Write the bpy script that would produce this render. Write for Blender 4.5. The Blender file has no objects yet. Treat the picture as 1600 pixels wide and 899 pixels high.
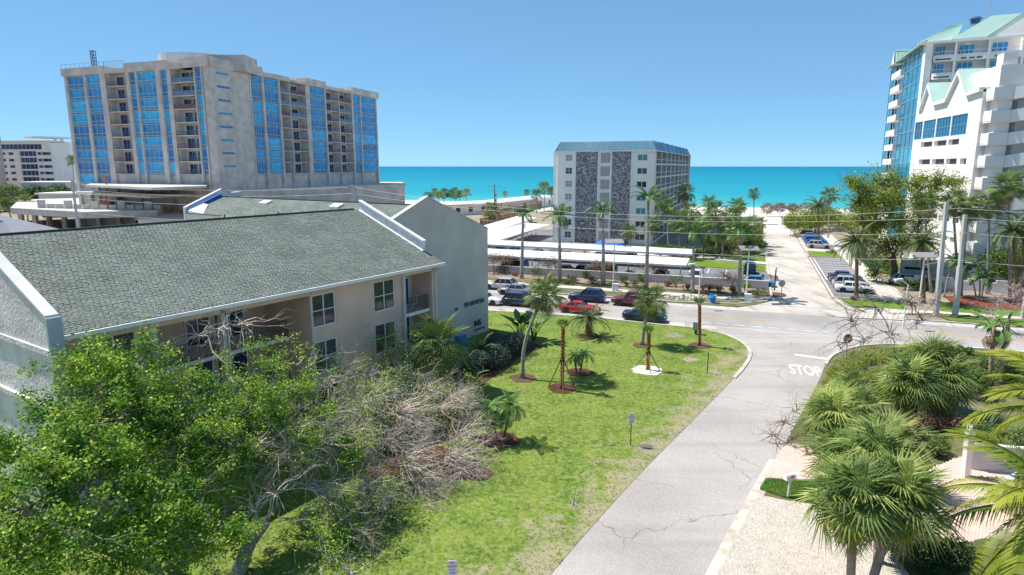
import bpy, math, random
import numpy as np
from mathutils import Vector, Matrix
PI = math.pi
random.seed(7)
rng = np.random.default_rng(7)
scene = bpy.context.scene
COL = scene.collection

# ------------------------------------------------------------ camera, sky, sun
CAM_H = 17.0
PITCH = math.atan(0.1895)
cam_data = bpy.data.cameras.new('camera')
cam = bpy.data.objects.new('camera', cam_data)
COL.objects.link(cam)
cam.location = (0, 0, CAM_H)
cam.rotation_euler = (PI/2 - PITCH, 0, 0)
cam_data.sensor_width = 36
cam_data.lens = 22.5
cam_data.clip_start = 0.5
cam_data.clip_end = 60000
scene.camera = cam

SUN_EL, SUN_AZ = math.radians(58), math.atan2(-0.90, 0.43)     # azimuth clockwise from +Y
world = bpy.data.worlds.new('World')
scene.world = world
world.use_nodes = True
wn = world.node_tree
sky = wn.nodes.new('ShaderNodeTexSky')
sky.sky_type = 'NISHITA'
sky.sun_disc = False
sky.sun_elevation = SUN_EL
sky.sun_rotation = SUN_AZ
sky.altitude = 0
sky.air_density = 0.5
sky.dust_density = 0.0
sky.ozone_density = 6.0
bg = wn.nodes['Background']
bg.inputs['Strength'].default_value = 0.15
# one even grade over the whole sky: the photograph's clear, compressed blue
sky_gamma = wn.nodes.new('ShaderNodeGamma'); sky_gamma.inputs[1].default_value = 0.45
sky_tint = wn.nodes.new('ShaderNodeMix'); sky_tint.data_type = 'RGBA'; sky_tint.blend_type = 'MULTIPLY'
sky_tint.inputs[0].default_value = 1; sky_tint.inputs[7].default_value = (.83, 1.36, 1.70, 1)
wn.links.new(sky.outputs[0], sky_gamma.inputs[0]); wn.links.new(sky_gamma.outputs[0], sky_tint.inputs[6])
wn.links.new(sky_tint.outputs[2], bg.inputs['Color'])
sun_data = bpy.data.lights.new('sun', 'SUN')
sun_data.energy = 4.2
sun_data.angle = math.radians(0.5)
sun_data.color = (1.0, 0.94, 0.84)
sun = bpy.data.objects.new('sun', sun_data)
COL.objects.link(sun)
sdir = Vector((math.sin(SUN_AZ)*math.cos(SUN_EL), math.cos(SUN_AZ)*math.cos(SUN_EL), math.sin(SUN_EL)))
sun.rotation_euler = sdir.to_track_quat('Z', 'Y').to_euler()
scene.view_settings.view_transform = 'Standard'
scene.view_settings.look = 'None'
scene.view_settings.exposure = 0.68
scene.view_settings.gamma = 1.0
scene.cycles.max_bounces = 6
scene.cycles.transparent_max_bounces = 6

# ------------------------------------------------------------ surveying helpers
SP, CP = math.sin(PITCH), math.cos(PITCH)
def ray(px, py):
    a = (px-800)/1000; b = (449.5-py)/1000
    return (a, b*SP+CP, b*CP-SP)
def G(px, py, z=0.0):
    """world point on the level z for a photograph coordinate"""
    d = ray(px, py); t = (z-CAM_H)/d[2]
    return Vector((d[0]*t, d[1]*t, z))
def D(px, py, Y):
    d = ray(px, py); t = Y/d[1]
    return Vector((d[0]*t, Y, CAM_H+d[2]*t))
RX, RY = 0.9366, -0.35
ROAD_YAW = math.atan2(RY, RX)
def W(a, c, z=0.0):
    """road frame: a along the main road, c across it (away from the camera)"""
    return Vector((a*RX - c*RY, a*RY + c*RX, z))
def toR(v):
    return (v[0]*RX + v[1]*RY, -v[0]*RY + v[1]*RX)

# ------------------------------------------------------------ object helpers
def setp(o, label=None, cat=None, group=None, kind=None):
    if label: o['label'] = label
    if cat: o['category'] = cat
    if group: o['group'] = group
    if kind: o['kind'] = kind
    return o
def empty(name, label, cat, loc=(0,0,0), rz=0.0, group=None):
    o = bpy.data.objects.new(name, None); COL.objects.link(o)
    o.location = loc; o.rotation_euler = (0,0,rz); o.empty_display_size = 0.5
    return setp(o, label, cat, group)
def inst(name, me, parent=None, loc=(0,0,0), rot=(0,0,0), sc=None):
    o = bpy.data.objects.new(name, me); COL.objects.link(o)
    o.location = loc; o.rotation_euler = rot
    if sc is not None: o.scale = (sc,)*3 if not hasattr(sc, '__len__') else sc
    if parent is not None: o.parent = parent
    return o
class MB:
    def __init__(s): s.v = []; s.f = []; s.m = []; s.mi = 0
    def add(s, vs, fs):
        n = len(s.v); s.v += [tuple(p) for p in vs]
        for f in fs: s.f.append(tuple(i+n for i in f)); s.m.append(s.mi)
        return s
    def quad(s, a, b, c, d): return s.add([a,b,c,d], [(0,1,2,3)])
    def poly(s, pts): return s.add(pts, [tuple(range(len(pts)))])
    def box(s, x0, x1, y0, y1, z0, z1):
        return s.add([(x0,y0,z0),(x1,y0,z0),(x1,y1,z0),(x0,y1,z0),(x0,y0,z1),(x1,y0,z1),(x1,y1,z1),(x0,y1,z1)],
                     [(0,3,2,1),(4,5,6,7),(0,1,5,4),(1,2,6,5),(2,3,7,6),(3,0,4,7)])
    def hexa(s, b, t):     # bottom 4 points ccw, top 4 points ccw
        return s.add(list(b)+list(t), [(0,3,2,1),(4,5,6,7),(0,1,5,4),(1,2,6,5),(2,3,7,6),(3,0,4,7)])
    def prism(s, pts, z0, z1):
        n = len(pts)
        vs = [(p[0],p[1],z0) for p in pts]+[(p[0],p[1],z1) for p in pts]
        fs = [tuple(range(n-1,-1,-1)), tuple(range(n,2*n))]
        fs += [(i,(i+1)%n,n+(i+1)%n,n+i) for i in range(n)]
        return s.add(vs, fs)
    def beam(s, a, b, w, h=None):
        """square-section bar from a to b"""
        h = h or w; a = Vector(a); b = Vector(b); d = (b-a).normalized()
        up = Vector((0,0,1)) if abs(d.z) < .95 else Vector((1,0,0))
        x = d.cross(up).normalized()*w/2; y = x.cross(d).normalized()*h/2
        return s.hexa([a-x-y,a+x-y,a+x+y,a-x+y],[b-x-y,b+x-y,b+x+y,b-x+y])
    def tube(s, pts, rad, n=6, cap=True):
        pts = [Vector(p) for p in pts]; m = len(pts); base = len(s.v)
        if not hasattr(rad, '__len__'): rad = [rad]*m
        prev = None
        for i, p in enumerate(pts):
            d = (pts[min(i+1,m-1)]-pts[max(i-1,0)])
            d = d.normalized() if d.length > 1e-9 else Vector((0,0,1))
            if prev is None:
                up = Vector((0,0,1)) if abs(d.z) < .9 else Vector((1,0,0))
                x = d.cross(up).normalized()
            else:
                x = (prev - d*prev.dot(d)); x = x.normalized() if x.length > 1e-6 else d.orthogonal().normalized()
            prev = x; y = d.cross(x)
            for k in range(n):
                a = 2*PI*k/n; q = p + (x*math.cos(a)+y*math.sin(a))*rad[i]
                s.v.append((q.x,q.y,q.z))
        for i in range(m-1):
            for k in range(n):
                k2 = (k+1)%n
                s.f.append((base+i*n+k, base+i*n+k2, base+(i+1)*n+k2, base+(i+1)*n+k)); s.m.append(s.mi)
        if cap:
            s.f.append(tuple(base+k for k in range(n-1,-1,-1))); s.m.append(s.mi)
            s.f.append(tuple(base+(m-1)*n+k for k in range(n))); s.m.append(s.mi)
        return s
    def disc(s, c, r, h, n=12, r2=None):
        r2 = r if r2 is None else r2
        pts = [(c[0]+math.cos(2*PI*k/n), c[1]+math.sin(2*PI*k/n)) for k in range(n)]
        vs = [(c[0]+r*math.cos(2*PI*k/n), c[1]+r*math.sin(2*PI*k/n), c[2]) for k in range(n)]
        vs += [(c[0]+r2*math.cos(2*PI*k/n), c[1]+r2*math.sin(2*PI*k/n), c[2]+h) for k in range(n)]
        fs = [tuple(range(n-1,-1,-1)), tuple(range(n,2*n))]+[(i,(i+1)%n,n+(i+1)%n,n+i) for i in range(n)]
        return s.add(vs, fs)
    def wheelcyl(s, c, r, w, n=14):     # axis along y
        vs = [(c[0]+r*math.cos(2*PI*k/n), c[1]-w/2, c[2]+r*math.sin(2*PI*k/n)) for k in range(n)]
        vs += [(c[0]+r*math.cos(2*PI*k/n), c[1]+w/2, c[2]+r*math.sin(2*PI*k/n)) for k in range(n)]
        fs = [tuple(range(n)), tuple(range(2*n-1,n-1,-1))]+[(i,n+i,n+(i+1)%n,(i+1)%n) for i in range(n)]
        return s.add(vs, fs)
    def holed(s, x0, x1, z0, z1, y, holes, depth=.15, flip=False):
        """wall face in the plane y=const (facing -y) with rectangular openings and reveals going back by depth"""
        xs = sorted({x0,x1}|{h[0] for h in holes}|{h[1] for h in holes})
        zs = sorted({z0,z1}|{h[2] for h in holes}|{h[3] for h in holes})
        for i in range(len(xs)-1):
            for j in range(len(zs)-1):
                cx = (xs[i]+xs[i+1])/2; cz = (zs[j]+zs[j+1])/2
                if any(h[0]<cx<h[1] and h[2]<cz<h[3] for h in holes): continue
                s.quad((xs[i],y,zs[j]),(xs[i+1],y,zs[j]),(xs[i+1],y,zs[j+1]),(xs[i],y,zs[j+1]))
        for h in holes:
            a,b,c,d = h[:4]; Y = y+(h[4] if len(h) > 4 else depth)
            s.quad((a,y,c),(b,y,c),(b,Y,c),(a,Y,c)); s.quad((a,y,d),(a,Y,d),(b,Y,d),(b,y,d))
            s.quad((a,y,c),(a,Y,c),(a,Y,d),(a,y,d)); s.quad((b,y,c),(b,y,d),(b,Y,d),(b,Y,c))
        return s
    def mesh(s, name, *mats, smooth=False):
        me = bpy.data.meshes.new(name); me.from_pydata(s.v, [], s.f)
        for m in mats: me.materials.append(m)
        if len(mats) > 1: me.polygons.foreach_set('material_index', s.m)
        if smooth: me.polygons.foreach_set('use_smooth', [True]*len(me.polygons))
        me.update(); return me
    def obj(s, name, mat, parent=None, loc=(0,0,0), rot=(0,0,0), smooth=False, **kw):
        mats = mat if isinstance(mat, (list,tuple)) else [mat]
        o = inst(name, s.mesh(name, *mats, smooth=smooth), parent, loc, rot)
        return setp(o, **kw)
def fast_mesh(name, V, F, mats, smooth=False, midx=None):
    """V (n,3) array, F (m,k) array with k constant"""
    V = np.asarray(V, np.float32); F = np.asarray(F, np.int32); k = F.shape[1]
    me = bpy.data.meshes.new(name)
    me.vertices.add(len(V)); me.vertices.foreach_set('co', V.ravel())
    me.loops.add(F.size); me.loops.foreach_set('vertex_index', F.ravel())
    me.polygons.add(len(F)); me.polygons.foreach_set('loop_start', np.arange(len(F), dtype=np.int32)*k)
    me.polygons.foreach_set('loop_total', np.full(len(F), k, np.int32))
    for m in (mats if isinstance(mats, (list,tuple)) else [mats]): me.materials.append(m)
    if midx is not None: me.polygons.foreach_set('material_index', np.asarray(midx, np.int32))
    me.polygons.foreach_set('use_smooth', np.full(len(F), bool(smooth)))
    me.update(calc_edges=True); me.validate(); return me
def copy_tree(o, parent=None):
    c = o.copy(); COL.objects.link(c)
    if parent is not None: c.parent = parent
    for ch in list(o.children): copy_tree(ch, c)
    return c

# ------------------------------------------------------------ materials
def lin(*c): return tuple((x/255/12.92 if x/255 <= .04045 else ((x/255+.055)/1.055)**2.4) for x in c)+(1,)
MATS = {}
def M(name, col, rough=.8, var=.12, scale=3.0, detail=4, bump=0.0, bscale=None, metal=0.0, spec=.4, rand=0.0,
      island=0.0, trans=0.0, col2=None, lo=.35, hi=.65, stretch=None, emit=None, coat=0.0):
    if name in MATS: return MATS[name]
    m = bpy.data.materials.new(name); m.use_nodes = True; nt = m.node_tree; N = nt.nodes; L = nt.links
    b = N['Principled BSDF']; col = tuple(col[:3])+(1,)
    tc = N.new('ShaderNodeTexCoord'); mp = N.new('ShaderNodeMapping'); L.new(tc.outputs['Object'], mp.inputs[0])
    if stretch: mp.inputs['Scale'].default_value = stretch
    nz = N.new('ShaderNodeTexNoise'); nz.inputs['Scale'].default_value = scale; nz.inputs['Detail'].default_value = detail
    L.new(mp.outputs[0], nz.inputs['Vector'])
    mr = N.new('ShaderNodeMapRange'); mr.inputs[1].default_value = lo; mr.inputs[2].default_value = hi; L.new(nz.outputs[0], mr.inputs[0])
    mx = N.new('ShaderNodeMix'); mx.data_type = 'RGBA'; L.new(mr.outputs[0], mx.inputs[0])
    if col2: mx.inputs[6].default_value = col; mx.inputs[7].default_value = tuple(col2[:3])+(1,)
    else:
        mx.inputs[6].default_value = tuple(c*(1-var) for c in col[:3])+(1,)
        mx.inputs[7].default_value = tuple(min(1,c*(1+var)) for c in col[:3])+(1,)
    out = mx.outputs[2]
    if rand or island:
        hs = N.new('ShaderNodeHueSaturation'); L.new(out, hs.inputs['Color'])
        if island: src = N.new('ShaderNodeNewGeometry').outputs['Random Per Island']; r = island
        else: src = N.new('ShaderNodeObjectInfo').outputs['Random']; r = rand
        q = N.new('ShaderNodeMapRange'); q.inputs[3].default_value = 1-r; q.inputs[4].default_value = 1+r; L.new(src, q.inputs[0]); L.new(q.outputs[0], hs.inputs['Value'])
        q2 = N.new('ShaderNodeMapRange'); q2.inputs[3].default_value = .5+r*.05; q2.inputs[4].default_value = .5-r*.05; L.new(src, q2.inputs[0]); L.new(q2.outputs[0], hs.inputs['Hue'])
        out = hs.outputs[0]
    L.new(out, b.inputs['Base Color'])
    b.inputs['Roughness'].default_value = rough; b.inputs['Metallic'].default_value = metal
    b.inputs['Specular IOR Level'].default_value = spec
    if coat: b.inputs['Coat Weight'].default_value = coat; b.inputs['Coat Roughness'].default_value = .05
    if bump:
        bz = N.new('ShaderNodeTexNoise'); bz.inputs['Scale'].default_value = bscale or scale*6; bz.inputs['Detail'].default_value = 3
        L.new(mp.outputs[0], bz.inputs['Vector'])
        bp = N.new('ShaderNodeBump'); bp.inputs['Strength'].default_value = min(1, bump); bp.inputs['Distance'].default_value = .05*max(1,bump)
        L.new(bz.outputs[0], bp.inputs['Height']); L.new(bp.outputs[0], b.inputs['Normal'])
    if trans:
        tr = N.new('ShaderNodeBsdfTranslucent'); L.new(out, tr.inputs['Color'])
        ms = N.new('ShaderNodeMixShader'); ms.inputs[0].default_value = trans
        L.new(b.outputs[0], ms.inputs[1]); L.new(tr.outputs[0], ms.inputs[2]); L.new(ms.outputs[0], N['Material Output'].inputs[0])
    m.diffuse_color = col
    MATS[name] = m; return m

white = M('white_paint', (.78,.78,.77), .6, .04, .8)
white_wall = M('white_stucco', (.83,.80,.78), .85, .05, .35, bump=.15, bscale=9)
white_metal = M('white_metal', (.8,.8,.8), .45, .03)
cream = M('cream_stucco', (.66,.64,.56), .85, .05, .3)
glass = M('window_glass', (.035,.05,.07), .06, .5, .5, spec=.8, rand=.35)
blue_glass = M('blue_filmed_glass', (.02,.33,.70), .15, .35, .25, spec=.6, rand=.35)
teal_glass = M('teal_glass', (.015,.22,.36), .08, .3, .3, spec=.7, rand=.3)
dark_glass = M('dark_blue_glass', (.015,.05,.15), .08, .4, .3, spec=.7, rand=.4)
concrete = M('raw_concrete', (.62,.55,.50), .9, .16, .35, 8, bump=.3, bscale=4)
concrete_light = M('pale_concrete', (.52,.50,.46), .9, .10, .6, 6, bump=.2, bscale=6)
dark = M('dark_void', (.02,.02,.022), .9, .2)
black_metal = M('black_metal', (.02,.02,.02), .5, .1)
grey_metal = M('grey_metal', (.35,.36,.37), .5, .1)
pole_conc = M('pole_concrete', (.46,.46,.45), .85, .12, 1.5, stretch=(1,1,.2))
mulch = M('red_brown_mulch', (.085,.032,.018), .95, .5, 6, 8, bump=1, bscale=14)
trunk_grey = M('grey_palm_trunk', (.34,.32,.28), .9, .25, 2.2, 6, bump=.6, bscale=10, stretch=(1,1,4))
trunk_brown = M('brown_palm_trunk', (.20,.13,.07), .95, .35, 4, 6, bump=.9, bscale=9, stretch=(1,1,3))
trunk_orange = M('cinnamon_palm_boots', (.30,.125,.055), .95, .4, 5, 6, bump=.9, bscale=12)
bark = M('pale_bark', (.30,.25,.20), .95, .3, 3, 6, bump=.7, bscale=12, stretch=(1,1,.4))
dead_wood = M('bleached_dead_wood', (.58,.49,.41), .95, .25, 3, 4, island=.45)
leaf_royal = M('royal_palm_leaf', (.07,.17,.025), .45, .25, 1.5, rand=.3, trans=.25)
leaf_fan = M('fan_palm_leaf', (.11,.19,.035), .5, .3, 1.2, rand=.3, trans=.25, col2=(.18,.24,.05))
leaf_yellow = M('yellowing_palm_leaf', (.33,.30,.04), .5, .25, 1.2, rand=.25, trans=.25, col2=(.16,.24,.03))
leaf_coco = M('coconut_palm_leaf', (.13,.23,.02), .4, .25, .9, rand=.25, trans=.25, col2=(.40,.38,.03))
leaf_date = M('date_palm_leaf', (.12,.17,.06), .5, .25, 1.5, rand=.3, trans=.2)
leaf_dead = M('dead_palm_leaf', (.36,.26,.17), .95, .3, 2, rand=.35, trans=.1)
leaf_grey = M('grey_dead_leaf', (.36,.31,.27), .95, .3, 2, rand=.3)
leaf_tree = M('bright_tree_leaf', (.095,.24,.02), .5, .2, .9, island=.55, trans=.33, col2=(.31,.46,.05), spec=.3, lo=.42, hi=.58)
leaf_olive = M('olive_tree_leaf', (.30,.35,.05), .55, .2, .6, island=.5, trans=.35, col2=(.16,.25,.035), spec=.2)
leaf_dark = M('dark_shrub_leaf', (.045,.11,.025), .5, .25, 1.2, island=.45, trans=.2, col2=(.055,.12,.025))
leaf_blue = M('bluish_shrub_leaf', (.045,.09,.075), .5, .25, 1.2, island=.4, trans=.15)
leaf_shrub = M('mid_green_shrub_leaf', (.08,.16,.03), .5, .3, 1.2, island=.45, trans=.2, col2=(.14,.20,.04))
leaf_brown = M('dry_brown_leaf', (.22,.13,.085), .9, .3, 1.2, island=.4, trans=.1, col2=(.34,.22,.15))
# ============================================================ THE SETTING
def ground_mat(name, cols, scale, fine, bump=.5):
    """three tones broken up at a large and a fine scale"""
    m = bpy.data.materials.new(name); m.use_nodes = True; nt = m.node_tree; N = nt.nodes; L = nt.links
    b = N['Principled BSDF']; b.inputs['Roughness'].default_value = .95; b.inputs['Specular IOR Level'].default_value = .2
    tc = N.new('ShaderNodeTexCoord')
    a = N.new('ShaderNodeTexNoise'); a.inputs['Scale'].default_value = scale; a.inputs['Detail'].default_value = 6; a.inputs['Roughness'].default_value = .65
    f = N.new('ShaderNodeTexNoise'); f.inputs['Scale'].default_value = fine; f.inputs['Detail'].default_value = 4
    L.new(tc.outputs['Object'], a.inputs[0]); L.new(tc.outputs['Object'], f.inputs[0])
    mr = N.new('ShaderNodeMapRange'); mr.inputs[1].default_value = .38; mr.inputs[2].default_value = .62; L.new(a.outputs[0], mr.inputs[0])
    mf = N.new('ShaderNodeMapRange'); mf.inputs[1].default_value = .4; mf.inputs[2].default_value = .62; L.new(f.outputs[0], mf.inputs[0])
    x1 = N.new('ShaderNodeMix'); x1.data_type = 'RGBA'; x1.inputs[6].default_value = cols[0]+(1,); x1.inputs[7].default_value = cols[1]+(1,); L.new(mr.outputs[0], x1.inputs[0])
    x2 = N.new('ShaderNodeMix'); x2.data_type = 'RGBA'; x2.inputs[7].default_value = cols[2]+(1,); L.new(x1.outputs[2], x2.inputs[6])
    ml = N.new('ShaderNodeMath'); ml.operation = 'MULTIPLY'; ml.inputs[1].default_value = .6; L.new(mf.outputs[0], ml.inputs[0]); L.new(ml.outputs[0], x2.inputs[0])
    L.new(x2.outputs[2], b.inputs['Base Color'])
    bp = N.new('ShaderNodeBump'); bp.inputs['Strength'].default_value = bump; bp.inputs['Distance'].default_value = .06; L.new(f.outputs[0], bp.inputs['Height']); L.new(bp.outputs[0], b.inputs['Normal'])
    return m, x2, b
grass_green = ground_mat('green_grass', [(.06,.16,.012),(.13,.23,.018),(.22,.26,.05)], .25, 5)[0]
dirt = ground_mat('sandy_dirt', [(.28,.23,.17),(.42,.37,.30),(.17,.14,.09)], .12, 2.5)[0]
scrub = ground_mat('scrubby_ground', [(.10,.11,.04),(.26,.21,.15),(.09,.14,.03)], .5, 4)[0]
sand = ground_mat('white_beach_sand', [(.66,.62,.55),(.78,.74,.68),(.5,.46,.40)], .08, 1.5, .2)[0]
gravel_m = ground_mat('shell_gravel', [(.52,.47,.41),(.60,.55,.49),(.44,.38,.32)], .35, 14, .4)[0]
mulch_red = ground_mat('red_mulch', [(.20,.055,.03),(.28,.085,.05),(.09,.03,.02)], .6, 6, .9)[0]
mulch_brown = ground_mat('brown_mulch', [(.12,.065,.045),(.19,.11,.08),(.05,.03,.02)], .6, 6, .9)[0]

# lawn: yellow green, worn to bare earth towards the edge of the near street
lawn_m, lx, lb = ground_mat('worn_lawn_grass', [(.07,.155,.012),(.165,.24,.03),(.28,.30,.10)], .45, 3.2)
def _lawn():
    nt = lawn_m.node_tree; N = nt.nodes; L = nt.links
    tc = N.new('ShaderNodeTexCoord'); sx = N.new('ShaderNodeVectorMath'); sx.operation = 'DOT_PRODUCT'; sx.inputs[1].default_value = (-.841,.541,0)
    L.new(tc.outputs['Object'], sx.inputs[0])
    d = N.new('ShaderNodeMapRange'); d.inputs[1].default_value = -1.346+13.15; d.inputs[2].default_value = -1.346+13.15+4.2; d.inputs[3].default_value = .26; d.inputs[4].default_value = 0
    L.new(sx.outputs['Value'], d.inputs[0])
    n1 = N.new('ShaderNodeTexNoise'); n1.inputs['Scale'].default_value = .55; n1.inputs['Detail'].default_value = 8; n1.inputs['Roughness'].default_value = .72
    L.new(tc.outputs['Object'], n1.inputs[0])
    ad = N.new('ShaderNodeMath'); ad.operation = 'ADD'; L.new(n1.outputs[0], ad.inputs[0]); L.new(d.outputs[0], ad.inputs[1])
    r = N.new('ShaderNodeMapRange'); r.inputs[1].default_value = .60; r.inputs[2].default_value = .74; r.inputs[4].default_value = .85; L.new(ad.outputs[0], r.inputs[0])
    mx = N.new('ShaderNodeMix'); mx.data_type = 'RGBA'; mx.inputs[7].default_value = (.34,.29,.20,1)
    L.new(r.outputs[0], mx.inputs[0]); L.new(lx.outputs[2], mx.inputs[6]); L.new(mx.outputs[2], lb.inputs['Base Color'])
_lawn()

def road_mat(name, c1, c2, crack=(.10,.09,.085), cs=.16, fine=22, crack_w=.006, stain=0.0, stain_c=(.08,.06,.05), yaw=None):
    m = bpy.data.materials.new(name); m.use_nodes = True; nt = m.node_tree; N = nt.nodes; L = nt.links
    b = N['Principled BSDF']; b.inputs['Roughness'].default_value = .9; b.inputs['Specular IOR Level'].default_value = .25
    tc = N.new('ShaderNodeTexCoord')
    a = N.new('ShaderNodeTexNoise'); a.inputs['Scale'].default_value = .12; a.inputs['Detail'].default_value = 5
    f = N.new('ShaderNodeTexNoise'); f.inputs['Scale'].default_value = fine; f.inputs['Detail'].default_value = 2
    L.new(tc.outputs['Object'], a.inputs[0]); L.new(tc.outputs['Object'], f.inputs[0])
    x1 = N.new('ShaderNodeMix'); x1.data_type = 'RGBA'; x1.inputs[6].default_value = c1+(1,); x1.inputs[7].default_value = c2+(1,)
    r = N.new('ShaderNodeMapRange'); r.inputs[1].default_value = .4; r.inputs[2].default_value = .6; L.new(a.outputs[0], r.inputs[0]); L.new(r.outputs[0], x1.inputs[0])
    x2 = N.new('ShaderNodeMix'); x2.data_type = 'RGBA'; x2.blend_type = 'MULTIPLY'; x2.inputs[0].default_value = 1
    rf = N.new('ShaderNodeMapRange'); rf.inputs[1].default_value = .3; rf.inputs[2].default_value = .7; rf.inputs[3].default_value = .72; rf.inputs[4].default_value = 1.22; L.new(f.outputs[0], rf.inputs[0])
    L.new(x1.outputs[2], x2.inputs[6]); L.new(rf.outputs[0], x2.inputs[7])
    # cracks: the borders of wobbling cells, only where a mask lets them through
    wn_ = N.new('ShaderNodeTexNoise'); wn_.inputs['Scale'].default_value = .9; wn_.inputs['Detail'].default_value = 5; L.new(tc.outputs['Object'], wn_.inputs[0])
    sc = N.new('ShaderNodeVectorMath'); sc.operation = 'SCALE'; sc.inputs['Scale'].default_value = .9; L.new(wn_.outputs['Color'], sc.inputs[0])
    av = N.new('ShaderNodeVectorMath'); av.operation = 'ADD'; L.new(tc.outputs['Object'], av.inputs[0]); L.new(sc.outputs[0], av.inputs[1])
    vo = N.new('ShaderNodeTexVoronoi'); vo.feature = 'DISTANCE_TO_EDGE'; vo.inputs['Scale'].default_value = cs; L.new(av.outputs[0], vo.inputs['Vector'])
    cr = N.new('ShaderNodeMapRange'); cr.inputs[1].default_value = crack_w*.5; cr.inputs[2].default_value = crack_w; cr.inputs[3].default_value = 1; cr.inputs[4].default_value = 0; L.new(vo.outputs[0], cr.inputs[0])
    mk = N.new('ShaderNodeTexNoise'); mk.inputs['Scale'].default_value = .16; mk.inputs['Detail'].default_value = 1; L.new(tc.outputs['Object'], mk.inputs[0])
    mr2 = N.new('ShaderNodeMapRange'); mr2.inputs[1].default_value = .45; mr2.inputs[2].default_value = .52; L.new(mk.outputs[0], mr2.inputs[0])
    cm = N.new('ShaderNodeMath'); cm.operation = 'MULTIPLY'; L.new(cr.outputs[0], cm.inputs[0]); L.new(mr2.outputs[0], cm.inputs[1])
    cm2 = N.new('ShaderNodeMath'); cm2.operation = 'MULTIPLY'; cm2.inputs[1].default_value = .5; L.new(cm.outputs[0], cm2.inputs[0])
    x3 = N.new('ShaderNodeMix'); x3.data_type = 'RGBA'; x3.inputs[7].default_value = crack+(1,); L.new(cm2.outputs[0], x3.inputs[0]); L.new(x2.outputs[2], x3.inputs[6])
    out = x3.outputs[2]
    if stain:
        st = N.new('ShaderNodeTexNoise'); st.inputs['Scale'].default_value = .5; st.inputs['Detail'].default_value = 6
        mp = N.new('ShaderNodeMapping'); mp.inputs['Rotation'].default_value = (0,0,-ROAD_YAW if yaw is None else -yaw); mp.inputs['Scale'].default_value = (1.6,.25,1) if yaw is None else (.06,1.3,1)
        L.new(tc.outputs['Object'], mp.inputs[0]); L.new(mp.outputs[0], st.inputs[0])
        sr = N.new('ShaderNodeMapRange'); sr.inputs[1].default_value = .52; sr.inputs[2].default_value = .72; sr.inputs[4].default_value = stain; L.new(st.outputs[0], sr.inputs[0])
        x4 = N.new('ShaderNodeMix'); x4.data_type = 'RGBA'; x4.inputs[7].default_value = stain_c+(1,); L.new(sr.outputs[0], x4.inputs[0]); L.new(out, x4.inputs[6]); out = x4.outputs[2]
    L.new(out, b.inputs['Base Color'])
    bp = N.new('ShaderNodeBump'); bp.inputs['Strength'].default_value = .35; bp.inputs['Distance'].default_value = .02; L.new(f.outputs[0], bp.inputs['Height']); L.new(bp.outputs[0], b.inputs['Normal'])
    return m
asphalt_near = road_mat('bleached_asphalt', (.36,.33,.315), (.44,.405,.385), crack_w=.005, stain=.4, stain_c=(.24,.225,.22), yaw=1.0)
asphalt_main = road_mat('main_road_asphalt', (.31,.29,.28), (.41,.385,.37), cs=.3, crack_w=.004, stain=.25, stain_c=(.45,.44,.44))
side_conc = road_mat('side_street_paving', (.46,.42,.38), (.57,.53,.48), cs=.2, crack_w=.006, stain=.8, stain_c=(.27,.23,.20))
asphalt_lot = road_mat('parking_lot_asphalt', (.16,.16,.175), (.22,.22,.235), cs=.2, crack_w=.004)
walk_m = M('pale_sidewalk', (.56,.52,.47), .95, .12, .5, 6, bump=.2, bscale=8)
kerb_m = M('kerb_concrete', (.50,.465,.42), .9, .2, .8, 6)
paint_white = M('white_road_paint', (.74,.74,.72), .7, .18, 3, 6)
paint_yellow = M('yellow_road_paint', (.62,.40,.12), .7, .18, 2, 6)

def sheet(name, pts, mat, z, **kw):
    me = bpy.data.meshes.new(name)
    me.from_pydata([(p[0],p[1],z) for p in pts], [], [tuple(range(len(pts)))])
    me.materials.append(mat); me.update()
    if len(me.polygons) and me.polygons[0].normal.z < 0: me.flip_normals()
    o = inst(name, me); kw.setdefault('kind','structure'); return setp(o, **kw)
def pxs(L, z=0): return [G(a,b,z) for a,b in L]
def ribbon(name, pts, w, z0, h, mat, **kw):
    """kerb-like strip of width w and height h along pts"""
    mb = MB(); pts = [Vector((p[0],p[1],0)) for p in pts]; n = len(pts); L_ = []; R_ = []
    for i, p in enumerate(pts):
        d = (pts[min(i+1,n-1)]-pts[max(i-1,0)]).normalized(); q = Vector((-d.y,d.x,0))*w/2
        L_.append(p+q); R_.append(p-q)
    for i in range(n-1):
        b = [R_[i],R_[i+1],L_[i+1],L_[i]]
        mb.hexa([(p.x,p.y,z0) for p in b], [(p.x,p.y,z0+h) for p in b])
    kw.setdefault('kind','structure'); return mb.obj(name, mat, **kw)
def smooth_line(pts, k=6):
    out = []; P_ = [Vector((p[0],p[1],0)) for p in pts]; P_ = [P_[0]*2-P_[1]]+P_+[P_[-1]*2-P_[-2]]
    for i in range(1, len(P_)-2):
        for j in range(k):
            t = j/k; a,b,c,d = P_[i-1:i+3]
            out.append(.5*((2*b)+(c-a)*t+(2*a-5*b+4*c-d)*t*t+(3*b-a-3*c+d)*t**3))
    out.append(P_[-2]); return out
def blob(c, r, n=14, ry=None, j=.12):
    ry = ry or r
    return [(c[0]+r*math.cos(2*PI*k/n)*(1+random.uniform(-j,j)), c[1]+ry*math.sin(2*PI*k/n)*(1+random.uniform(-j,j))) for k in range(n)]

# the ground reaches the shore; the sea the horizon
sheet('ground', [W(-4000,-4000),W(4000,-4000),W(4000,236),W(-4000,236)], dirt, 0)
b = MB(); b.quad(W(-4000,236,0),W(4000,236,0),W(4000,284,-.02),W(-4000,284,-.02)); b.quad(W(-4000,284,-.02),W(4000,284,-.02),W(4000,330,-2.2),W(-4000,330,-2.2))
b.obj('beach', sand, kind='structure')
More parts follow.
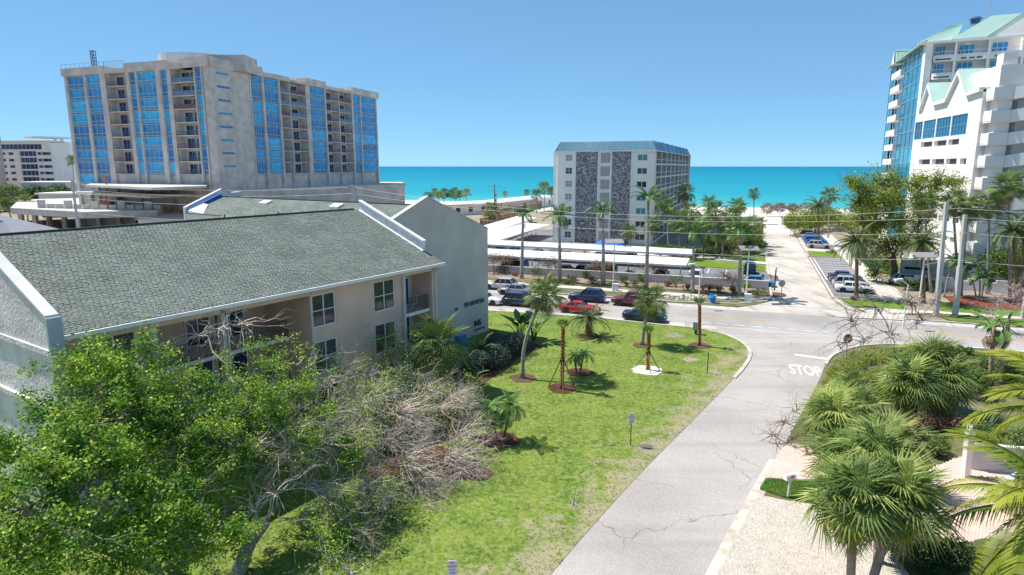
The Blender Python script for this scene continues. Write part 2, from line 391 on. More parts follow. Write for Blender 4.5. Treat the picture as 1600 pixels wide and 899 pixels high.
# the sea: paler over the shallows, deeper blue green further out
sea_m = bpy.data.materials.new('sea_water'); sea_m.use_nodes = True
def _sea():
    nt = sea_m.node_tree; N = nt.nodes; L = nt.links; b = N['Principled BSDF']
    tc = N.new('ShaderNodeTexCoord'); dt = N.new('ShaderNodeVectorMath'); dt.operation = 'DOT_PRODUCT'; dt.inputs[1].default_value = (-RY, RX, 0)
    L.new(tc.outputs['Object'], dt.inputs[0])
    s = N.new('ShaderNodeMath'); s.operation = 'SUBTRACT'; s.inputs[1].default_value = 290; L.new(dt.outputs['Value'], s.inputs[0])
    lg = N.new('ShaderNodeMath'); lg.operation = 'LOGARITHM'; lg.inputs[1].default_value = 10; L.new(s.outputs[0], lg.inputs[0])
    nz = N.new('ShaderNodeTexNoise'); nz.inputs['Scale'].default_value = .012; nz.inputs['Detail'].default_value = 6
    mp = N.new('ShaderNodeMapping'); mp.inputs['Rotation'].default_value = (0,0,-ROAD_YAW); mp.inputs['Scale'].default_value = (.25,1.3,1); L.new(tc.outputs['Object'], mp.inputs[0]); L.new(mp.outputs[0], nz.inputs[0])
    ad = N.new('ShaderNodeMath'); ad.operation = 'MULTIPLY_ADD'; ad.inputs[1].default_value = .9; L.new(nz.outputs[0], ad.inputs[0]); L.new(lg.outputs[0], ad.inputs[2])
    mr = N.new('ShaderNodeMapRange'); mr.inputs[1].default_value = 1.2; mr.inputs[2].default_value = 4.6; L.new(ad.outputs[0], mr.inputs[0])
    cr = N.new('ShaderNodeValToRGB'); e = cr.color_ramp.elements
    e[0].position = 0; e[0].color = (.30,.52,.52,1); e[1].position = 1; e[1].color = (.0,.18,.31,1)
    for p, c in ((.07,(.17,.43,.44)),(.2,(.055,.35,.39)),(.42,(.02,.28,.36)),(.65,(.01,.22,.33)),(.85,(.005,.175,.30))):
        x = e.new(p); x.color = c+(1,)
    L.new(mr.outputs[0], cr.inputs[0]); L.new(cr.outputs[0], b.inputs['Base Color'])
    b.inputs['Roughness'].default_value = .5; b.inputs['Specular IOR Level'].default_value = .03
    w = N.new('ShaderNodeTexNoise'); w.inputs['Scale'].default_value = .35; w.inputs['Detail'].default_value = 5; L.new(mp.outputs[0], w.inputs[0])
    bp = N.new('ShaderNodeBump'); bp.inputs['Strength'].default_value = .5; bp.inputs['Distance'].default_value = .5; L.new(w.outputs[0], bp.inputs['Height']); L.new(bp.outputs[0], b.inputs['Normal'])
_sea()
sheet('sea', [W(-40000,288),W(40000,288),W(40000,45000),W(-40000,45000)], sea_m, -.7)

# lawn in front of the near building
lawn_edge_px = [(700,484),(765,486.5),(840,491),(905,495.5),(960,500.5),(1030,508),(1090,514),(1128,522),(1155,533),(1169,545),(1172,556),(1164,572),(1140,599),(1085,655),(1000,741),(930,818),(862,897),(800,970),(690,1110)]
lawn_edge = smooth_line([G(a,b) for a,b in lawn_edge_px], 5)
lawn_poly = [(p.x,p.y) for p in lawn_edge]+[(-12,8),(-40,8),(-60,60),(-44,88)]
sheet('lawn', lawn_poly, lawn_m, .05)
def in_poly(P, poly):
    x, y = P[:,0], P[:,1]; r = np.zeros(len(P), bool); n = len(poly)
    for i in range(n):
        x1,y1 = poly[i][0],poly[i][1]; x2,y2 = poly[(i+1)%n][0],poly[(i+1)%n][1]
        c = ((y1 > y) != (y2 > y)) & (x < (x2-x1)*(y-y1)/((y2-y1) if y2 != y1 else 1e-9)+x1)
        r ^= c
    return r
grass_blade = M('grass_blade', (.14,.20,.03), .7, .2, .5, island=.5, trans=.35, col2=(.34,.33,.13), spec=.15)
def tufts(name, poly, n, size, mat, z, **kw):
    P_ = np.array([(p[0],p[1]) for p in poly]); lo = P_.min(0); hi = P_.max(0)
    pts = rng.uniform(lo, hi, (n*3,2)); pts = pts[in_poly(pts, poly)][:n]
    # thin out with distance, most tufts where they can be seen
    keep = rng.random(len(pts)) < np.clip(38/np.maximum(1, pts[:,1]), .25, 1); pts = pts[keep & (pts[:,1] > 12)]
    m = len(pts); k = 3
    a = rng.uniform(0, 2*PI, (m,k)); s = size*rng.uniform(.5,1.4,(m,k)); ln = rng.uniform(.6,2.2,(m,k))
    c = np.repeat(np.c_[pts, np.full(m, z)][:,None,:], k, 1) + np.concatenate([rng.uniform(-.06,.06,(m,k,2)), np.zeros((m,k,1))], 2)
    d = np.stack([np.cos(a), np.sin(a), np.zeros_like(a)], -1); pw = np.stack([-np.sin(a), np.cos(a), np.zeros_like(a)], -1)
    v0 = c-pw*(s*.22)[...,None]; v1 = c+pw*(s*.22)[...,None]; v2 = c+d*(s*ln)[...,None]+np.array([0,0,1])*s[...,None]
    V = np.stack([v0,v1,v2],2).reshape(-1,3); F = np.arange(len(V)).reshape(-1,3)
    o = inst(name, fast_mesh(name, V, F, mat)); return setp(o, kind='stuff', **kw)
tufts('grass', lawn_poly, 170000, .055, grass_blade, .05, label='short yellow green lawn grass between the beige building and the streets', cat='grass')

# main road, its shoulders, lines and kerbs
sheet('main_road', [W(-400,69.2),W(400,69.2),W(400,81.2),W(-400,81.2)], asphalt_main, .012)
for i,(c0,c1) in enumerate(((69.2,70.7),(79.9,81.2))):
    sheet('road_shoulder', [W(-300,c0),W(300,c0),W(300,c1),W(-300,c1)], side_conc, .018)
mk = MB()
def stripe(a0,a1,c0,c1,z=.024): mk.quad(W(a0,c0,z),W(a1,c0,z),W(a1,c1,z),W(a0,c1,z))
for c in (75.0,75.32): stripe(-200,2.3,c-.07,c+.07); stripe(16.5,200,c-.07,c+.07)
mk.obj('yellow_centre_lines', paint_yellow, kind='structure')
mk = MB()
for k in range(9): stripe(-4.6+1.75*k, -3.5+1.75*k, 71.9, 72.05)
stripe(-200,-6,70.75,70.87); stripe(18,200,70.75,70.87); stripe(-200,2.6,79.7,79.84); stripe(14,200,79.7,79.84)
def pxquad(a, b, w, z=.03):
    a = G(*a); b = G(*b); d = (b-a).normalized(); q = Vector((-d.y,d.x,0))*w/2
    mk.quad(*[(p.x,p.y,z) for p in (a-q,b-q,b+q,a+q)])
pxquad((1241,554.5),(1295,562),.5,.036)
mk.obj('white_road_lines', paint_white, kind='structure')

# near street (runs under the camera)
right_edge_px = [(1600,551.5),(1530,545.5),(1460,541.5),(1400,539),(1352,540.5),(1322,547),(1301,556),(1290,570),(1276,603),(1222,702),(1194,752),(1173,790),(1140,853),(1105,925),(1050,1050)]
re_pts = smooth_line([G(a,b) for a,b in right_edge_px], 4)
near = [W(toR(G(1118,520))[0],70.4)[:2]]+[(p.x,p.y) for p in lawn_edge if (p.x > G(1118,520).x-.1 or p.y < 49) and p.y > 12]
near = near+[(-3,8),(5,8)]+[(p.x,p.y) for p in reversed(re_pts) if p.y > 12 and p.x < G(1405,540).x]+[W(toR(G(1405,540))[0],70.4)[:2]]
sheet('near_street', near, asphalt_near, .03)
def text_mesh(body, size, extrude=0.0, sx=1.0, bold=0.0, space=1.0):
    cu = bpy.data.curves.new('text', 'FONT'); cu.body = body; cu.size = size; cu.extrude = extrude; cu.offset = bold; cu.space_character = space
    cu.align_x = 'CENTER'; cu.align_y = 'CENTER'; cu.resolution_u = 3
    o = bpy.data.objects.new('text', cu); COL.objects.link(o)
    dg = bpy.context.evaluated_depsgraph_get(); me = bpy.data.meshes.new_from_object(o.evaluated_get(dg))
    COL.objects.unlink(o); bpy.data.objects.remove(o)
    if sx != 1: me.transform(Matrix.Diagonal((sx,1,1,1)))
    return me
pa, pb = G(1236,578), G(1281,582); td = (pb-pa).normalized()
me = text_mesh('STOP', 3.9, 0, .27, .05); me.materials.append(paint_white)
o = inst('stop_lettering', me, None, ((pa.x+pb.x)/2, (pa.y+pb.y)/2, .036), (0,0,math.atan2(td.y,td.x))); setp(o, kind='structure')
# kerbs
kc = [p for p in lawn_edge if toR(p)[0] > -60 and p.y > 49]
ribbon('kerb', kc, .3, .0, .11, kerb_m)
ribbon('kerb', [p for p in re_pts if p.y > 53], .3, 0, .11, kerb_m)
ribbon('street_edge', [p for p in re_pts if 12 < p.y < 36], .7, 0, .036, M('dusty_street_edge', (.55,.50,.43), .95, .25, 1.2, 8))

# side street going to the beach
sheet('side_street', [W(3.4,81.0),W(13.6,81.0),W(11.3,85),W(10.4,90),W(10.4,176),W(3.2,176),W(3.2,87),W(1.4,84),W(-1,81.0)], side_conc, .03)
sheet('beach_access_path', [W(3.0,176),W(10.4,176),W(9.4,200),W(9,240),W(3,240),W(3.4,200)], sand, .05)
for dx in (0,): ribbon('kerb', [W(3.1,176),W(3.1,120),W(3.1,90),W(2.4,86.4),W(-1,83.4),W(-8,82),W(-80,81.4)], .3, 0, .13, kerb_m)
# far verge, its sidewalk and the parking lot behind the low wall
sheet('verge', [W(-90,81.5),W(-1,81.6),W(1.8,84.6),W(2.9,88),W(2.9,94.2),W(-90,94.2)], scrub, .05)
sheet('sidewalk', [W(-90,85.9),W(-2,85.9),W(2.95,87.6),W(2.95,89.4),W(-2,87.8),W(-90,87.8)], walk_m, .09)
sheet('planting_bed', [W(-90,90.3),W(-14,90.3),W(-2,90.6),W(2.8,91.6),W(2.8,94.9),W(-90,94.9)], ground_mat('dry_bed_soil', [(.30,.22,.16),(.22,.14,.10),(.38,.31,.24)], .5, 4)[0], .08)
sheet('parking_lot', [W(-90,95.3),W(2.9,95.3),W(2.9,111.5),W(-90,111.5)], asphalt_lot, .06)
sheet('parking_lot', [W(-75,111.5),W(-38,111.5),W(-38,165),W(-75,165)], asphalt_lot, .064)
sheet('lawn', [W(-37,113.5),W(-9,113.5),W(-2,112.6),W(2.6,111.8),W(2.6,118.5),W(-9,122),W(-20,122),W(-37,122)], grass_green, .09)
sheet('footpath', [W(-30,124),W(-9,124),W(2.9,119.6),W(3.1,122.6),W(-8,128),W(-30,128)], walk_m, .10)
sheet('lawn', [W(-6,126),W(2.8,123.5),W(2.8,138),W(-2,138)], grass_green, .08)
mk = MB()
def st2(a0,c0,a1,c1,w=.14,z=.085):
    a = W(a0,c0); b = W(a1,c1); d = (b-a).normalized(); q = Vector((-d.y,d.x,0))*w/2
    mk.quad(*[(p.x,p.y,z) for p in (a-q,b-q,b+q,a+q)])
for k in range(22): st2(-63+2.85*k, 95.6, -63+2.85*k, 100.4)
for k in range(4): st2(-9+2.85*k, 106.3, -9+2.85*k, 111)
# bays beside the side street, hatched clear zone
sheet('parking_bays', [W(10.6,91.6),W(16.3,91.6),W(16.3,133),W(10.6,133)], asphalt_lot, .06)
for k in range(7): st2(10.7,92.3+2.9*k,16.2,92.3+2.9*k)
st2(10.75,92,10.75,132,.2); st2(11.3,106,11.3,131.5,.16)
for k in range(10): st2(11.4,110+2.1*k,16.2,112.8+2.1*k,.2)
mk.obj('parking_lines', paint_white, kind='structure')
sheet('parking_bays', [W(10.6,142),W(16.3,142),W(16.3,175),W(10.6,175)], side_conc, .06)
sheet('sidewalk', [W(16.5,90.5),W(19,90.5),W(19,178),W(16.5,178)], walk_m, .11)
sheet('lawn', [W(10.7,134.3),W(16.4,134.3),W(16.4,140.8),W(11.4,141.4)], grass_green, .12)
ribbon('kerb', [W(10.6,134),W(16.4,134),W(16.4,141.4),W(11.2,141.8),W(10.6,140),W(10.6,134)], .25, 0, .13, kerb_m)
sheet('lawn', [W(19.1,118),W(24.5,112),W(25,132),W(19.1,136)], grass_green, .12)
# right of the side street: corner lawn, driveway, verge
isl = [W(11.6,84.9),W(13.2,90.9),W(18.6,90.9),W(18.2,84.9)]
sheet('lawn', [W(12.4,86.6),W(11.5,91.4),W(18.8,91.4),W(18.2,86.6)], grass_green, .12)
ribbon('kerb', [W(13.8,81.4),W(12.2,84.5),W(11.5,86.6),W(10.9,91.5)], .3, 0, .13, kerb_m)
sheet('lawn', pxs([(1343,481),(1362,480),(1375,488),(1366,489)]), grass_green, .12)
sheet('driveway', pxs([(1335,498),(1415,502),(1416,470),(1400,452),(1385,446),(1374,450),(1382,470),(1372,480)]), walk_m, .10)
sheet('lawn', [W(21.5,82.0),W(90,82.0),W(90,85.4),W(20.5,85.4)], grass_green, .12)
sheet('sidewalk', [W(13.6,82.6),W(21,85.6),W(90,85.6),W(90,87.0),W(21,87.0),W(12.7,85.4)], walk_m, .14)
sheet('lawn', [W(21.8,87.1),W(90,87.1),W(90,93.5),W(22.4,93.5)], grass_green, .12)
sheet('planting_bed', smooth_line([W(24.2,92),W(28,91.4),W(32,90.2),W(38,90.6),W(44,92),W(52,91),W(60,93),W(64,97),W(50,99),W(34,98.5),W(24.5,98)],3), mulch_red, .15)
ribbon('kerb', [W(16.2,81.4),W(21.5,81.5),W(90,81.4)], .3, 0, .13, kerb_m)
# corner ground on the near side, right of the near street
corner_px = right_edge_px[:10]
cpoly = [(p.x,p.y) for p in re_pts if p.y > 12]
sheet('scrub_ground', cpoly+[(12,10),(60,10),(90,50)], scrub, .02)
corner_grass = pxs([(1600,556),(1530,550),(1460,546),(1400,543.5),(1354,545),(1327,552),(1308,562),(1297,580),(1283,603),(1258,650),(1300,640),(1400,600),(1480,580),(1600,600)])
sheet('lawn', corner_grass, grass_green, .05)
tufts('grass', corner_grass, 12000, .14, grass_blade, .05, label='rough corner grass beside the stop sign', cat='grass')
dpatch = pxs([(1187,766),(1196,749),(1235,751),(1275,752),(1330,760),(1340,790),(1270,786),(1225,778)])
sheet('lawn', dpatch, grass_green, .07)
tufts('grass', dpatch, 6000, .05, M('fresh_grass_blade', (.08,.19,.02), .6, .2, .3, island=.4, trans=.3), .07, label='small green grass patch under the white mailbox', cat='grass')
gr_poly = pxs([(1187,775),(1225,783),(1270,790),(1345,795),(1420,900),(1400,1000),(1085,1000),(1108,925),(1143,853),(1176,790)])
sheet('gravel_driveway', gr_poly, gravel_m, .06)
def pebbles(poly, n):
    P_ = np.array([(p[0],p[1]) for p in poly]); pts = rng.uniform(P_.min(0), P_.max(0), (n*3,2)); pts = pts[in_poly(pts, poly)][:n]; m = len(pts)
    r = rng.uniform(.018,.045,(m,1)); ang = rng.uniform(0,2*PI,m)
    base = np.array([(1,0,0),(0,1,0),(-1,0,0),(0,-1,0),(0,0,.8)]); F = np.array([(0,1,4),(1,2,4),(2,3,4),(3,0,4)])
    ca, sa = np.cos(ang), np.sin(ang)
    V = np.empty((m,5,3)); V[:,:,0] = base[:,0]*ca[:,None]-base[:,1]*sa[:,None]*.7; V[:,:,1] = base[:,0]*sa[:,None]+base[:,1]*ca[:,None]*.7; V[:,:,2] = base[:,2]
    V = V*r[:,:,None]+np.c_[pts, np.full(m,.062)][:,None,:]
    FF = (F[None]+5*np.arange(m)[:,None,None]).reshape(-1,3)
    o = inst('gravel', fast_mesh('gravel', V.reshape(-1,3), FF, M('shell_pebble', (.60,.55,.49), .9, .12, 2, island=.2)))
    setp(o, label='pale shell gravel covering the driveway beside the near street', cat='gravel', kind='stuff')
pebbles(gr_poly, 22000)
# pink paver driveways
paver_m = M('pink_paver', (.62,.45,.40), .9, .15, .6, island=.07, col2=(.68,.52,.46))
paver_joint = M('paver_joint_sand', (.58,.45,.40), .95, .15, 4)
def pavers(poly, yaw, label):
    sheet('paver_bedding', poly, paver_joint, .035)
    P_ = np.array([(p[0],p[1]) for p in poly]); c = P_.mean(0); ca, sa = math.cos(yaw), math.sin(yaw)
    nx = 70; ii, jj = np.meshgrid(np.arange(-nx,nx), np.arange(-nx*2,nx*2), indexing='ij')
    x = (ii+.5*(jj%2))*.24; y = jj*.13; pts = np.c_[(x*ca-y*sa).ravel(), (x*sa+y*ca).ravel()]+c
    pts = pts[in_poly(pts, poly)]; m = len(pts); hx, hy = .1165, .0615
    z = .06+rng.uniform(-.004,.004,m)
    cr = np.array([(-hx,-hy),(hx,-hy),(hx,hy),(-hx,hy)]); cr = np.c_[cr[:,0]*ca-cr[:,1]*sa, cr[:,0]*sa+cr[:,1]*ca]
    V = np.empty((m,8,3)); V[:,:4,:2] = pts[:,None]+cr; V[:,4:,:2] = pts[:,None]+cr; V[:,:4,2] = .03; V[:,4:,2] = z[:,None]
    F = np.array([(4,5,6,7),(0,1,5,4),(1,2,6,5),(2,3,7,6),(3,0,4,7)])
    o = inst('pavers', fast_mesh('pavers', V.reshape(-1,3), (F[None]+8*np.arange(m)[:,None,None]).reshape(-1,4), paver_m))
    setp(o, label=label, cat='pavers', kind='stuff')
pavers(pxs([(1194,750),(1221,702),(1232,694),(1300,700),(1330,760),(1280,752)]), .9, 'pink driveway pavers above the mailbox grass, under the dead shrub')
pavers(pxs([(1425,745),(1500,715),(1600,700),(1640,760),(1600,830),(1500,850),(1440,830)]), .9, 'pink pavers of the house drive behind the tall fan palms')
# ============================================================ THE NEAR BUILDING
stucco_tan = M('tan_pink_stucco', (.74,.52,.41), .9, .10, .5, 6, bump=.5, bscale=5)
stucco_grey = M('grey_green_stucco', (.62,.56,.51), .9, .09, .4, 6, bump=.25, bscale=6)
stucco_rough = M('rough_pale_stucco', (.70,.65,.64), .9, .14, .8, 8, bump=1.6, bscale=6)
shingle_m = M('grey_green_shingle', (.185,.215,.19), .9, .12, .5, island=.16)
roof_under = M('roof_underlay', (.05,.065,.06), .95, .1)
win_frame = M('white_window_frame', (.76,.76,.78), .5, .03)
rail_m = M('dark_bronze_railing', (.09,.075,.065), .5, .1)
NB_YAW = math.atan2(.8335,.5525)
def window(parent, x0, x1, z0, z1, y, nx=2, nz=2, fw=.09, gm=None, fm=None, dep=.08, inset=.0):
    """a framed window in the plane y (front of the frame), facing -y"""
    w, h = x1-x0, z1-z0; key = ('win', round(w,2), round(h,2), nx, nz, fw, (gm or glass).name, (fm or win_frame).name, dep)
    if key not in MATS:
        mb = MB(); b = fw
        mb.box(-w/2,w/2,0,dep,0,b); mb.box(-w/2,w/2,0,dep,h-b,h); mb.box(-w/2,-w/2+b,.002,dep-.002,b,h-b); mb.box(w/2-b,w/2,.002,dep-.002,b,h-b)
        for i in range(1,nx): x = -w/2+w*i/nx; mb.box(x-b*.4,x+b*.4,.004,dep-.004,b,h-b)
        for i in range(1,nz): z = h*i/nz; mb.box(-w/2+b,w/2-b,.01,dep-.01,z-b*.3,z+b*.3)
        p = MB(); p.quad((-w/2+.01,dep*.6,.01),(w/2-.01,dep*.6,.01),(w/2-.01,dep*.6,h-.01),(-w/2+.01,dep*.6,h-.01))
        MATS[key] = (mb.mesh('window', fm or win_frame), p.mesh('pane', gm or glass))
    a, p = MATS[key]
    o = inst('window', a, parent, ((x0+x1)/2, y+inset, z0)); inst('pane', p, o); return o
def railing(parent, x0, x1, z0, y, h=1.05, step=.13, mat=None, th=.025, name='railing'):
    mb = MB(); n = max(1, int((x1-x0)/step))
    for i in range(n+1): x = x0+(x1-x0)*i/n; mb.box(x-th/2,x+th/2,y-th/2,y+th/2,z0+.05,z0+h)
    mb.box(x0,x1,y-.03,y+.03,z0+h,z0+h+.05); mb.box(x0,x1,y-.02,y+.02,z0+.04,z0+.08)
    return mb.obj(name, mat or rail_m, parent)
nb = empty('apartment_building', 'beige three storey apartment building with grey green shingle roof, PRESIDENTIAL on its end wall', 'building', (-19.85,27.15,0), NB_YAW)
FL = 3.07; EV = 9.7; SL = 3.8/9
openings = []
for k in range(3):
    dz = -FL*k
    openings += [(1.35,3.5,7.0+dz,9.15+dz,.12),(14.1,16.0,6.9+dz,9.05+dz,.12),(19.4,21.5,6.9+dz,9.1+dz,.12)]
openings += [(4.45,13.9,.0,9.35,4.6),(22.5,25.45,.0,9.45,1.9)]
mb = MB(); mb.holed(0,26.2,0,9.55,.6,openings)
# recess backs
mb.quad((4.45,5.2,0),(13.9,5.2,0),(13.9,5.2,9.35),(4.45,5.2,9.35)); mb.quad((22.5,2.5,0),(25.45,2.5,0),(25.45,2.5,9.45),(22.5,2.5,9.45))
mb.quad((26.2,.6,0),(26.2,6.6,0),(26.2,6.6,12),(26.2,.6,9.55)); mb.quad((0,18,0),(26.2,18,0),(26.2,18,9.5),(0,18,9.5))
mb.obj('facade_wall', stucco_tan, nb)
for k in range(3):
    dz = -FL*k
    window(nb,1.35,3.5,7.0+dz,9.15+dz,.64); window(nb,14.1,16.0,6.9+dz,9.05+dz,.64); window(nb,19.4,21.5,6.9+dz,9.1+dz,.64)
    for (s0,s1) in ((4.7,6.3),(8.4,10.0),(10.2,12.4)): window(nb,s0,s1,6.25+dz,8.6+dz,5.12,2,1,gm=dark_glass)
    window(nb,22.8,25.0,6.25+dz,8.5+dz,2.42,2,1,gm=dark_glass)
    if k < 3:
        z = 6.13+dz
        MB().box(4.46,13.89,2.8,5.19,z-.22,z).obj('balcony_slab', white_wall, nb)
        MB().box(22.51,25.44,.75,2.49,z-.22,z).obj('balcony_slab', white_wall, nb)
        railing(nb,4.5,7.9,z,2.87); railing(nb,8.2,13.85,z,2.87); railing(nb,22.55,25.42,z,.9)
for s0,s1,t0 in ((4.12,4.42,.48),(7.95,8.16,.5),(13.92,14.06,.5),(22.22,22.5,.46),(25.5,25.66,.5)): MB().box(s0,s1,t0,.9,0,9.5).obj('pilaster', M('pale_pilaster', (.60,.56,.53), .9, .08, 1), nb)
mb = MB()
for s in (8.25,25.85): mb.tube([(s,.05,9.45),(s,.12,9.2),(s,.46,9.05),(s,.48,8.8),(s,.48,.2)], .055, 6)
mb.obj('downpipe', M('pale_downpipe', (.62,.60,.58), .5, .04), nb)
# chair on the top right balcony
mb = MB(); mb.box(24.1,24.6,1.3,1.8,6.55,6.62); mb.box(24.55,24.62,1.3,1.8,6.6,7.25)
for s,t in ((24.12,1.32),(24.12,1.76),(24.57,1.32),(24.57,1.76)): mb.box(s,s+.04,t,t+.04,6.14,6.56)
o = mb.obj('balcony_chair', M('pale_chair_plastic', (.6,.6,.58), .6, .05)); o.matrix_world = Matrix.Translation((-19.85,27.15,0)) @ Matrix.Rotation(NB_YAW,4,'Z')
setp(o, 'pale chair on the top corner balcony beside the downpipe', 'chair')
# roofs
def shingled(parent, P0, U, V, nu, nv, hole=None, name='shingles', tw=.25, rh=.145):
    """rows of separate overlapping shingle tabs. P0 lower corner, U unit along the eave, V unit up the slope"""
    P0, U, V = (np.array(x, float) for x in (P0,U,V)); Nn = np.cross(U,V)
    ii, jj = np.meshgrid(np.arange(int(nu/tw)+1), np.arange(int(nv/rh)), indexing='ij'); ii = ii.ravel(); jj = jj.ravel()
    x = ii*tw-(jj%2)*tw*.5-(jj%3)*.05; y = jj*rh; ok = (x > -tw) & (x < nu)
    if hole is not None: ok &= hole(x, y)
    x, y = x[ok], y[ok]; m = len(x); h0 = rng.uniform(.014,.034,m); w = tw-rng.uniform(.015,.05,m)
    x0 = np.clip(x,0,nu); x1 = np.clip(x+w,0,nu); yb = y-rng.uniform(0,.02,m)
    def P(a,b,h): return P0+a[:,None]*U+b[:,None]*V+h[:,None]*Nn
    z = np.zeros(m)
    V8 = np.stack([P(x0,yb,z),P(x1,yb,z),P(x1,yb,h0),P(x0,yb,h0),P(x1,y+rh+.04,z+.004),P(x0,y+rh+.04,z+.004)],1)
    F = np.array([(0,1,2,3),(3,2,4,5),(0,3,5,0),(1,4,2,1)]); quads = np.array([(0,1,2,3),(3,2,4,5)])
    FF = (quads[None]+6*np.arange(m)[:,None,None]).reshape(-1,4)
    o = inst(name, fast_mesh(name, V8.reshape(-1,3), FF, shingle_m), parent); return setp(o, kind='stuff')
sl = math.hypot(1,SL); VS = (0,1/sl,SL/sl)
mb = MB(); mb.quad((0,-.02,EV-.01),(26.25,-.02,EV-.01),(26.25,9,EV+SL*9-.01),(0,9,EV+SL*9-.01)); mb.quad((0,9,EV+SL*9-.01),(26.25,9,EV+SL*9-.01),(26.25,18.2,EV),(0,18.2,EV))
rf = mb.obj('roof', roof_under, nb)
shingled(rf, (0,0,EV), (1,0,0), VS, 26.25, 9*sl)
MB().beam((0,9,EV+SL*9+.03),(25.6,9,EV+SL*9+.03),.22,.08).obj('ridge_cap', roof_under, rf)
mb = MB(); mb.box(0,26.35,-.16,0.0,EV-.2,EV-.02); mb.box(0,26.3,-.02,.62,EV-.26,EV-.2); mb.obj('gutter', white_metal, nb)
MB().box(0,26.2,.5,.6,EV-.62,EV-.27).obj('fascia', stucco_tan, nb)
# left end wall with coping
def gable(parent, s, t0, t1, tr, zr, ze, th, mat, name, zb=0, cap=True, ax='s'):
    mb = MB(); tp = [(t0,ze),(tr,zr),(t1,ze)]
    for (ta,za),(tb,zb_) in zip(tp, tp[1:]):
        if ax == 's': b = [(s,ta,zb),(s+th,ta,zb),(s+th,tb,zb),(s,tb,zb)]; t = [(s,ta,za),(s+th,ta,za),(s+th,tb,zb_),(s,tb,zb_)]
        else: b = [(ta,s,zb),(tb,s,zb),(tb,s+th,zb),(ta,s+th,zb)]; t = [(ta,s,za),(tb,s,zb_),(tb,s+th,zb_),(ta,s+th,za)]
        mb.hexa(b,t)
    o = mb.obj(name, mat, parent)
    if cap:
        c = MB()
        for (ta,za),(tb,zb_) in zip(tp, tp[1:]):
            if ax == 's': c.hexa([(s-.06,ta,za),(s+th+.06,ta,za),(s+th+.06,tb,zb_),(s-.06,tb,zb_)],[(s-.06,ta,za+.10),(s+th+.06,ta,za+.10),(s+th+.06,tb,zb_+.10),(s-.06,tb,zb_+.10)])
            else: c.hexa([(ta,s-.06,za),(tb,s-.06,zb_),(tb,s+th+.06,zb_),(ta,s+th+.06,za)],[(ta,s-.06,za+.10),(tb,s-.06,zb_+.10),(tb,s+th+.06,zb_+.10),(ta,s+th+.06,za+.10)])
        c.obj('coping', M('weathered_coping',(.62,.61,.60),.8,.1,1), o)
    return o
ew = gable(nb, -.42, -.12, 18.2, 9.0, EV+.95+SL*9, EV+.9, .42, stucco_rough, 'end_wall')
mb = MB()
for z, d in ((9.15,.10),(6.4,.16)): mb.box(-.42-d,-.425,-.12,18,z-.25,z)
mb.obj('ledge', stucco_rough, ew)
MB().box(-.5,.08,-.3,-.125,0,EV+.9).obj('corner_post', M('blue_grey_trim', (.42,.47,.52), .7, .06, 1), nb)
# rake parapet on the right end of the main roof
mb = MB(); s0, s1 = 25.95, 26.22
def zr_(t): return EV+SL*t
mb.hexa([(s0,1.75,zr_(1.75)-.1),(s1,1.75,zr_(1.75)-.1),(s1,8.6,zr_(8.6)-.1),(s0,8.6,zr_(8.6)-.1)],[(s0,1.75,zr_(1.75)+.75),(s1,1.75,zr_(1.75)+.75),(s1,8.6,zr_(8.6)+.75),(s0,8.6,zr_(8.6)+.75)])
pp = mb.obj('rake_parapet', M('bright_rough_stucco', (.86,.82,.80), .9, .15, 2, 8, bump=1.5, bscale=6), nb)
mb = MB()
mb.hexa([(s0-.08,1.68,zr_(1.68)+.75),(s1+.05,1.68,zr_(1.68)+.75),(s1+.05,8.65,zr_(8.65)+.75),(s0-.08,8.65,zr_(8.65)+.75)],[(s0-.08,1.68,zr_(1.68)+.9),(s1+.05,1.68,zr_(1.68)+.9),(s1+.05,8.65,zr_(8.65)+.9),(s0-.08,8.65,zr_(8.65)+.9)])
mb.obj('coping', white, pp)
mb = MB(); mb.hexa([(s0-.12,1.7,zr_(1.7)+.02),(s0-.005,1.7,zr_(1.7)+.02),(s0-.005,8.6,zr_(8.6)+.02),(s0-.12,8.6,zr_(8.6)+.02)],[(s0-.12,1.7,zr_(1.7)+.1),(s0-.005,1.7,zr_(1.7)+.16),(s0-.005,8.6,zr_(8.6)+.16),(s0-.12,8.6,zr_(8.6)+.1)])
mb.obj('flashing', white_metal, pp)
# wing behind with the named gable wall
TG = 6.5
g = gable(nb, TG, 23.0, 41.25, 32.1, 14.3, 10.75, .35, stucco_grey, 'gable_wall', cap=True, ax='t')
mb = MB(); mb.quad((41.2,TG+.3,0),(41.2,38,0),(41.2,38,10.4),(41.2,TG+.3,10.4)); mb.quad((23,18,0),(23,31,0),(23,31,10.1),(23,18,10.1)); mb.quad((23,31,0),(27.6,31,0),(27.6,31,11.85),(23,31,10.1)); mb.quad((27.6,31,0),(27.6,38,0),(27.6,38,11.85),(27.6,31,11.85)); mb.obj('wing_wall', stucco_grey, nb)
ws = (13.55-10.2)/9.1; wl = math.hypot(1,ws)
mb = MB(); mb.quad((23,TG+.35,10.19),(32.1,TG+.35,13.54),(32.1,31,13.54),(23,31,10.19)); mb.quad((27.6,31.01,10.19+4.6*ws),(32.1,31.01,13.54),(32.1,38,13.54),(27.6,38,10.19+4.6*ws)); mb.quad((32.1,TG+.35,13.54),(41.2,TG+.35,10.19),(41.2,38,10.19),(32.1,38,13.54))
rf2 = mb.obj('wing_roof', roof_under, nb)
shingled(rf2, (23,38,10.2), (0,-1,0), (1/wl,0,ws/wl), 31.1, 9.1*wl, tw=.32, rh=.2, hole=lambda x, y: ~((x < 7) & (y < 4.6*wl)))
MB().beam((32.1,TG+.4,13.58),(32.1,38,13.58),.25,.08).obj('ridge_cap', roof_under, rf2)
mb = MB()
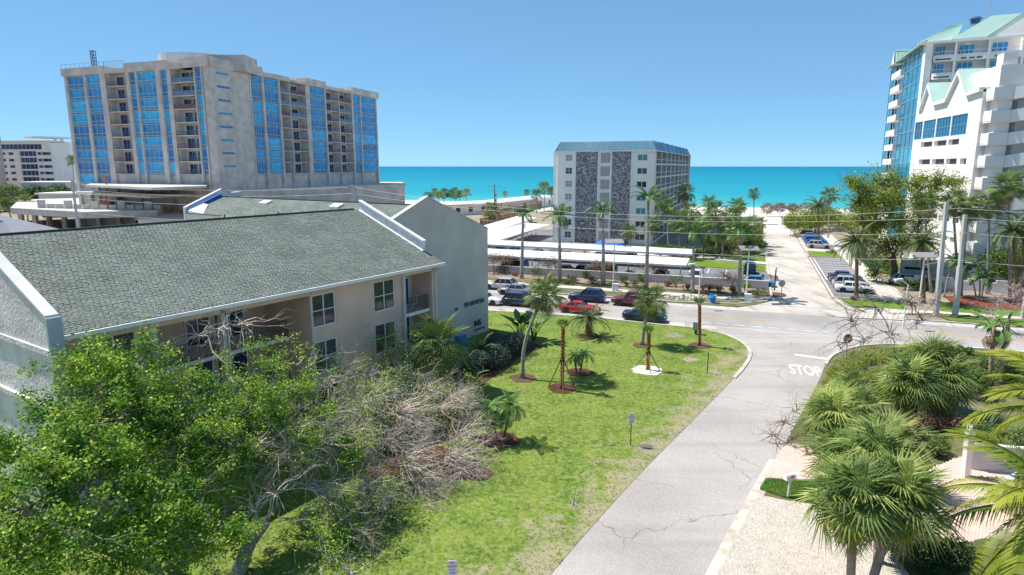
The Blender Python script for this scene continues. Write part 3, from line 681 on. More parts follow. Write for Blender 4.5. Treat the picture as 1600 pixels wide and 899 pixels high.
for s,t in ((27.0,29.5),(28.3,22.5),(25.6,25.6)): z = 10.2+ws*(s-23); mb.tube([(s,t,z),(s,t,z+.45)],.07,6)
mb.obj('vent_pipe', black_metal, rf2)
for s,t in ((30.6,27.5),(30.6,16.5)):
    z = 10.2+ws*(s-23); MB().hexa([(s,t,z+.03),(s+.7,t,z+.03+.7*ws),(s+.7,t+1.3,z+.03+.7*ws),(s,t+1.3,z+.03)],[(s,t,z+.2),(s+.7,t,z+.2+.7*ws),(s+.7,t+1.3,z+.2+.7*ws),(s,t+1.3,z+.2)]).obj('roof_vent', white_metal, rf2)
gable(nb, 38, 27.7, 36.9, 32.3, 14.35, 12.42, .35, white_wall, 'rear_gable_wall', ax='t')
mb = MB(); mb.hexa([(28.0,37.5,12.0),(31.9,37.5,13.55),(31.9,37.98,13.55),(28.0,37.98,12.0)],[(28.0,37.5,12.35),(31.9,37.5,13.95),(31.9,37.98,13.95),(28.0,37.98,12.35)]); mb.obj('blue_flashing', M('blue_membrane', (.03,.13,.42), .6, .1), nb)
mb = MB(); mb.hexa([(27.7,34.5,11.3),(29.6,36.6,12.7),(29.6,37.4,12.7),(27.7,37.4,12)],[(27.7,34.5,12.0),(29.6,36.6,12.8),(29.6,37.4,12.9),(27.7,37.4,12.2)]); mb.obj('cricket', white_metal, nb)
# lettering on the gable wall
letter_m = M('dark_letters', (.05,.045,.04), .5, .1)
def lettering(body, s, z, size, y=TG-.05, sx=1.0, ext=.03, parent=None, mat=None, rot=(PI/2,0,0), space=1.1, name='lettering', bold=0):
    me = text_mesh(body, size, ext, sx, bold=bold, space=space); me.materials.append(mat or letter_m)
    return inst(name, me, parent, (s, y, z), rot)
lettering('PRESIDENTIAL', 38.85, 3.5, .66, parent=g, sx=.6, space=1.4, bold=0)
lettering('THE', 35.9, 3.35, .34, parent=g, space=1.2, sx=.8)
lettering('845', 39.35, 1.28, .82, parent=g, sx=.9, bold=.02)
lettering('BENJAMIN FRANKLIN DR', 39.6, .62, .24, parent=g, sx=.62, mat=M('grey_letters',(.22,.21,.2),.6,.1))
MB().quad((40.2,TG-.02,.55),(40.3,TG-.02,.55),(40.3,TG-.02,.65),(40.2,TG-.02,.65)).obj('wall_plaque', white, nb)
# small house roof seen past the left end of the ridge
hs = empty('house', 'small grey hipped roof house seen beyond the left end of the shingle roof', 'house', (0,0,0))
p = [D(-90,330,47), D(0,336,45), D(118,364,40.5)]
mb = MB(); a,b_,c = p; dn = Vector((-3.5,-6,-3.2)); mb.quad(a,b_,b_+Vector((1.5,-2.5,-1.3)),a+dn); mb.quad(b_,c,c+Vector((-1,-3,-1.2)),b_+Vector((1.5,-2.5,-1.3)))
mb.quad(a+dn,b_+Vector((1.5,-2.5,-1.3)),c+Vector((-1,-3,-1.2)),a+dn+Vector((4,-4,-2))); mb.quad(a,a+Vector((0,10,-3)),c+Vector((0,8,-2)),c); mb.poly([a,c,b_]) 
mb.obj('roof', M('slate_grey_roof', (.20,.21,.25), .9, .06, .5), hs)
mb = MB(); bb = [Vector((q.x,q.y,0)) for q in (a+Vector((1,-4,0)), c+Vector((-2,-1,0)), c+Vector((-2,5,0)), a+Vector((1,7,0)))]
mb.hexa(bb, [q+Vector((0,0,9.2)) for q in bb]); mb.obj('wall', cream, hs)
# ============================================================ FAR BUILDINGS
def H17(px, Yz):            # plan point seen in column px, at camera distance zc, taken on the horizon row
    Y = Yz/CP; return Vector(((px-800)/1000*Yz, Y, 0))
def along(Pa, Qa, px):      # distance along the plan line Pa->Qa where column px (horizon row) meets it
    k = (px-800)/1000*CP; d = (Qa-Pa); L_ = d.length; u = d/L_
    return (k*Pa.y-Pa.x)/(u.x-k*u.y)
class Frame:
    """local frame of a facade: x to the right as seen from outside, y into the building"""
    def __init__(s, Pa, Qa): s.o = Vector(Pa); d = Vector(Qa)-s.o; d.z = 0; s.L = d.length; s.u = d.normalized(); s.yaw = math.atan2(d.y, d.x); s.v = Vector((-s.u.y,s.u.x,0))
    def P(s, x, y, z=0): return s.o+s.u*x+s.v*y+Vector((0,0,z))
    def hit(s, px, py, y=0.0):
        d = Vector(ray(px,py)); c = Vector((0,0,CAM_H)); k = (s.v.dot(s.o-c)+y)/s.v.dot(d)
        # v is horizontal so the camera height drops out
        q = c+d*k; return (s.u.dot(q-s.o), q.z)
    def put(s, o, x=0, y=0, z=0, root=None):
        p = s.P(x,y,z); o.location = p-(root.location if root else Vector()); o.rotation_euler = (0,0,s.yaw-(root.rotation_euler.z if root else 0)); return o
def fpart(fr, mb, name, mat, root, smooth=False):
    o = mb.obj(name, mat, root, smooth=smooth); fr.put(o, root=root); return o

# ---------------- tower under construction
L0, C0, E0 = H17(120,173), H17(340,156), H17(590.5,228)
cb = empty('tower_under_construction', 'large unfinished grey concrete tower with bright blue glass and bare balconies', 'building', (C0.x,C0.y,0))
fL, fR = Frame(L0,C0), Frame(C0,E0)
F0, FH, NF = 14.95, 3.15, 8
cage = M('weathered_white_mullion', (.50,.56,.60), .6, .1, 1)
slab_c = concrete
def dglass(fr, x0, x1, nx, root, z0=F0, n=NF, mat=None, y=.12):
    for k in range(n):
        o = window(None, x0, x1, z0+FH*k+.10, z0+FH*(k+1)-.06, y, nx, 1, fw=.13, gm=mat or blue_glass, fm=cage, dep=.14)
        o.parent = root; q = fr.P((x0+x1)/2, y, z0+FH*k+.10)-root.location; o.location = q; o.rotation_euler = (0,0,fr.yaw)
        tr = (z0+FH*k+.22)
    tm = MB().box(-(x1-x0)/2,(x1-x0)/2,-.06,.1,0,.13).mesh('transom', cage)
    for k in range(n): inst('transom', tm, root, fr.P((x0+x1)/2,y,z0+FH*k+.95)-root.location, (0,0,fr.yaw))
def dbalc(fr, x0, x1, root, n=NF, z0=F0, out=.0, wins=2, mat=None):
    wb = MB()
    holes = []
    w = x1-x0
    wb.quad((x0,2.2,z0),(x1,2.2,z0),(x1,2.2,z0+FH*n),(x0,2.2,z0+FH*n)); wb.quad((x0,0,z0),(x0,2.2,z0),(x0,2.2,z0+FH*n),(x0,0,z0+FH*n)); wb.quad((x1,0,z0),(x1,0,z0+FH*n),(x1,2.2,z0+FH*n),(x1,2.2,z0))
    fpart(fr, wb, 'recess_wall', M('pale_recess_render',(.72,.66,.62),.9,.12,.5), root)
    for k in range(n):
        z = z0+FH*k
        mb = MB(); mb.box(x0+.01,x1-.01,-out-.25,2.19,z-.12,z+.1); o = fpart(fr, mb, 'balcony_slab', slab_c, root)
        r = MB(); nn = max(2,int(w/.9))
        for i in range(nn+1): xx = x0+.05+(w-.1)*i/nn; r.box(xx-.03,xx+.03,-out-.2,-out-.14,z+.1,z+1.2)
        r.box(x0,x1,-out-.2,-out-.14,z+1.15,z+1.22); r.box(x0,x1,-out-.2,-out-.14,z+.6,z+.65)
        if k > 4 and int(x0) % 2: r.quad((x0,-out-.17,z+.15),(x1,-out-.17,z+.15),(x1,-out-.17,z+1.1),(x0,-out-.17,z+1.1))
        fpart(fr, r, 'balcony_railing', (M('red_purple_rail',(.22,.10,.14),.6,.2) if (k+int(x0)) % 3 == 0 else M('blue_grey_rail',(.16,.25,.38),.5,.2)), root)
        ww = w*.36
        for j in range(wins):
            xx = x0+w*(.30+.42*j) if wins > 1 else x0+w*.62
            o = window(None, 0, ww, 0, 2.5, 0, 2, 1, fw=.1, gm=dark_glass if mat is None else mat, fm=cage, dep=.1); o.parent = root
            o.location = fr.P(xx, 2.08, z+.12)-root.location; o.rotation_euler = (0,0,fr.yaw)
piers = MB(); 
def bays(fr, L_, root):
    pts = [along(fr.o, fr.P(fr.L,0), a[0]) for a in L_]
    for (a, x0) in zip(L_, pts):
        x1 = along(fr.o, fr.P(fr.L,0), a[1])
        if a[2] == 'g': low = fr is fL and a[0] < 175; dglass(fr, x0-.1, x1+.1, a[3], root, y=-.05, z0=F0-FH*low, n=NF+low)
        if a[2] == 'b': dbalc(fr, x0, x1, root, wins=a[3])
        if a[2] == 'p':
            mb = MB(); mb.box(x0+.1,x1-.1,-.4,2.2,0,F0+FH*NF+.3); fpart(fr, mb, 'pier', concrete, root)
bays(fL, [(118.5,123,'p'),(123,147.5,'g',3),(147.5,152,'p'),(152,173,'g',3),(173,182,'p'),(182,212,'b',2),(212,218,'p'),(218,227,'g',1),(227,230,'p'),(230,258,'g',4),(258,266,'p'),(266,275,'g',1),(275,282,'p'),(282,316,'b',3),(316,319,'p'),(319,327,'g',1),(327,329.5,'p'),(329.5,339,'g',2)], cb)
bays(fR, [(397,400,'p'),(400,416,'g',4),(416,420,'p'),(420,441,'g',4),(441,444,'p'),(444,457,'b',1),(457,458.5,'p'),(458.5,482,'b',2),(482,489,'p'),(489,511,'g',4),(511,513.5,'p'),(513.5,532,'b',2),(532,533.5,'p'),(533.5,552,'b',2),(552,555,'p'),(555,565,'g',2),(565,567,'p'),(567,589,'g',3),(589,591,'p')], cb)
# blank stair wall with strips of small windows
xw = along(fR.o, fR.P(fR.L,0), 397); small = []
for k in range(8): small.append((1.6,6.0,F0+FH*k+1.7,F0+FH*k+2.45,.25))
mb = MB(); mb.holed(0,xw,0,41.2,-.35,small); mb.quad((0,-.35,0),(0,-.35,41.2),(0,2,41.2),(0,2,0)); mb.quad((xw,-.35,0),(xw,2,0),(xw,2,41.2),(xw,-.35,41.2))
fpart(fR, mb, 'stair_wall', M('mottled_render', (.62,.55,.50), .95, .16, .5, 8, bump=.4, bscale=3), cb)
for h in small:
    o = window(None, 0, 4.4, 0, .75, 0, 3, 1, fw=.14, gm=blue_glass, fm=cage, dep=.1); o.parent = cb; o.location = fR.P(3.8,-.2,h[2])-cb.location; o.rotation_euler = (0,0,fR.yaw)
mb = MB()
for k in range(9): mb.box(0,xw,-.40,-.352,F0+FH*k-.05,F0+FH*k+.05)
mb.box(xw*.52,xw*.52+.15,-.41,-.352,14,41.1); fpart(fR, mb, 'joint_band', concrete, cb)
# core, roofs, parapets
def back(fr, x, y, z=0): return fr.P(x,y,z)
core = [fL.P(0,2.25),fL.P(fL.L,2.25),fR.P(0,2.25),fR.P(fR.L,2.25),fR.P(fR.L-4,22),fR.P(6,22),fL.P(fL.L-6,22),fL.P(2,22)]
mb = MB(); mb.prism([(p.x-C0.x,p.y-C0.y) for p in core], 0, 40.15); mb.obj('core', concrete, cb)
for fr, a, b_, zt in ((fL,117,182,42.1),(fL,182,212.5,41.2),(fL,212.5,281.5,42.3),(fL,281.5,316,41.3),(fL,316,340.5,42.5),(fR,339.5,417.5,42.5),(fR,417.5,457,41.4),(fR,457,483,40.8),(fR,483,513,42.2),(fR,513,553,41.1),(fR,553,593,42.3)):
    x0, x1 = along(fr.o, fr.P(fr.L,0), a), along(fr.o, fr.P(fr.L,0), b_)
    mb = MB(); mb.box(x0,x1,-.7,9,F0+FH*NF+.05,zt); fpart(fr, mb, 'parapet', concrete, cb)
c = fL.P(fL.L*.62, 15)
mb = MB(); mb.disc((c.x-C0.x,c.y-C0.y,40.2), 9.5, 5.2, 28); mb.obj('rooftop_drum', M('pale_blue_grey_panel', (.5,.55,.6), .7, .06, .5), cb)
mb = MB(); p = fL.P(fL.L*.92, 10); mb.box(p.x-C0.x-6,p.x-C0.x+6,p.y-C0.y-4,p.y-C0.y+4,40.2,44); mb.obj('rooftop_block', concrete, cb)
mb = MB()
for (dx,dy) in ((0,0),(.9,0),(.9,.9),(0,.9)): mb.beam((dx,dy,0),(dx,dy,5.4),.12)
for k in range(7):
    z = .2+k*.8
    for a,b_ in (((0,0),(.9,0)),((.9,0),(.9,.9)),((.9,.9),(0,.9)),((0,.9),(0,0))): mb.beam((*a,z),(*b_,z),.09); mb.beam((*a,z),(*b_,min(5.3,z+.8)),.07)
q = fL.P(along(fL.o,fL.P(fL.L,0),134),5,42.1)-cb.location; mb.obj('lattice_mast', M('blue_steel', (.06,.16,.30), .5, .1), cb, q)
mb = MB()
for fr,a,b_ in ((fL,117,182),(fL,182,212)):
    x0, x1 = along(fr.o, fr.P(fr.L,0), a), along(fr.o, fr.P(fr.L,0), b_); n = 9
    for i in range(n+1): x = x0+(x1-x0)*i/n; mb.beam(fr.P(x,-.4,41.2)-cb.location, fr.P(x,-.4,43.1)-cb.location, .07)
    mb.beam(fr.P(x0,-.4,43.1)-cb.location, fr.P(x1,-.4,43.1)-cb.location, .07)
mb.obj('roof_guard_rail', grey_metal, cb)
# storey under the glass
x1 = fR.L
for a,b_,n in ((419,441,3),(442,482,5),(489,512,3),(513,552,4),(553,590,4)):
    xa, xb = along(fR.o, fR.P(fR.L,0), a), along(fR.o, fR.P(fR.L,0), b_)
    o = window(None, xa, xb, 0, 3.5, 0, n, 1, fw=.16, gm=dark_glass, fm=cage, dep=.1); o.parent = cb; o.location = fR.P((xa+xb)/2,.3,11.2)-cb.location; o.rotation_euler = (0,0,fR.yaw)
mb = MB(); mb.box(.5,fR.L,.35,2.2,0,F0); fpart(fR, mb, 'base_wall', concrete, cb)
mb = MB(); mb.box(0,fL.L,.35,2.2,0,F0); fpart(fL, mb, 'base_wall', concrete, cb)
for k in range(8):       # balconies seen end on at the far right corner
    z = F0+FH*k; mb = MB(); mb.box(fR.L,fR.L+1.7,.5,4,z-.12,z+.12)
    for i in range(4): mb.box(fR.L+1.55,fR.L+1.62,.6+i*1.1,.67+i*1.1,z+.1,z+1.15)
    mb.box(fR.L,fR.L+1.7,.5,.56,z+1.1,z+1.18); mb.box(fR.L+1.6,fR.L+1.66,.5,4,z+1.1,z+1.18); fpart(fR, mb, 'side_balcony', slab_c, cb)
# podium to the right
pts = [G(345,303,11.1),G(432,294,11.1),G(620,288.6,11.1),G(632,288,11.1),G(628,284.5,11.1),G(480,284.5,11.1)]
mb = MB(); mb.prism([(p.x-C0.x,p.y-C0.y) for p in pts], 0, 11.1); pod = mb.obj('podium', concrete, cb)
mb = MB(); mb.prism([(p.x-C0.x,p.y-C0.y) for p in [G(345,302.4,11.15),G(432,293.5,11.15),G(634,287.6,11.15),G(628,284.5,11.15),G(480,284.5,11.15)]], 10.5, 11.15); mb.obj('podium_cap', concrete, cb)
# left podium: canopy slabs, deck and columns
def slabpoly(name, L_, z, th, mat=concrete):
    mb = MB(); mb.prism([(G(a,b,z).x-C0.x,G(a,b,z).y-C0.y) for a,b in L_], z-th, z); return mb.obj(name, mat, cb)
slabpoly('entrance_canopy', [(134,288.5),(236,293.5),(322,290.5),(330,284),(160,283)], 12.5, .55, concrete_light)
slabpoly('upper_slab', [(118,299.5),(236,305.5),(322,301),(330,293),(140,293)], 10.4, .7, concrete_light)
slabpoly('deck', [(16,325),(130,331.5),(245,328.5),(292,322),(300,305),(30,312)], 6.6, 1.5, concrete_light)
for a,b_,w in ((142,324,1.6),(182,323,1.4),(210,322,1.4),(233,321,1.2),(252,320,1.0),(276,318,1.2)):
    p = G(a,b_,6.6)-cb.location; MB().box(p.x-w/2,p.x+w/2,p.y-w/2,p.y+w/2,6.6,9.8).obj('column', concrete_light, cb)
for a in (28,50,72,96,120,150,182,206,232,262): p = G(a,333,5.2)-cb.location; MB().box(p.x-.5,p.x+.5,p.y+.4,p.y+1.3,0,5.1).obj('column', concrete_light, cb)
mb = MB(); a, b_ = G(150,316,6.6)-cb.location, G(300,313,6.6)-cb.location; mb.quad((a.x,a.y,6.6),(b_.x,b_.y,6.6),(b_.x,b_.y,12),(a.x,a.y,12)); mb.obj('dark_glazing', dark_glass, cb)
mb = MB(); a, b_ = G(16,330,3)-cb.location, G(300,330,3)-cb.location; mb.quad((a.x,a.y+14,0),(b_.x,b_.y+14,0),(b_.x,b_.y+14,5.2),(a.x,a.y+14,5.2)); mb.obj('undercroft_shade_sheet', M('undercroft_shade_blue',(.05,.07,.12),.9,.3,.3), cb)  # back sheet with the shade under the deck put into its dark colour
for i in range(14): q = G(60+i*14,325.5+.4*min(i,6),6.6)-cb.location; MB().box(q.x-.9,q.x+.9,q.y+1,q.y+1.5,6.6,7.7 if i%3 else 8.6).obj('deck_upstand', concrete_light, cb)
# orange boom lift on the deck
bl = empty('boom_lift', 'orange boom lift standing on the deck of the unfinished tower', 'lift', G(168,325,6.6))
orange = M('orange_paint', (.5,.14,.06), .5, .15)
MB().box(-1.3,1.3,-.9,.9,.4,1.5).obj('chassis', orange, bl); mb = MB()
for x in (-.9,.9):
    for y in (-.8,.8): mb.wheelcyl((x,y,.45),.45,.3,10)
mb.obj('wheel', black_metal, bl); mb = MB(); mb.beam((-.3,0,1.5),(.5,0,5.6),.35); mb.beam((.5,0,5.6),(.1,0,7.4),.28); mb.box(-.4,.7,-.5,.5,7.2,8.2); mb.obj('boom', M('orange_boom', (.45,.2,.12), .6, .2), bl)
# construction clutter at the foot
def clutter(label, cat, name, p, n, cols, spread, hmax, group=None, z=0):
    e = empty(name, label, cat, p, 0, group)
    for i in range(n):
        mb = MB(); w, d, h = random.uniform(.6,3), random.uniform(.4,1.6), random.uniform(.3,hmax); mb.box(-w/2,w/2,-d/2,d/2,0,h)
        mb.obj('piece', cols[i%len(cols)], e, (random.uniform(-spread,spread), random.uniform(-spread,spread)*.4, 0), (0,0,random.uniform(0,3)))
lum = M('orange_timber', (.42,.15,.07), .9, .3); paleb = M('pale_sheet', (.6,.58,.55), .9, .1)
for (px,py,lb) in ((215,352,'stack of orange timber and form panels below the concrete deck'),):
    e = empty('timber_stack', lb, 'timber', G(225,348,2.2)-Vector((0,0,2.2)))
    for i in range(16): mb = MB(); mb.beam((random.uniform(-7,0),random.uniform(-1,1),.3+i*.28),(random.uniform(1,8),random.uniform(-1,1),.3+i*.28+random.uniform(-.6,.9)),.3); mb.obj('plank', lum, e)
clutter('heap of pale panels and red sheeting on the ground left of the leaning palm', 'building material', 'material_heap', G(60,352,0), 14, [paleb,lum,M('pink_sheet',(.5,.2,.22),.8,.2),paleb], 8, 1.6)
e = empty('site_shed', 'white flat roofed shed with orange timber on top beside the unfinished tower', 'shed', G(260,352,3)-Vector((0,0,3)))
mb = MB(); mb.hexa([(-5,-3,0),(5,-3,0),(5,5,0),(-5,5,0)],[(-5,-3,4.6),(5,-3,4.6),(5,5,5.6),(-5,5,5.6)]); mb.obj('body', white_wall, e)
mb = MB(); mb.hexa([(-5.4,-3.6,4.61),(5.4,-3.6,4.61),(5.4,5.4,5.75),(-5.4,5.4,5.75)],[(-5.4,-3.6,4.8),(5.4,-3.6,4.8),(5.4,5.4,5.95),(-5.4,5.4,5.95)])
mb.obj('roof', M('off_white_sheet', (.62,.6,.58), .8, .08, stretch=(1,8,1)), e); mb = MB()
for i in range(18): x = random.uniform(-4,5.5); mb.beam((x,random.uniform(1,5),5.9),(x+random.uniform(-2,2),random.uniform(2,6),5.9+random.uniform(.3,1.6)),.22)
mb.obj('timber', lum, e)

# ---------------- hotel far left
hz = 310; fH = Frame(H17(-60,318), H17(84,hz)); ho = empty('hotel', 'long white hotel with bands of dark blue windows far behind on the left', 'building', (fH.o.x,fH.o.y,0))
x2 = along(fH.o, fH.P(fH.L,0), 84); hol = []; zf = [9.0+3.1*k for k in range(6)]
def HX(px): return along(fH.o, fH.P(fH.L,0), px)
for z in zf[:5]:
    for a,b_ in ((5,9),(17,22),(62,66),(38,42)): hol.append((HX(a)-.6,HX(b_)+.6,z+.9,z+2.4,.3))
    hol.append((HX(32.5),HX(59),z+.35,z+2.9,.6)); hol.append((HX(-8),HX(3),z+.35,z+2.9,.6)); hol.append((HX(66.5),HX(83),z+.9,z+2.4,1.2))
hol = [h for h in hol if not (abs(h[0]-(HX(38)-.6)) < .01)]
hol.append((HX(-20),HX(69),25.0,27.6,.5))
mb = MB(); mb.holed(0,fH.L,0,29,0,hol); mb.box(0,fH.L,2,14,0,28.9); fpart(fH, mb, 'facade', white_wall, ho)
for h in hol:
    n = max(1,int((h[1]-h[0])/2.2)); o = window(None, h[0],h[1],0,h[3]-h[2],0,n,1,fw=.15,gm=M('navy_window',(.02,.05,.16),.1,.3,rand=.3),fm=win_frame,dep=.1); o.parent = ho; o.location = fH.P((h[0]+h[1])/2,(h[4] if len(h)>4 else .3)-.05,h[2])-ho.location; o.rotation_euler = (0,0,fH.yaw)
mb = MB(); mb.box(-1,fH.L+1,-1,3,28.6,29.2); fpart(fH, mb, 'cornice', white, ho)
fH2 = Frame(H17(84,hz), H17(113,316)); mb = MB(); mb.box(0,fH2.L,0.1,14,0,28.2); fpart(fH2, mb, 'end_wing', white_wall, ho)
mb = MB(); mb.box(-8,fH2.L+1,-1,10,30.2,31.0); mb.box(2,3,1,2,28.2,30.2); mb.box(fH2.L-3,fH2.L-2,1,2,28.2,30.2); fpart(fH2, mb, 'roof_canopy', white_wall, ho)
tw = empty('beige_tower', 'beige windowless tower top with a flat dark cap at the left edge', 'building', H17(-8,300))
mb = MB(); mb.box(-12,3,-3,2,0,38.6); mb.obj('shaft', M('beige_render', (.55,.48,.42), .9, .05, .3), tw); MB().box(-12.5,3.5,-3.5,2.5,38.6,39.8).obj('cap', M('taupe_cap', (.30,.26,.24), .9, .05), tw)
for px,pw,row0,zc,zt,lb in ((62,34,315,250,10.5,'low white flat roofed building below the far hotel'),(98,44,322,215,7.6,'low cream building with a dark doorway left of the unfinished tower')):
    fr = Frame(H17(px-pw,zc), H17(px+pw,zc)); e = empty('low_building', lb, 'building', (fr.o.x,fr.o.y,0)); hl = [(4+i*6,8+i*6,.4,zt-1.6) for i in range(int(fr.L/6)-1)]
    mb = MB(); mb.holed(0,fr.L,0,zt,0,hl,.4); mb.box(0,fr.L,.8,12,0,zt-.05); fpart(fr, mb, 'wall', cream, e)
    mb = MB(); mb.box(-.8,fr.L+.8,-.8,12.6,zt,zt+.5); fpart(fr, mb, 'roof', white_wall, e)
    for h in hl:
        o = window(None,h[0],h[1],0,h[3]-h[2],0,2,1,fw=.15,gm=dark_glass,dep=.1); o.parent = e; o.location = fr.P((h[0]+h[1])/2,.3,h[2])-e.location; o.rotation_euler = (0,0,fr.yaw)

# ---------------- condominium in the middle
CW, CL, CE = 21.3, 75.0, 20.25
co = empty('condominium', 'seven storey condominium with two dark stone panels and a blue grey mansard roof', 'building', W(-41.6,140.8), ROAD_YAW)
cwall = M('condo_cream_wall', (.84,.82,.76), .85, .04, .3); fh = 2.86
holes = []
for k in range(7): z = CE-fh*(k+1)+.75; holes += [(1.75,3.35,z,z+1.45,.18),(17.7,19.95,z,z+1.45,.18)]
holes += [(4.2,9.1,0,CE,.12),(9.75,11.85,0.3,CE-.3,.25),(12.3,16.4,0,CE,.12)]
mb = MB(); mb.holed(0,CW,0,CE,0,holes); mb.quad((0,0,0),(0,0,CE),(0,CL,CE),(0,CL,0)); mb.quad((0,CL,0),(0,CL,CE),(CW,CL,CE),(CW,CL,0))
mb.quad((CW,0,0),(CW,2.6,0),(CW,2.6,CE),(CW,0,CE)); mb.obj('wall', cwall, co)
for k in range(7):
    z = CE-fh*(k+1)+.75
    gm_ = (glass, M('teal_window', (.05,.22,.25), .15, .2, rand=.3), glass)[k%3]
    window(co,1.75,3.35,z,z+1.45,.1,2,2,fw=.1,gm=M('shade_window',(.35,.36,.36),.5,.1) if k in (0,2,3) else glass); window(co,17.7,19.95,z,z+1.45,.1,2,1,fw=.14,gm=M('teal_window', (.05,.22,.25), .15, .2, rand=.3) if k in (0,3,4) else glass)
# rubble stone panels: every stone proud by its own amount
stone_m = M('dark_rubble_stone', (.44,.42,.43), .85, .3, 2, 4, bump=.4, island=.7, col2=(.22,.21,.23))
def rubble(x0,x1,z0,z1,y,n,name='stones'):
    xs = rng.uniform(x0,x1,n); zs = rng.uniform(z0,z1,n); r = rng.uniform(.13,.34,n); k = 6
    a = np.sort(rng.uniform(0,2*PI,(n,k)),1); rr = r[:,None]*rng.uniform(.6,1.1,(n,k)); d = rng.uniform(.02,.17,n)
    ox = np.clip(xs[:,None]+rr*np.cos(a),x0,x1); oz = np.clip(zs[:,None]+rr*np.sin(a)*.8,z0,z1)
    V = np.empty((n,k+1,3)); V[:,:k,0] = ox; V[:,:k,2] = oz; V[:,:k,1] = y; V[:,k,0] = xs; V[:,k,2] = zs; V[:,k,1] = y-d
    V[:,:k,1] = (y-d*.55)[:,None]*1.0
    F = np.array([(i,(i+1)%k,k) for i in range(k)])
    o = inst(name, fast_mesh(name, V.reshape(-1,3), (F[None]+(k+1)*np.arange(n)[:,None,None]).reshape(-1,3), stone_m), co); setp(o, kind='stuff')
for x0,x1 in ((4.2,9.1),(12.3,16.4)):
    MB().quad((x0,.11,0),(x1,.11,0),(x1,.11,CE),(x0,.11,CE)).obj('stone_panel', M('dark_mortar',(.09,.09,.105),.95,.2), co); rubble(x0,x1,0,CE,.1,4200)
MB().quad((9.75,.24,.3),(11.85,.24,.3),(11.85,.24,CE-.3),(9.75,.24,CE-.3)).obj('breeze_backing', M('shade_grey', (.30,.31,.30), .9, .1), co)
for k in range(7):
    z0 = CE-fh*(k+1)+.35; b = MB()
    for i in range(8): x = 9.78+i*.29; b.box(x,x+.05,.08,.22,z0,z0+fh-.75)
    for i in range(9): zz = z0+i*.26; b.box(9.76,11.84,.085,.215,zz,zz+.05)
    b.obj('breeze_block_screen', cwall, co); MB().box(9.76,11.84,.05,.23,z0+fh-.72,z0+fh-.02).obj('spandrel', white_wall, co)
mb = MB()
for x in (3.95,9.25,11.95,16.5): mb.box(x,x+.22,-.18,.1,0,CE-.01)
mb.obj('pilaster', white_wall, co)
mb = MB()
for k in range(7): mb.box(-.5,-.02,.4,CL,CE-fh*(k+1)-.1,CE-fh*(k+1)+.1)
for j in range(9): mb.box(-1.2,-.02,.6+j*9,.9+j*9,0,CE)
mb.obj('left_gallery', cwall, co)
# right side: fins, slabs, screened balconies
scr = M('screen_glass', (.05,.055,.065), .6, .3, rand=.6, spec=.15)
mb = MB(); mb.quad((CW-1.8,2.6,0),(CW-1.8,CL,0),(CW-1.8,CL,CE),(CW-1.8,2.6,CE)); mb.obj('side_wall', cwall, co)
nb_ = 8; bw = (CL-2.6)/nb_
for j in range(nb_):
    y0 = 2.6+bw*j
    for k in range(7):
        z = CE-fh*(k+1)
        MB().box(CW-1.8,CW+.06,y0+.15,y0+bw-.15,z-.12,z+.08).obj('balcony_slab', white_wall, co)
        key = 'condo_screen'
        if key not in MATS:
            f = MB()
            for i in range(5): yy = i*(bw-.5)/4; f.box(-.05,.05,yy-.035,yy+.035,0,fh-.3)
            f.box(-.04,.04,0,bw-.5,.95,1.05); f.box(-.04,.04,0,bw-.5,0,.1)
            g_ = MB(); g_.quad((0,0,.0),(0,bw-.5,0),(0,bw-.5,fh-.3),(0,0,fh-.3)); MATS[key] = (f.mesh('screen', white_metal), g_.mesh('pane', scr))
        o = inst('screen', MATS[key][0], co, (CW-.1,y0+.35,z+.1)); inst('pane', MATS[key][1], o)
    MB().box(CW-1.8,CW+.12,y0-.14,y0+.14,0,CE-.01).obj('fin_wall', cwall, co)
MB().box(CW-1.8,CW+.7,CL-.2,CL+.16,0,CE-.01).obj('fin_wall', white_wall, co)
# mansard
tile = M('blue_grey_roof_tile', (.20,.38,.48), .45, .18, 1.5, 4, col2=(.28,.44,.52))
zt = 22.35; o_ = .55; inn = .5
base = [(-o_,-o_,CE),(CW+o_,-o_,CE),(CW+o_,CL+o_,CE),(-o_,CL+o_,CE)]; top = [(inn,inn,zt),(CW-inn,inn,zt),(CW-inn,CL-inn,zt),(inn,CL-inn,zt)]
mb = MB(); mb.hexa(base, top); ro = mb.obj('mansard_roof', tile, co)
rb = MB()
for i in range(4):
    a,b_,c_,d_ = [Vector(p) for p in base],[Vector(p) for p in top],0,0
    p0,p1 = Vector(base[i]),Vector(base[(i+1)%4]); q0,q1 = Vector(top[i]),Vector(top[(i+1)%4]); n = int((p1-p0).length/.42)
    for j in range(n+1): t = j/n; rb.beam(p0.lerp(p1,t), q0.lerp(q1,t), .13, .16)
    for j in range(1,6): t = j/6; rb.beam(p0.lerp(q0,t), p1.lerp(q1,t), .12, .10)
rb.obj('tile_ribs', tile, ro); mb = MB(); mb.box(-.62,CW+.62,-.62,-.56,CE-.12,CE+.05); mb.box(CW+.56,CW+.62,-.55,CL,CE-.12,CE+.05); mb.obj('gutter', white_metal, co)
for j in range(6):      # blue sheets patched on the side slope
    y = 12+j*9.5; p0,q0 = Vector((CW+o_+.1,y,CE+.15)),Vector((CW-inn+.15,y,zt+.1)); MB().quad(p0,p0+Vector((0,4,0)),q0+Vector((0,5,0)),q0+Vector((0,1,0))).obj('blue_patch', M('bright_blue_sheet',(.05,.30,.68),.4,.15), ro)

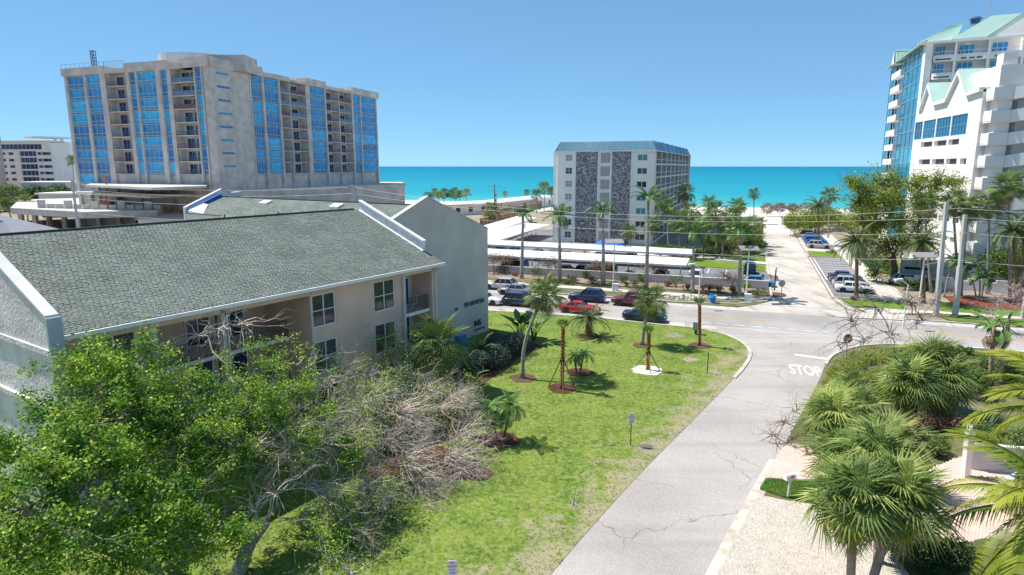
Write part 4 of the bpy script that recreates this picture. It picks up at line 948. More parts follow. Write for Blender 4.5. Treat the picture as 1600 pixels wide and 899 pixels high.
# ---------------- beach houses and the panelled walls left of it
for (pa,pb,zt,dep,lb,nwin) in (((706,337),(783,333),3.8,8,'long low white beach building with dark arched windows, its left half',4),((784,333),(868,321),3.9,8,'long low white beach building with dark arched windows, the half nearer the condominium',4)):
    Pa_, Pb_ = G(*pa), G(*pb); fr = Frame(Pa_,Pb_); e = empty('beach_building', lb, 'building', Pa_); L_ = fr.L
    hl = [(L_*(i+.5)/nwin-.9,L_*(i+.5)/nwin+.9,1.0,2.6,.3) for i in range(nwin)]
    mb = MB(); mb.holed(0,L_,0,zt,0,hl); mb.box(0,L_,.7,dep,0,zt-.05); fpart(fr, mb, 'wall', white_wall, e)
    mb = MB(); mb.hexa([(-.8,-1,zt),(L_+.8,-1,zt),(L_+.8,dep+1,zt),(-.8,dep+1,zt)],[(0,-.2,zt+.5),(L_,-.2,zt+.5),(L_,dep,zt+.5),(0,dep,zt+.5)]); fpart(fr, mb, 'roof', white, e)
    for h in hl:
        o = window(None,h[0],h[1],0,1.6,0,2,1,fw=.12,gm=glass,fm=M('brown_frame',(.2,.12,.1),.7,.1),dep=.1); o.parent = e; o.location = fr.P((h[0]+h[1])/2,.25,1.0)-e.location; o.rotation_euler = (0,0,fr.yaw)
tanw = M('tan_block_wall', (.42,.27,.20), .9, .12, .6)
for (pa,pb,h,lb) in (((752,356),(815,341),2.6,'tan slotted wall nearer the carports'),((758,343),(800,333),2.4,'tan slotted wall further back beside the white beach building'),((812,334),(868,318),2.6,'tan slotted wall running up to the condominium')):
    fr = Frame(G(*pa),G(*pb)); e = empty('slotted_wall', lb, 'wall', fr.o); L_ = fr.L; n = int(L_/2.4); hl = [(i*L_/n+.5,i*L_/n+1.2,.5,h-.4,.3) for i in range(n)]
    mb = MB(); mb.holed(0,L_,0,h,0,hl); mb.box(0,L_,.31,.4,0,h-.1); fpart(fr, mb, 'wall', tanw, e)
    mb = MB()
    for q in hl: mb.quad((q[0],.28,q[2]),(q[1],.28,q[2]),(q[1],.28,q[3]),(q[0],.28,q[3]))
    fpart(fr, mb, 'slot', dark, e); mb = MB(); mb.box(-.05,L_+.05,-.08,.48,h,h+.12); fpart(fr, mb, 'coping', tanw, e)
# ============================================================ RIGHT HAND BUILDINGS
roof_teal = M('mint_metal_roof', (.44,.60,.53), .4, .06, .4, metal=.0, spec=.5)
rail_w = M('white_railing', (.72,.73,.76), .5, .05)
T0 = Vector((77.0,125,0)); T1 = Vector((88.8,157,0)); fT = Frame(T0, T0+Vector((.877,-.48,0))*46); fS = Frame(T1, T0)
tr = empty('mint_roofed_tower', 'tall white condominium tower with mint metal roof, balconies and a teal glass side', 'building', T0)
ZE = 39.5; FT = 3.12
bx = [1.0]+[fT.hit(p,90)[0] for p in (1492,1544,1597)]; bx.append(bx[-1]*2-bx[-2]); bx.append(bx[-1]*2-bx[-2]); NFL = 12
mb = MB(); mb.box(0,46,1.9,16,0,ZE); mb.box(-.0,bx[0],-.2,1.9,0,ZE); fpart(fT, mb, 'body', white_wall, tr)
for i in range(5):
    x0,x1 = bx[i],bx[i+1]; w = x1-x0
    MB_ = MB(); MB_.box(x1-.18,x1+.18,-.3,1.9,0,ZE); fpart(fT, MB_, 'party_wall', white_wall, tr)
    for k in range(1,NFL):
        z = ZE-FT*k+.1
        mb = MB(); n = 8; prof = [(x0+.2+(w-.4)*j/n, -.3-.55*math.sin(PI*j/n)**.6) for j in range(n+1)]
        mb.prism(prof+[(x1-.2,1.88),(x0+.2,1.88)], z-.55, z+.12); fpart(fT, mb, 'balcony', white_wall, tr)
        if k < 6:
            r = MB()
            for j in range(n): a,b_ = prof[j],prof[j+1]; r.beam((a[0],a[1]+.05,z+1.15),(b_[0],b_[1]+.05,z+1.15),.07); r.beam((a[0],a[1]+.05,z+.12),(a[0],a[1]+.05,z+1.15),.05); r.quad((a[0],a[1]+.05,z+.12),(b_[0],b_[1]+.05,z+.12),(b_[0],b_[1]+.05,z+.55),(a[0],a[1]+.05,z+.55))
            fpart(fT, r, 'railing', rail_w, tr)
            mb = MB()
            for q in (.25,.5,.72): mb.box(x0+w*q-.4,x0+w*q+.4,-.92,-.80,z-.35,z-.15)
            fpart(fT, mb, 'scupper', dark, tr)
            o = window(None,0,w*.5,0,2.35,0,3,1,fw=.12,gm=blue_glass,dep=.1); o.parent = tr; o.location = fT.P(x0+w*.36,1.8,z+.15)-tr.location; o.rotation_euler = (0,0,fT.yaw)
# teal side
def SX(px): return along(fS.o, fS.P(fS.L,0), px)
def glass_strip(x0,x1,z0,z1,nx,y):
    nfl = int(round((z1-z0)/FT)); 
    for k in range(nfl):
        o = window(None,x0,x1,0,FT-.06,0,nx,2,fw=.1,gm=teal_glass,fm=M('teal_mullion',(.16,.42,.48),.4,.1),dep=.12); o.parent = tr; o.location = fS.P((x0+x1)/2,y,z0+FT*k)-tr.location; o.rotation_euler = (0,0,fS.yaw)
mb = MB(); mb.box(0,fS.L-2.3,.6,4,0,ZE-.1); fpart(fS, mb, 'side_body', white_wall, tr)
glass_strip(.2,SX(1383.5),ZE-37.5,ZE-.06,2,.1); glass_strip(SX(1397),fS.L-2.2,ZE-37.5,ZE-.06,4,.0)
mb = MB(); mb.box(fS.L-2.2,fS.L+.2,-.1,.6,0,ZE); fpart(fS, mb, 'corner_pier', white_wall, tr)
for k in range(1,12):
    z = ZE-FT*k; mb = MB(); x0,x1 = SX(1383.5)+.1,SX(1397)-.1; mb.box(x0,x1,-.7,.6,z-.3,z+.95); fpart(fS, mb, 'side_balcony', white_wall, tr)
    o = window(None,0,(x1-x0)*.85,0,1.9,0,2,1,fw=.12,gm=teal_glass,dep=.1); o.parent = tr; o.location = fS.P((x0+x1)/2,.5,z+.98)-tr.location; o.rotation_euler = (0,0,fS.yaw)
# roofs
def seamed(fr, a, b_, c_, d_, root, name='roof'):
    """roof plane a,b along the eave, c,d along the ridge, with standing seams"""
    a,b_,c_,d_ = map(Vector,(a,b_,c_,d_)); mb = MB(); nrm = (b_-a).cross(d_-a).normalized()*.25; mb.hexa([a-nrm,b_-nrm,c_-nrm,d_-nrm],[a,b_,c_,d_])
    o = fpart(fr, mb, name, roof_teal, root); n = max(2,int((b_-a).length/.55)); s = MB()
    for i in range(n+1): t = i/n; s.beam(a.lerp(b_,t), d_.lerp(c_,t), .06, .14)
    s_ = s.obj('standing_seam', M('mint_seam',(.28,.50,.43),.4,.05), o); return o
x1_ = fT.hit(1492,62)[0]; x2_ = fT.hit(1545,60)[0]
seamed(fT, (-1.4,-1.2,ZE),(x1_,-1.2,ZE),(x1_+1.5,6.5,43.4),(4.2,6.5,43.4), tr); seamed(fS, (-1.0,-1.1,ZE),(fS.L+1.3,-1.1,ZE),(fS.L-2,3.4,41.0),(4,3.4,40.4), tr)
seamed(fT, (x1_-.6,-1.25,ZE+.1),(x2_,-1.25,ZE+.1),(x2_+6.5,8.2,44.7),(x1_+6,8.2,44.7), tr)
mb = MB(); mb.poly([(x2_+.5,-.2,ZE),(x2_+20,-.2,ZE),(x2_+13,.2,45.2),(x2_+7,.2,44.5)]); mb.box(x2_+8,46,.3,12,ZE,44.4); fpart(fT, mb, 'gable', white_wall, tr)
mb = MB(); mb.hexa([(x2_-.3,-1.3,ZE-.05),(x2_+.4,-.9,ZE-.05),(x2_+8,-.5,44.6),(x2_+6.8,-1.2,44.6)],[(x2_-.3,-1.3,ZE+.25),(x2_+.4,-.9,ZE+.25),(x2_+8,-.5,44.9),(x2_+6.8,-1.2,44.9)]); fpart(fT, mb, 'verge', roof_teal, tr)
mb = MB(); mb.box(x1_-.6,x1_-.3,-1.25,8,ZE,46.3) if False else None
mb.hexa([(-1.5,-1.35,ZE-.35),(46,-1.35,ZE-.35),(46,0,ZE-.35),(-1.5,0,ZE-.35)],[(-1.5,-1.35,ZE-.02),(46,-1.35,ZE-.02),(46,0,ZE-.02),(-1.5,0,ZE-.02)]); fpart(fT, mb, 'eave', white, tr)
gx = SX(1388)
gb = MB(); gb.add([(gx-1.3,-1.3,ZE-.3),(gx+1.3,-1.3,ZE-.3),(gx,-1.3,ZE+2.3),(gx-1.3,1.5,ZE-.3),(gx+1.3,1.5,ZE-.3),(gx,1.5,ZE+2.3)],[(0,1,2),(3,5,4),(0,3,4,1)]); fpart(fS, gb, 'small_gable', white_wall, tr)
seamed(fS,(gx+1.5,-1.1,ZE-.4),(gx+1.5,2,ZE-.4),(gx,2,ZE+2.6),(gx,-1.1,ZE+2.6),tr); seamed(fS,(gx-1.5,2,ZE-.4),(gx-1.5,-1.1,ZE-.4),(gx,-1.1,ZE+2.6),(gx,2,ZE+2.6),tr)
vx = fT.hit(1524,40,7)[0]; mb = MB(); mb.disc((0,0,0),.8,.9,12); mb.disc((0,0,.9),1.2,.4,12,.7); o = mb.obj('roof_ventilator', M('dark_blue_metal',(.05,.11,.22),.4,.1), tr); o.location = fT.P(vx,7.5,43.3)-tr.location
mb = MB(); mb.tube([(0,0,0),(0,0,7)],.06,5); o = mb.obj('antenna', grey_metal, tr); o.location = fT.P(fT.hit(1546,30,8)[0],8.5,44.6)-tr.location

# ---------------- parking deck building with the mint gables
GA_, GB_ = Vector((74.4,120,0)), Vector((68,95,0)); fG = Frame(GA_, GB_)
gg = empty('parking_garage', 'white parking garage with mint zigzag gables, blue window band and open slots', 'building', GA_)
prof = [fG.hit(*p) for p in ((1426,173),(1454,134),(1462,163),(1481,158),(1502,113),(1514,148),(1537,140))]
prof = [(max(0,prof[0][0]),prof[0][1])]+prof[1:]; xR = prof[-1][0]
zb = min(p[1] for p in prof)-1.0; hol = []
blueb = [fG.hit(*p) for p in ((1427.5,218),(1439.5,217.5),(1440.5,217.5),(1459.5,216),(1460.5,216),(1483,213.5),(1484,213),(1509,210))]
ztop, zbot = fG.hit(1484,182)[1], fG.hit(1484,213)[1]
bw_ = []
for a,b_ in zip(blueb[::2], blueb[1::2]): bw_.append((a[0]+.06,b_[0]-.06,zbot,ztop,.3))
slots = []
rows = [(1478,217.5,1478,227),(1478,246.5,1478,255)]
z1a, z1b = fG.hit(1470,228)[1], fG.hit(1470,219.5)[1]
for k in range(8):
    z0_ = z1a-3.05*k; hgt = z1b-z1a
    xs_ = [(1427,1436),(1439,1456.5),(1459.5,1478.5),(1481.5,1498)]
    if k > 0: xs_ = xs_+[(1503.5,1513)]
    for a,b_ in xs_:
        xa, xb = fG.hit(a,225)[0], fG.hit(b_,225)[0]
        if z0_ > 1: slots.append((max(.3,xa),xb,z0_,z0_+hgt,.6))
holes = bw_+slots
mb = MB(); mb.holed(0,xR,0,zb,0,holes); mb.poly([(0,0,zb)]+[(xR,0,zb)]+[(p[0],0,p[1]) for p in reversed(prof)]); mb.box(0,xR,.65,17,0,zb-.05); fpart(fG, mb, 'wall', white_wall, gg)
for h in bw_:
    o = window(None,h[0],h[1],0,h[3]-h[2],0,max(2,int((h[1]-h[0])/1.1)),2,fw=.12,gm=M('garage_blue_glass',(.02,.17,.36),.1,.3,rand=.3),fm=M('teal_mullion',(.16,.42,.48),.4,.1),dep=.12); o.parent = gg; o.location = fG.P((h[0]+h[1])/2,.1,h[2])-gg.location; o.rotation_euler = (0,0,fG.yaw)
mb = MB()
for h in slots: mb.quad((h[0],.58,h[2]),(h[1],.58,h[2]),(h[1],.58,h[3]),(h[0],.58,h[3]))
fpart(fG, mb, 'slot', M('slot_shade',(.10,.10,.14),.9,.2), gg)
for (a,b_) in zip(prof, prof[1:]):
    up = 1 if b_[1] > a[1] else -1
    A_,B_ = (a[0],a[1]),(b_[0],b_[1])
    lo_, hi_ = (A_,B_) if A_[1] < B_[1] else (B_,A_)
    seamed(fG, (A_[0],-.5,A_[1]+.3),(A_[0],9,A_[1]+.3),(B_[0],9,B_[1]+.3),(B_[0],-.5,B_[1]+.3), gg) if up < 0 else seamed(fG, (B_[0],-.5,B_[1]+.3),(B_[0],9,B_[1]+.3),(A_[0],9,A_[1]+.3),(A_[0],-.5,A_[1]+.3), gg)
    mb = MB(); mb.hexa([(A_[0],-.56,A_[1]-.25),(B_[0],-.56,B_[1]-.25),(B_[0],-.02,B_[1]-.25),(A_[0],-.02,A_[1]-.25)],[(A_[0],-.56,A_[1]+.34),(B_[0],-.56,B_[1]+.34),(B_[0],-.02,B_[1]+.34),(A_[0],-.02,A_[1]+.34)]); fpart(fG, mb, 'verge', white, gg)
# near end with the ramps
nearP = fG.P(xR,0); fN = Frame(nearP, nearP+fG.v*30); zN = prof[-1][1]-.3
hl = []
for k in range(7):
    z = fN.hit(1541,190)[1]-3.05*k
for row in (275,313,352,377): x = fN.hit(1530,row); hl.append((1.2,2.3,x[1]-.8,x[1]+1.0,.3))
mb = MB(); mb.holed(0,4.5,0,zN,0,[h for h in hl if h[2] > .5]); mb.box(.7,30,.35,16,0,zN-.1); fpart(fN, mb, 'end_wall', white_wall, gg)
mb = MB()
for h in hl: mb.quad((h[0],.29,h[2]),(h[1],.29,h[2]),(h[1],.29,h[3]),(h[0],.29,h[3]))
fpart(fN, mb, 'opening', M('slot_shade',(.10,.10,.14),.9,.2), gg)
# stair and ramp stack, its solid parapets
x0 = fN.hit(1553,150)[0]; y0 = -2.6
xa = fN.hit(1553,150,y0)[0]; xm = fN.hit(1581,150,y0)[0]
mb = MB(); mb.box(xa+.8,xa+2.6,y0+.6,0,0,zN+5); fpart(fN, mb, 'stair_column', white_wall, gg)
ztops = [fN.hit(1566,r,y0)[1] for r in (136,171,207,243)]; st = (ztops[0]-ztops[3])/3
for k in range(9):
    zt_ = ztops[0]-st*k
    if zt_ < 1.2: continue
    mb = MB(); mb.box(xa,xm,y0,y0+.25,zt_-1.7,zt_); mb.box(xa,xa+.25,y0+.26,-.01,zt_-1.7,zt_); mb.box(xm-.001,xm+.25,y0,.3,zt_-1.7,zt_)
    mb.hexa([(xm+.26,y0-.2,zt_-1.7),(xm+9,y0-3.6,zt_-.1),(xm+9,y0-3.3,zt_-.1),(xm+.26,y0+.05,zt_-1.7)],[(xm+.26,y0-.2,zt_),(xm+9,y0-3.6,zt_+1.6),(xm+9,y0-3.3,zt_+1.6),(xm+.26,y0+.05,zt_)])
    mb.hexa([(xm+.26,y0+.06,zt_-1.75),(xm+9,y0-3.2,zt_-.15),(xm+9,2,zt_-.15),(xm+.26,2,zt_-1.75)],[(xm+.26,y0+.06,zt_-1.5),(xm+9,y0-3.2,zt_+.05),(xm+9,2,zt_+.05),(xm+.26,2,zt_-1.5)])
    mb.box(xa,xm,y0+.26,0,zt_-1.6,zt_-1.4); fpart(fN, mb, 'ramp', white_wall, gg)
mb = MB(); q = fN.hit(1564,118,y0); mb.box(q[0],q[0]+12,y0+.2,8,zN+.2,fN.hit(1564,101,y0)[1]); fpart(fN, mb, 'stair_head', white_wall, gg)
# annex on the ground, with driveway wall and louvred opening
an = empty('entrance_wall', 'grey garage entrance wall with a louvred opening behind the broad tree', 'wall', G(1405,440))
fA = Frame(G(1404,441), G(1545,452)); lou = [(fA.L*.05,fA.L*.36,.9,2.4,.4)]
mb = MB(); mb.holed(0,fA.L,0,3.4,0,lou); mb.box(0,fA.L,.45,3,0,3.35); o = mb.obj('wall', M('shade_grey_render',(.42,.42,.44),.9,.08), an); fA.put(o, root=an)
mb = MB(); 
for i in range(26): x = fA.L*.05+i*fA.L*.31/26; mb.box(x,x+.06,.1,.2,.9,2.0)
o = mb.obj('louvre', white_metal, an); fA.put(o, root=an)
mb = MB(); mb.quad((lou[0][0],.39,.9),(lou[0][1],.39,.9),(lou[0][1],.39,2.4),(lou[0][0],.39,2.4)); o = mb.obj('opening', dark, an); fA.put(o, root=an)
lw = empty('low_wall', 'low stepped white garden wall along the red mulch bed', 'wall', G(1404,448)); fW = Frame(G(1406,447), G(1600,461))
mb = MB(); n = 9
for i in range(n): a = fW.L*i/n; mb.box(a,a+fW.L/n-.05,0,.3,0,1.7 if i%2 else 1.35)
mb.box(0,fW.L,.05,.25,0,1.2); o = mb.obj('wall', white_wall, lw); fW.put(o, root=lw)
# ============================================================ VEGETATION
def frond_mesh(name, L_, mat, nl=26, ll=.8, bend=1.0, sag=.55, w=.05, start=.12, vee=.25, stem=None):
    """feather leaf lying along +X: rachis plus two rows of leaflets"""
    N_ = 10; pts = [Vector((0,0,0))]; ang = 0.0
    for i in range(N_):
        t = (i+1)/N_; a = -bend*t**1.4; pts.append(pts[-1]+Vector((math.cos(a),0,math.sin(a)))*L_/N_)
    mb = MB(); mb.tube(pts, [.035*(1-.85*i/N_)*max(1,L_/3) for i in range(N_+1)], 3, cap=False)
    r = random.Random(int(bend*10)+nl)
    for i in range(nl):
        t = start+(1-start)*i/(nl-1); f = t*N_; k = min(N_-1,int(f)); p = pts[k].lerp(pts[k+1], f-k); d = (pts[k+1]-pts[k]).normalized()
        up = Vector((-d.z,0,d.x)); le = ll*(math.sin(PI*min(1,.12+t*.83))**.6)*r.uniform(.85,1.1)
        for s in (-1,1):
            fw = .35+.9*t**2
            dr = (Vector((0,s,0))+d*fw+up*(vee)).normalized(); q1 = p+dr*le*.5; q2 = p+dr*le*.92-Vector((0,0,1))*le*sag*r.uniform(.7,1.3)
            n = dr.cross(up).normalized()*w
            mb.add([p-n*.4,q1-n,q2,q1+n],[(0,1,2,3)])
    return mb.mesh(name, mat)
def fan_mesh(name, Lp, R_, mat, n=22, spread=2.1, droop=.5, fold=.35, seed=1, gap=.8):
    """fan leaf: petiole along +X, then a folded fan of pointed segments"""
    r = random.Random(seed); mb = MB(); c = Vector((Lp,0,-Lp*.08)); mb.tube([(0,0,0),(Lp*.5,0,.02),c],[.03,.022,.018],3,cap=False)
    cb_ = c+Vector((R_*.25,0,-R_*.04))
    for i in range(n):
        a0 = -spread+2*spread*i/n; a1 = -spread+2*spread*(i+1)/n; am = (a0+a1)/2; ln = R_*(.72+.28*math.cos(am*.62))*r.uniform(.88,1.08)
        def pt(a, q, dz=0): return c.lerp(cb_, max(0,math.cos(a)))+Vector((math.cos(a)*q, math.sin(a)*q, abs(math.sin(a))*q*fold-droop*(q/R_)**2.5*R_*.5+dz))
        b = pt(am,.0); g0 = (a1-a0)*(1-gap)*.5; m0, m1 = pt(a0+g0,ln*.45), pt(a1-g0,ln*.45); mm = pt(am,ln*.45,.03*R_); tip = pt(am,ln,-droop*ln*.28*r.uniform(.5,1.6))
        mb.add([b,m0,mm,m1,tip],[(0,1,2),(0,2,3),(1,4,2),(2,4,3)])
    return mb.mesh(name, mat)
FM = {}
def fronds(kind):
    if kind in FM: return FM[kind]
    if kind == 'royal': r = [frond_mesh('frond',1,leaf_royal,22,.29,b_,.5,.022) for b_ in (.9,1.3,.6)]
    elif kind == 'coco': r = [frond_mesh('frond',1,leaf_coco,64,.27,b_,.5,.0075) for b_ in (.9,1.2,.7)]
    elif kind == 'date': r = [frond_mesh('frond',1,leaf_date,34,.17,b_,.15,.010,vee=.5) for b_ in (.9,1.3,1.1)]
    elif kind == 'pygmy': r = [frond_mesh('frond',1,leaf_shrubby,30,.22,b_,.3,.012,vee=.2) for b_ in (1.1,1.6,1.3)]
    elif kind == 'fan': r = [fan_mesh('frond',.48,.62,leaf_fan,22,2.0,dr,.3,sd) for dr,sd in ((.5,1),(.9,2),(.3,3))]
    elif kind == 'sabal': r = [fan_mesh('frond',.36,.72,leaf_sabal,24,2.2,dr,.55,sd,.82) for dr,sd in ((.7,4),(1.1,5),(.5,6))]
    elif kind == 'sabaly': r = [fan_mesh('frond',.36,.70,leaf_yellow,22,2.0,dr,.5,sd,.75) for dr,sd in ((1.1,7),(1.4,8))]
    elif kind == 'deadfan': r = [fan_mesh('dead_frond',.4,.6,leaf_dead,16,1.3,1.6,.2,9)]
    elif kind == 'greyfan': r = [fan_mesh('dead_frond',.4,.6,leaf_grey,14,1.2,1.8,.2,10)]
    elif kind == 'deadfeather': r = [frond_mesh('dead_frond',1,leaf_grey,18,.16,1.9,.9,.013)]
    elif kind == 'banana':
        r = []
        for s in range(2):
            mb = MB(); mb.tube([(0,0,0),(.35,0,.03)],[.02,.015],4); N_ = 8
            for i in range(N_):
                t0,t1 = i/N_,(i+1)/N_; f = lambda t: .16*math.sin(PI*min(1,.08+.92*t))**.7
                x0,x1 = .35+.65*t0,.35+.65*t1; z0,z1 = .03-.28*t0**2,.03-.28*t1**2
                for sg in (-1,1): mb.quad((x0,0,z0),(x1,0,z1),(x1-.02,sg*f(t1)*.95,z1+.04),(x0-.02,sg*f(t0),z0+.04))
            r.append(mb.mesh('leaf', leaf_shrubby))
    FM[kind] = r; return r
leaf_shrubby = M('pygmy_palm_leaf', (.08,.19,.035), .45, .25, 1.5, rand=.3, trans=.2, col2=(.14,.24,.05))
leaf_sabal = M('cabbage_palm_leaf', (.155,.26,.05), .5, .3, .8, rand=.5, trans=.35, col2=(.38,.43,.14), spec=.3)
fibre = M('palm_boot_fibre', (.30,.17,.09), .95, .4, 4, 6, bump=.9, bscale=10)
def palm(kind, base, top, R_, n, label, group=None, r0=.2, r1=.14, tm=None, bow=.0, el=(78,-35), dead=0, shaft=False, boots=0, cat='palm tree', name='palm_tree', sc=(.85,1.1), fat=None, deadk=None, yellow=0, up=0):
    base, top = Vector(base), Vector(top); e = empty(name, label, cat, base, 0, group); d = top-base
    mb = MB(); N_ = 9; pts = []; rad = []
    for i in range(N_+1):
        t = i/N_; p = d*t; side = Vector((-d.x,-d.y,0)); p += side*bow*math.sin(PI*t)
        pts.append(p); rr = r0+(r1-r0)*t
        if fat: rr *= 1+fat*math.sin(PI*min(1,t*1.25))
        rad.append(rr*(1.25 if i == 0 else 1))
    mb.tube(pts, rad, 8); tr_ = mb.obj('trunk', tm or trunk_grey, e, smooth=True)
    if shaft:
        mb = MB(); q = d.normalized(); mb.tube([d*.985, d+q*R_*.2, d+q*R_*.42],[r1*1.05,r1*1.15,r1*.45],8); mb.obj('crownshaft', M('green_crownshaft',(.16,.28,.05),.45,.15,2), e, smooth=True); d = d+q*R_*.36
    if boots:
        mb = MB(); q = d.normalized()
        for i in range(int(boots)):
            t = 1-.35*(i/boots) if boots < 40 else 1-.8*(i/boots); a = i*2.4; f = t*N_; k = min(N_-1,int(f)); p = pts[k].lerp(pts[k+1],f-k); o_ = Vector((math.cos(a),math.sin(a),0)); mb.beam(p+o_*r1*.6, p+o_*(r1+(.16 if boots < 40 else .05))+Vector((0,0,.24)), .10, .05)
        mb.obj('leaf_bases', fibre if boots < 40 else trunk_orange, e)
    F = fronds(kind); rn = random.Random(len(label)*31+int(base.x*7))
    for i in range(n):
        t = (i+.5)/n; ee = math.radians(el[0]+(el[1]-el[0])*t**.85+rn.uniform(-7,7)); az = i*2.39996+rn.uniform(-.25,.25)
        me = F[i%len(F)]
        if yellow and t > 1-yellow: me = fronds('sabaly')[i%2]
        o = inst('frond', me, e, d+Vector((math.cos(az),math.sin(az),0))*r1*.6, (rn.uniform(-.25,.25),-ee,az), R_*rn.uniform(*sc))
    for i in range(dead):
        az = i*2.1+rn.uniform(-.5,.5); o = inst('dead_frond', fronds(deadk or ('deadfan' if kind in ('fan','sabal') else 'deadfeather'))[0], e, d-Vector((0,0,.15)), (rn.uniform(-.3,.3),math.radians(rn.uniform(45,85)),az), R_*rn.uniform(.7,.95))
    if kind == 'sabal':
        mb = MB()
        for k in range(2):
            a = rn.uniform(0,6.3); random.seed(k+n)
            for j in range(7): twigs(mb, d+Vector((math.cos(a)*.5,math.sin(a)*.5,.1))*R_*.5, Vector((math.cos(a)+random.uniform(-.6,.6),math.sin(a)+random.uniform(-.6,.6),random.uniform(-.6,.3))).normalized(), R_*.38, .012, 2, None, 3, .9, .25, 3)
        mb.obj('dried_flower_stalks', dead_wood, e, kind='stuff')
    return e
def P2(bx_, by_, tx, ty):       # base on the ground, top in the same depth
    b_ = G(bx_,by_); return b_, D(tx,ty,b_.y)
# royal palms along the far verge
roy = [((815,436),(817,346),2.6,9,3,'royal palm nearest the grey gable wall in the row along the far sidewalk'),
       ((875,441),(874,347),2.7,9,5,'second royal palm from the gable wall, dead fronds hanging before the condominium edge'),
       ((943,446),(942,338),2.6,7,4,'royal palm in front of the condominium breeze block strip with a stiff V of fronds'),
       ((1010,451),(1013,323),2.8,8,0,'tallest royal palm of the row, in front of the condominium right windows'),
       ((1082,459),(1084,375),3.0,9,4,'royal palm at the carport end with ragged crown and thick grey trunk'),
       ((1155,464),(1158,372),2.9,10,5,'royal palm nearest the side street, grey trunk with hanging brown fronds')]
for b_,t_,R_,n,dd,lb in roy:
    B_,T_ = P2(*b_,*t_); palm('royal', B_, T_, R_, n+3, lb, 'royal palms in a row along the far sidewalk', .27,.17,trunk_grey,shaft=True,el=(82,15 if dd < 4 else -15),dead=dd,fat=.12)
# palms on the lawn
B_,T_ = P2(688,640,683,540); palm('fan',B_,T_,2.25,26,'fan palm with fibrous orange boots at the corner of the near building',r0=.2,r1=.2,tm=trunk_brown,boots=36,el=(80,-50))
B_,T_ = G(817,592),None; T_ = D(851,462,B_.y+.5); palm('fan',B_,T_,1.75,24,'tall slender fan palm leaning right over the lawn',r0=.17,r1=.11,bow=.35,el=(80,-50),dead=3)
B_,T_ = P2(1003,540,1017,470); palm('fan',B_,T_,1.75,24,'leaning fan palm in front of the dark blue coupe',r0=.2,r1=.14,bow=.2,el=(80,-55),dead=5)
B_,T_ = P2(920,526,920,497); palm('date',B_,T_,2.3,26,'short stout date palm in front of the red coupe',r0=.34,r1=.36,tm=trunk_brown,el=(75,-20),boots=20)
for (bx_,by_,tx,ty,R_,n,lb) in ((778,690,765,640,1.5,20,'pygmy date palm, left trunk of the pair in the mulch ring beside the dead branches'),(786,690,799,632,1.45,18,'pygmy date palm, right trunk of the pair in the mulch ring beside the dead branches'),(901,585,898,556,1.15,18,'small pygmy palm, left one of the pair behind the staked sapling'),(906,585,912,552,1.2,18,'small pygmy palm, right one of the pair behind the staked sapling')):
    B_,T_ = P2(bx_,by_,tx,ty); palm('pygmy',B_,T_,R_,n,lb,'pygmy date palms on the lawn',.07,.07,trunk_brown,el=(75,-35))
for (bx_,by_,tx,ty,R_,lb) in ((878,609,880,514,.55,'staked palm sapling with cinnamon trunk in a brown mulch ring, nearest the camera'),(1012,579,1014,522,.5,'staked palm sapling with cinnamon trunk in a ring of white sand'),(1093,541,1093,477,.55,'unstaked cinnamon palm trunk with a tiny green tuft near the corner')):
    B_,T_ = P2(bx_,by_,tx,ty); e = palm('fan',B_,T_,R_*1.5,7,lb,None,.15,.11,trunk_orange,el=(88,50),boots=60,name='palm_sapling')
    if bx_ < 1050:
        for k in range(3):
            a = k*2.1+.5; mb = MB(); h_ = (T_.z)*.48; mb.beam((math.cos(a)*1.15,math.sin(a)*1.15,.05),(math.cos(a)*.17,math.sin(a)*.17,h_),.07); mb.obj('stake', M('stake_timber',(.30,.22,.14),.8,.2), e)
        mb = MB(); mb.tube([(0,0,T_.z*.46),(0,0,T_.z*.50)],.2,8); mb.obj('strap', black_metal, e)
B_,T_ = P2(735,632,737,598); palm('pygmy',B_,T_,1.5,18,'small green palm in the planting below the lettering wall',r0=.09,r1=.08,tm=trunk_brown)
B_,T_ = P2(752,575,750,548); palm('date',B_,T_,1.9,22,'dark blue green sago palm in the shade against the gable wall',r0=.15,r1=.15,tm=trunk_brown,el=(80,-20))
for i,(px,py,R_,lb) in enumerate(((812,534,2.3,'broad leaved bird of paradise clump behind the leaning palm, left stems'),(834,534,2.4,'broad leaved bird of paradise clump behind the leaning palm, right stems'))):
    p = G(px,py); e = empty('bird_of_paradise', lb, 'plant', p)
    for k in range(11):
        a = k*2.4; hh = random.uniform(.6,1.7); mb = MB(); q = Vector((math.cos(a)*.3,math.sin(a)*.3,hh)); mb.tube([(math.cos(a)*.15,math.sin(a)*.15,0),q],.035,4); mb.obj('stem', leaf_shrub, e)
        inst('leaf', fronds('banana')[0], e, q, (0,-math.radians(random.uniform(25,75)),a), R_*random.uniform(.7,1))
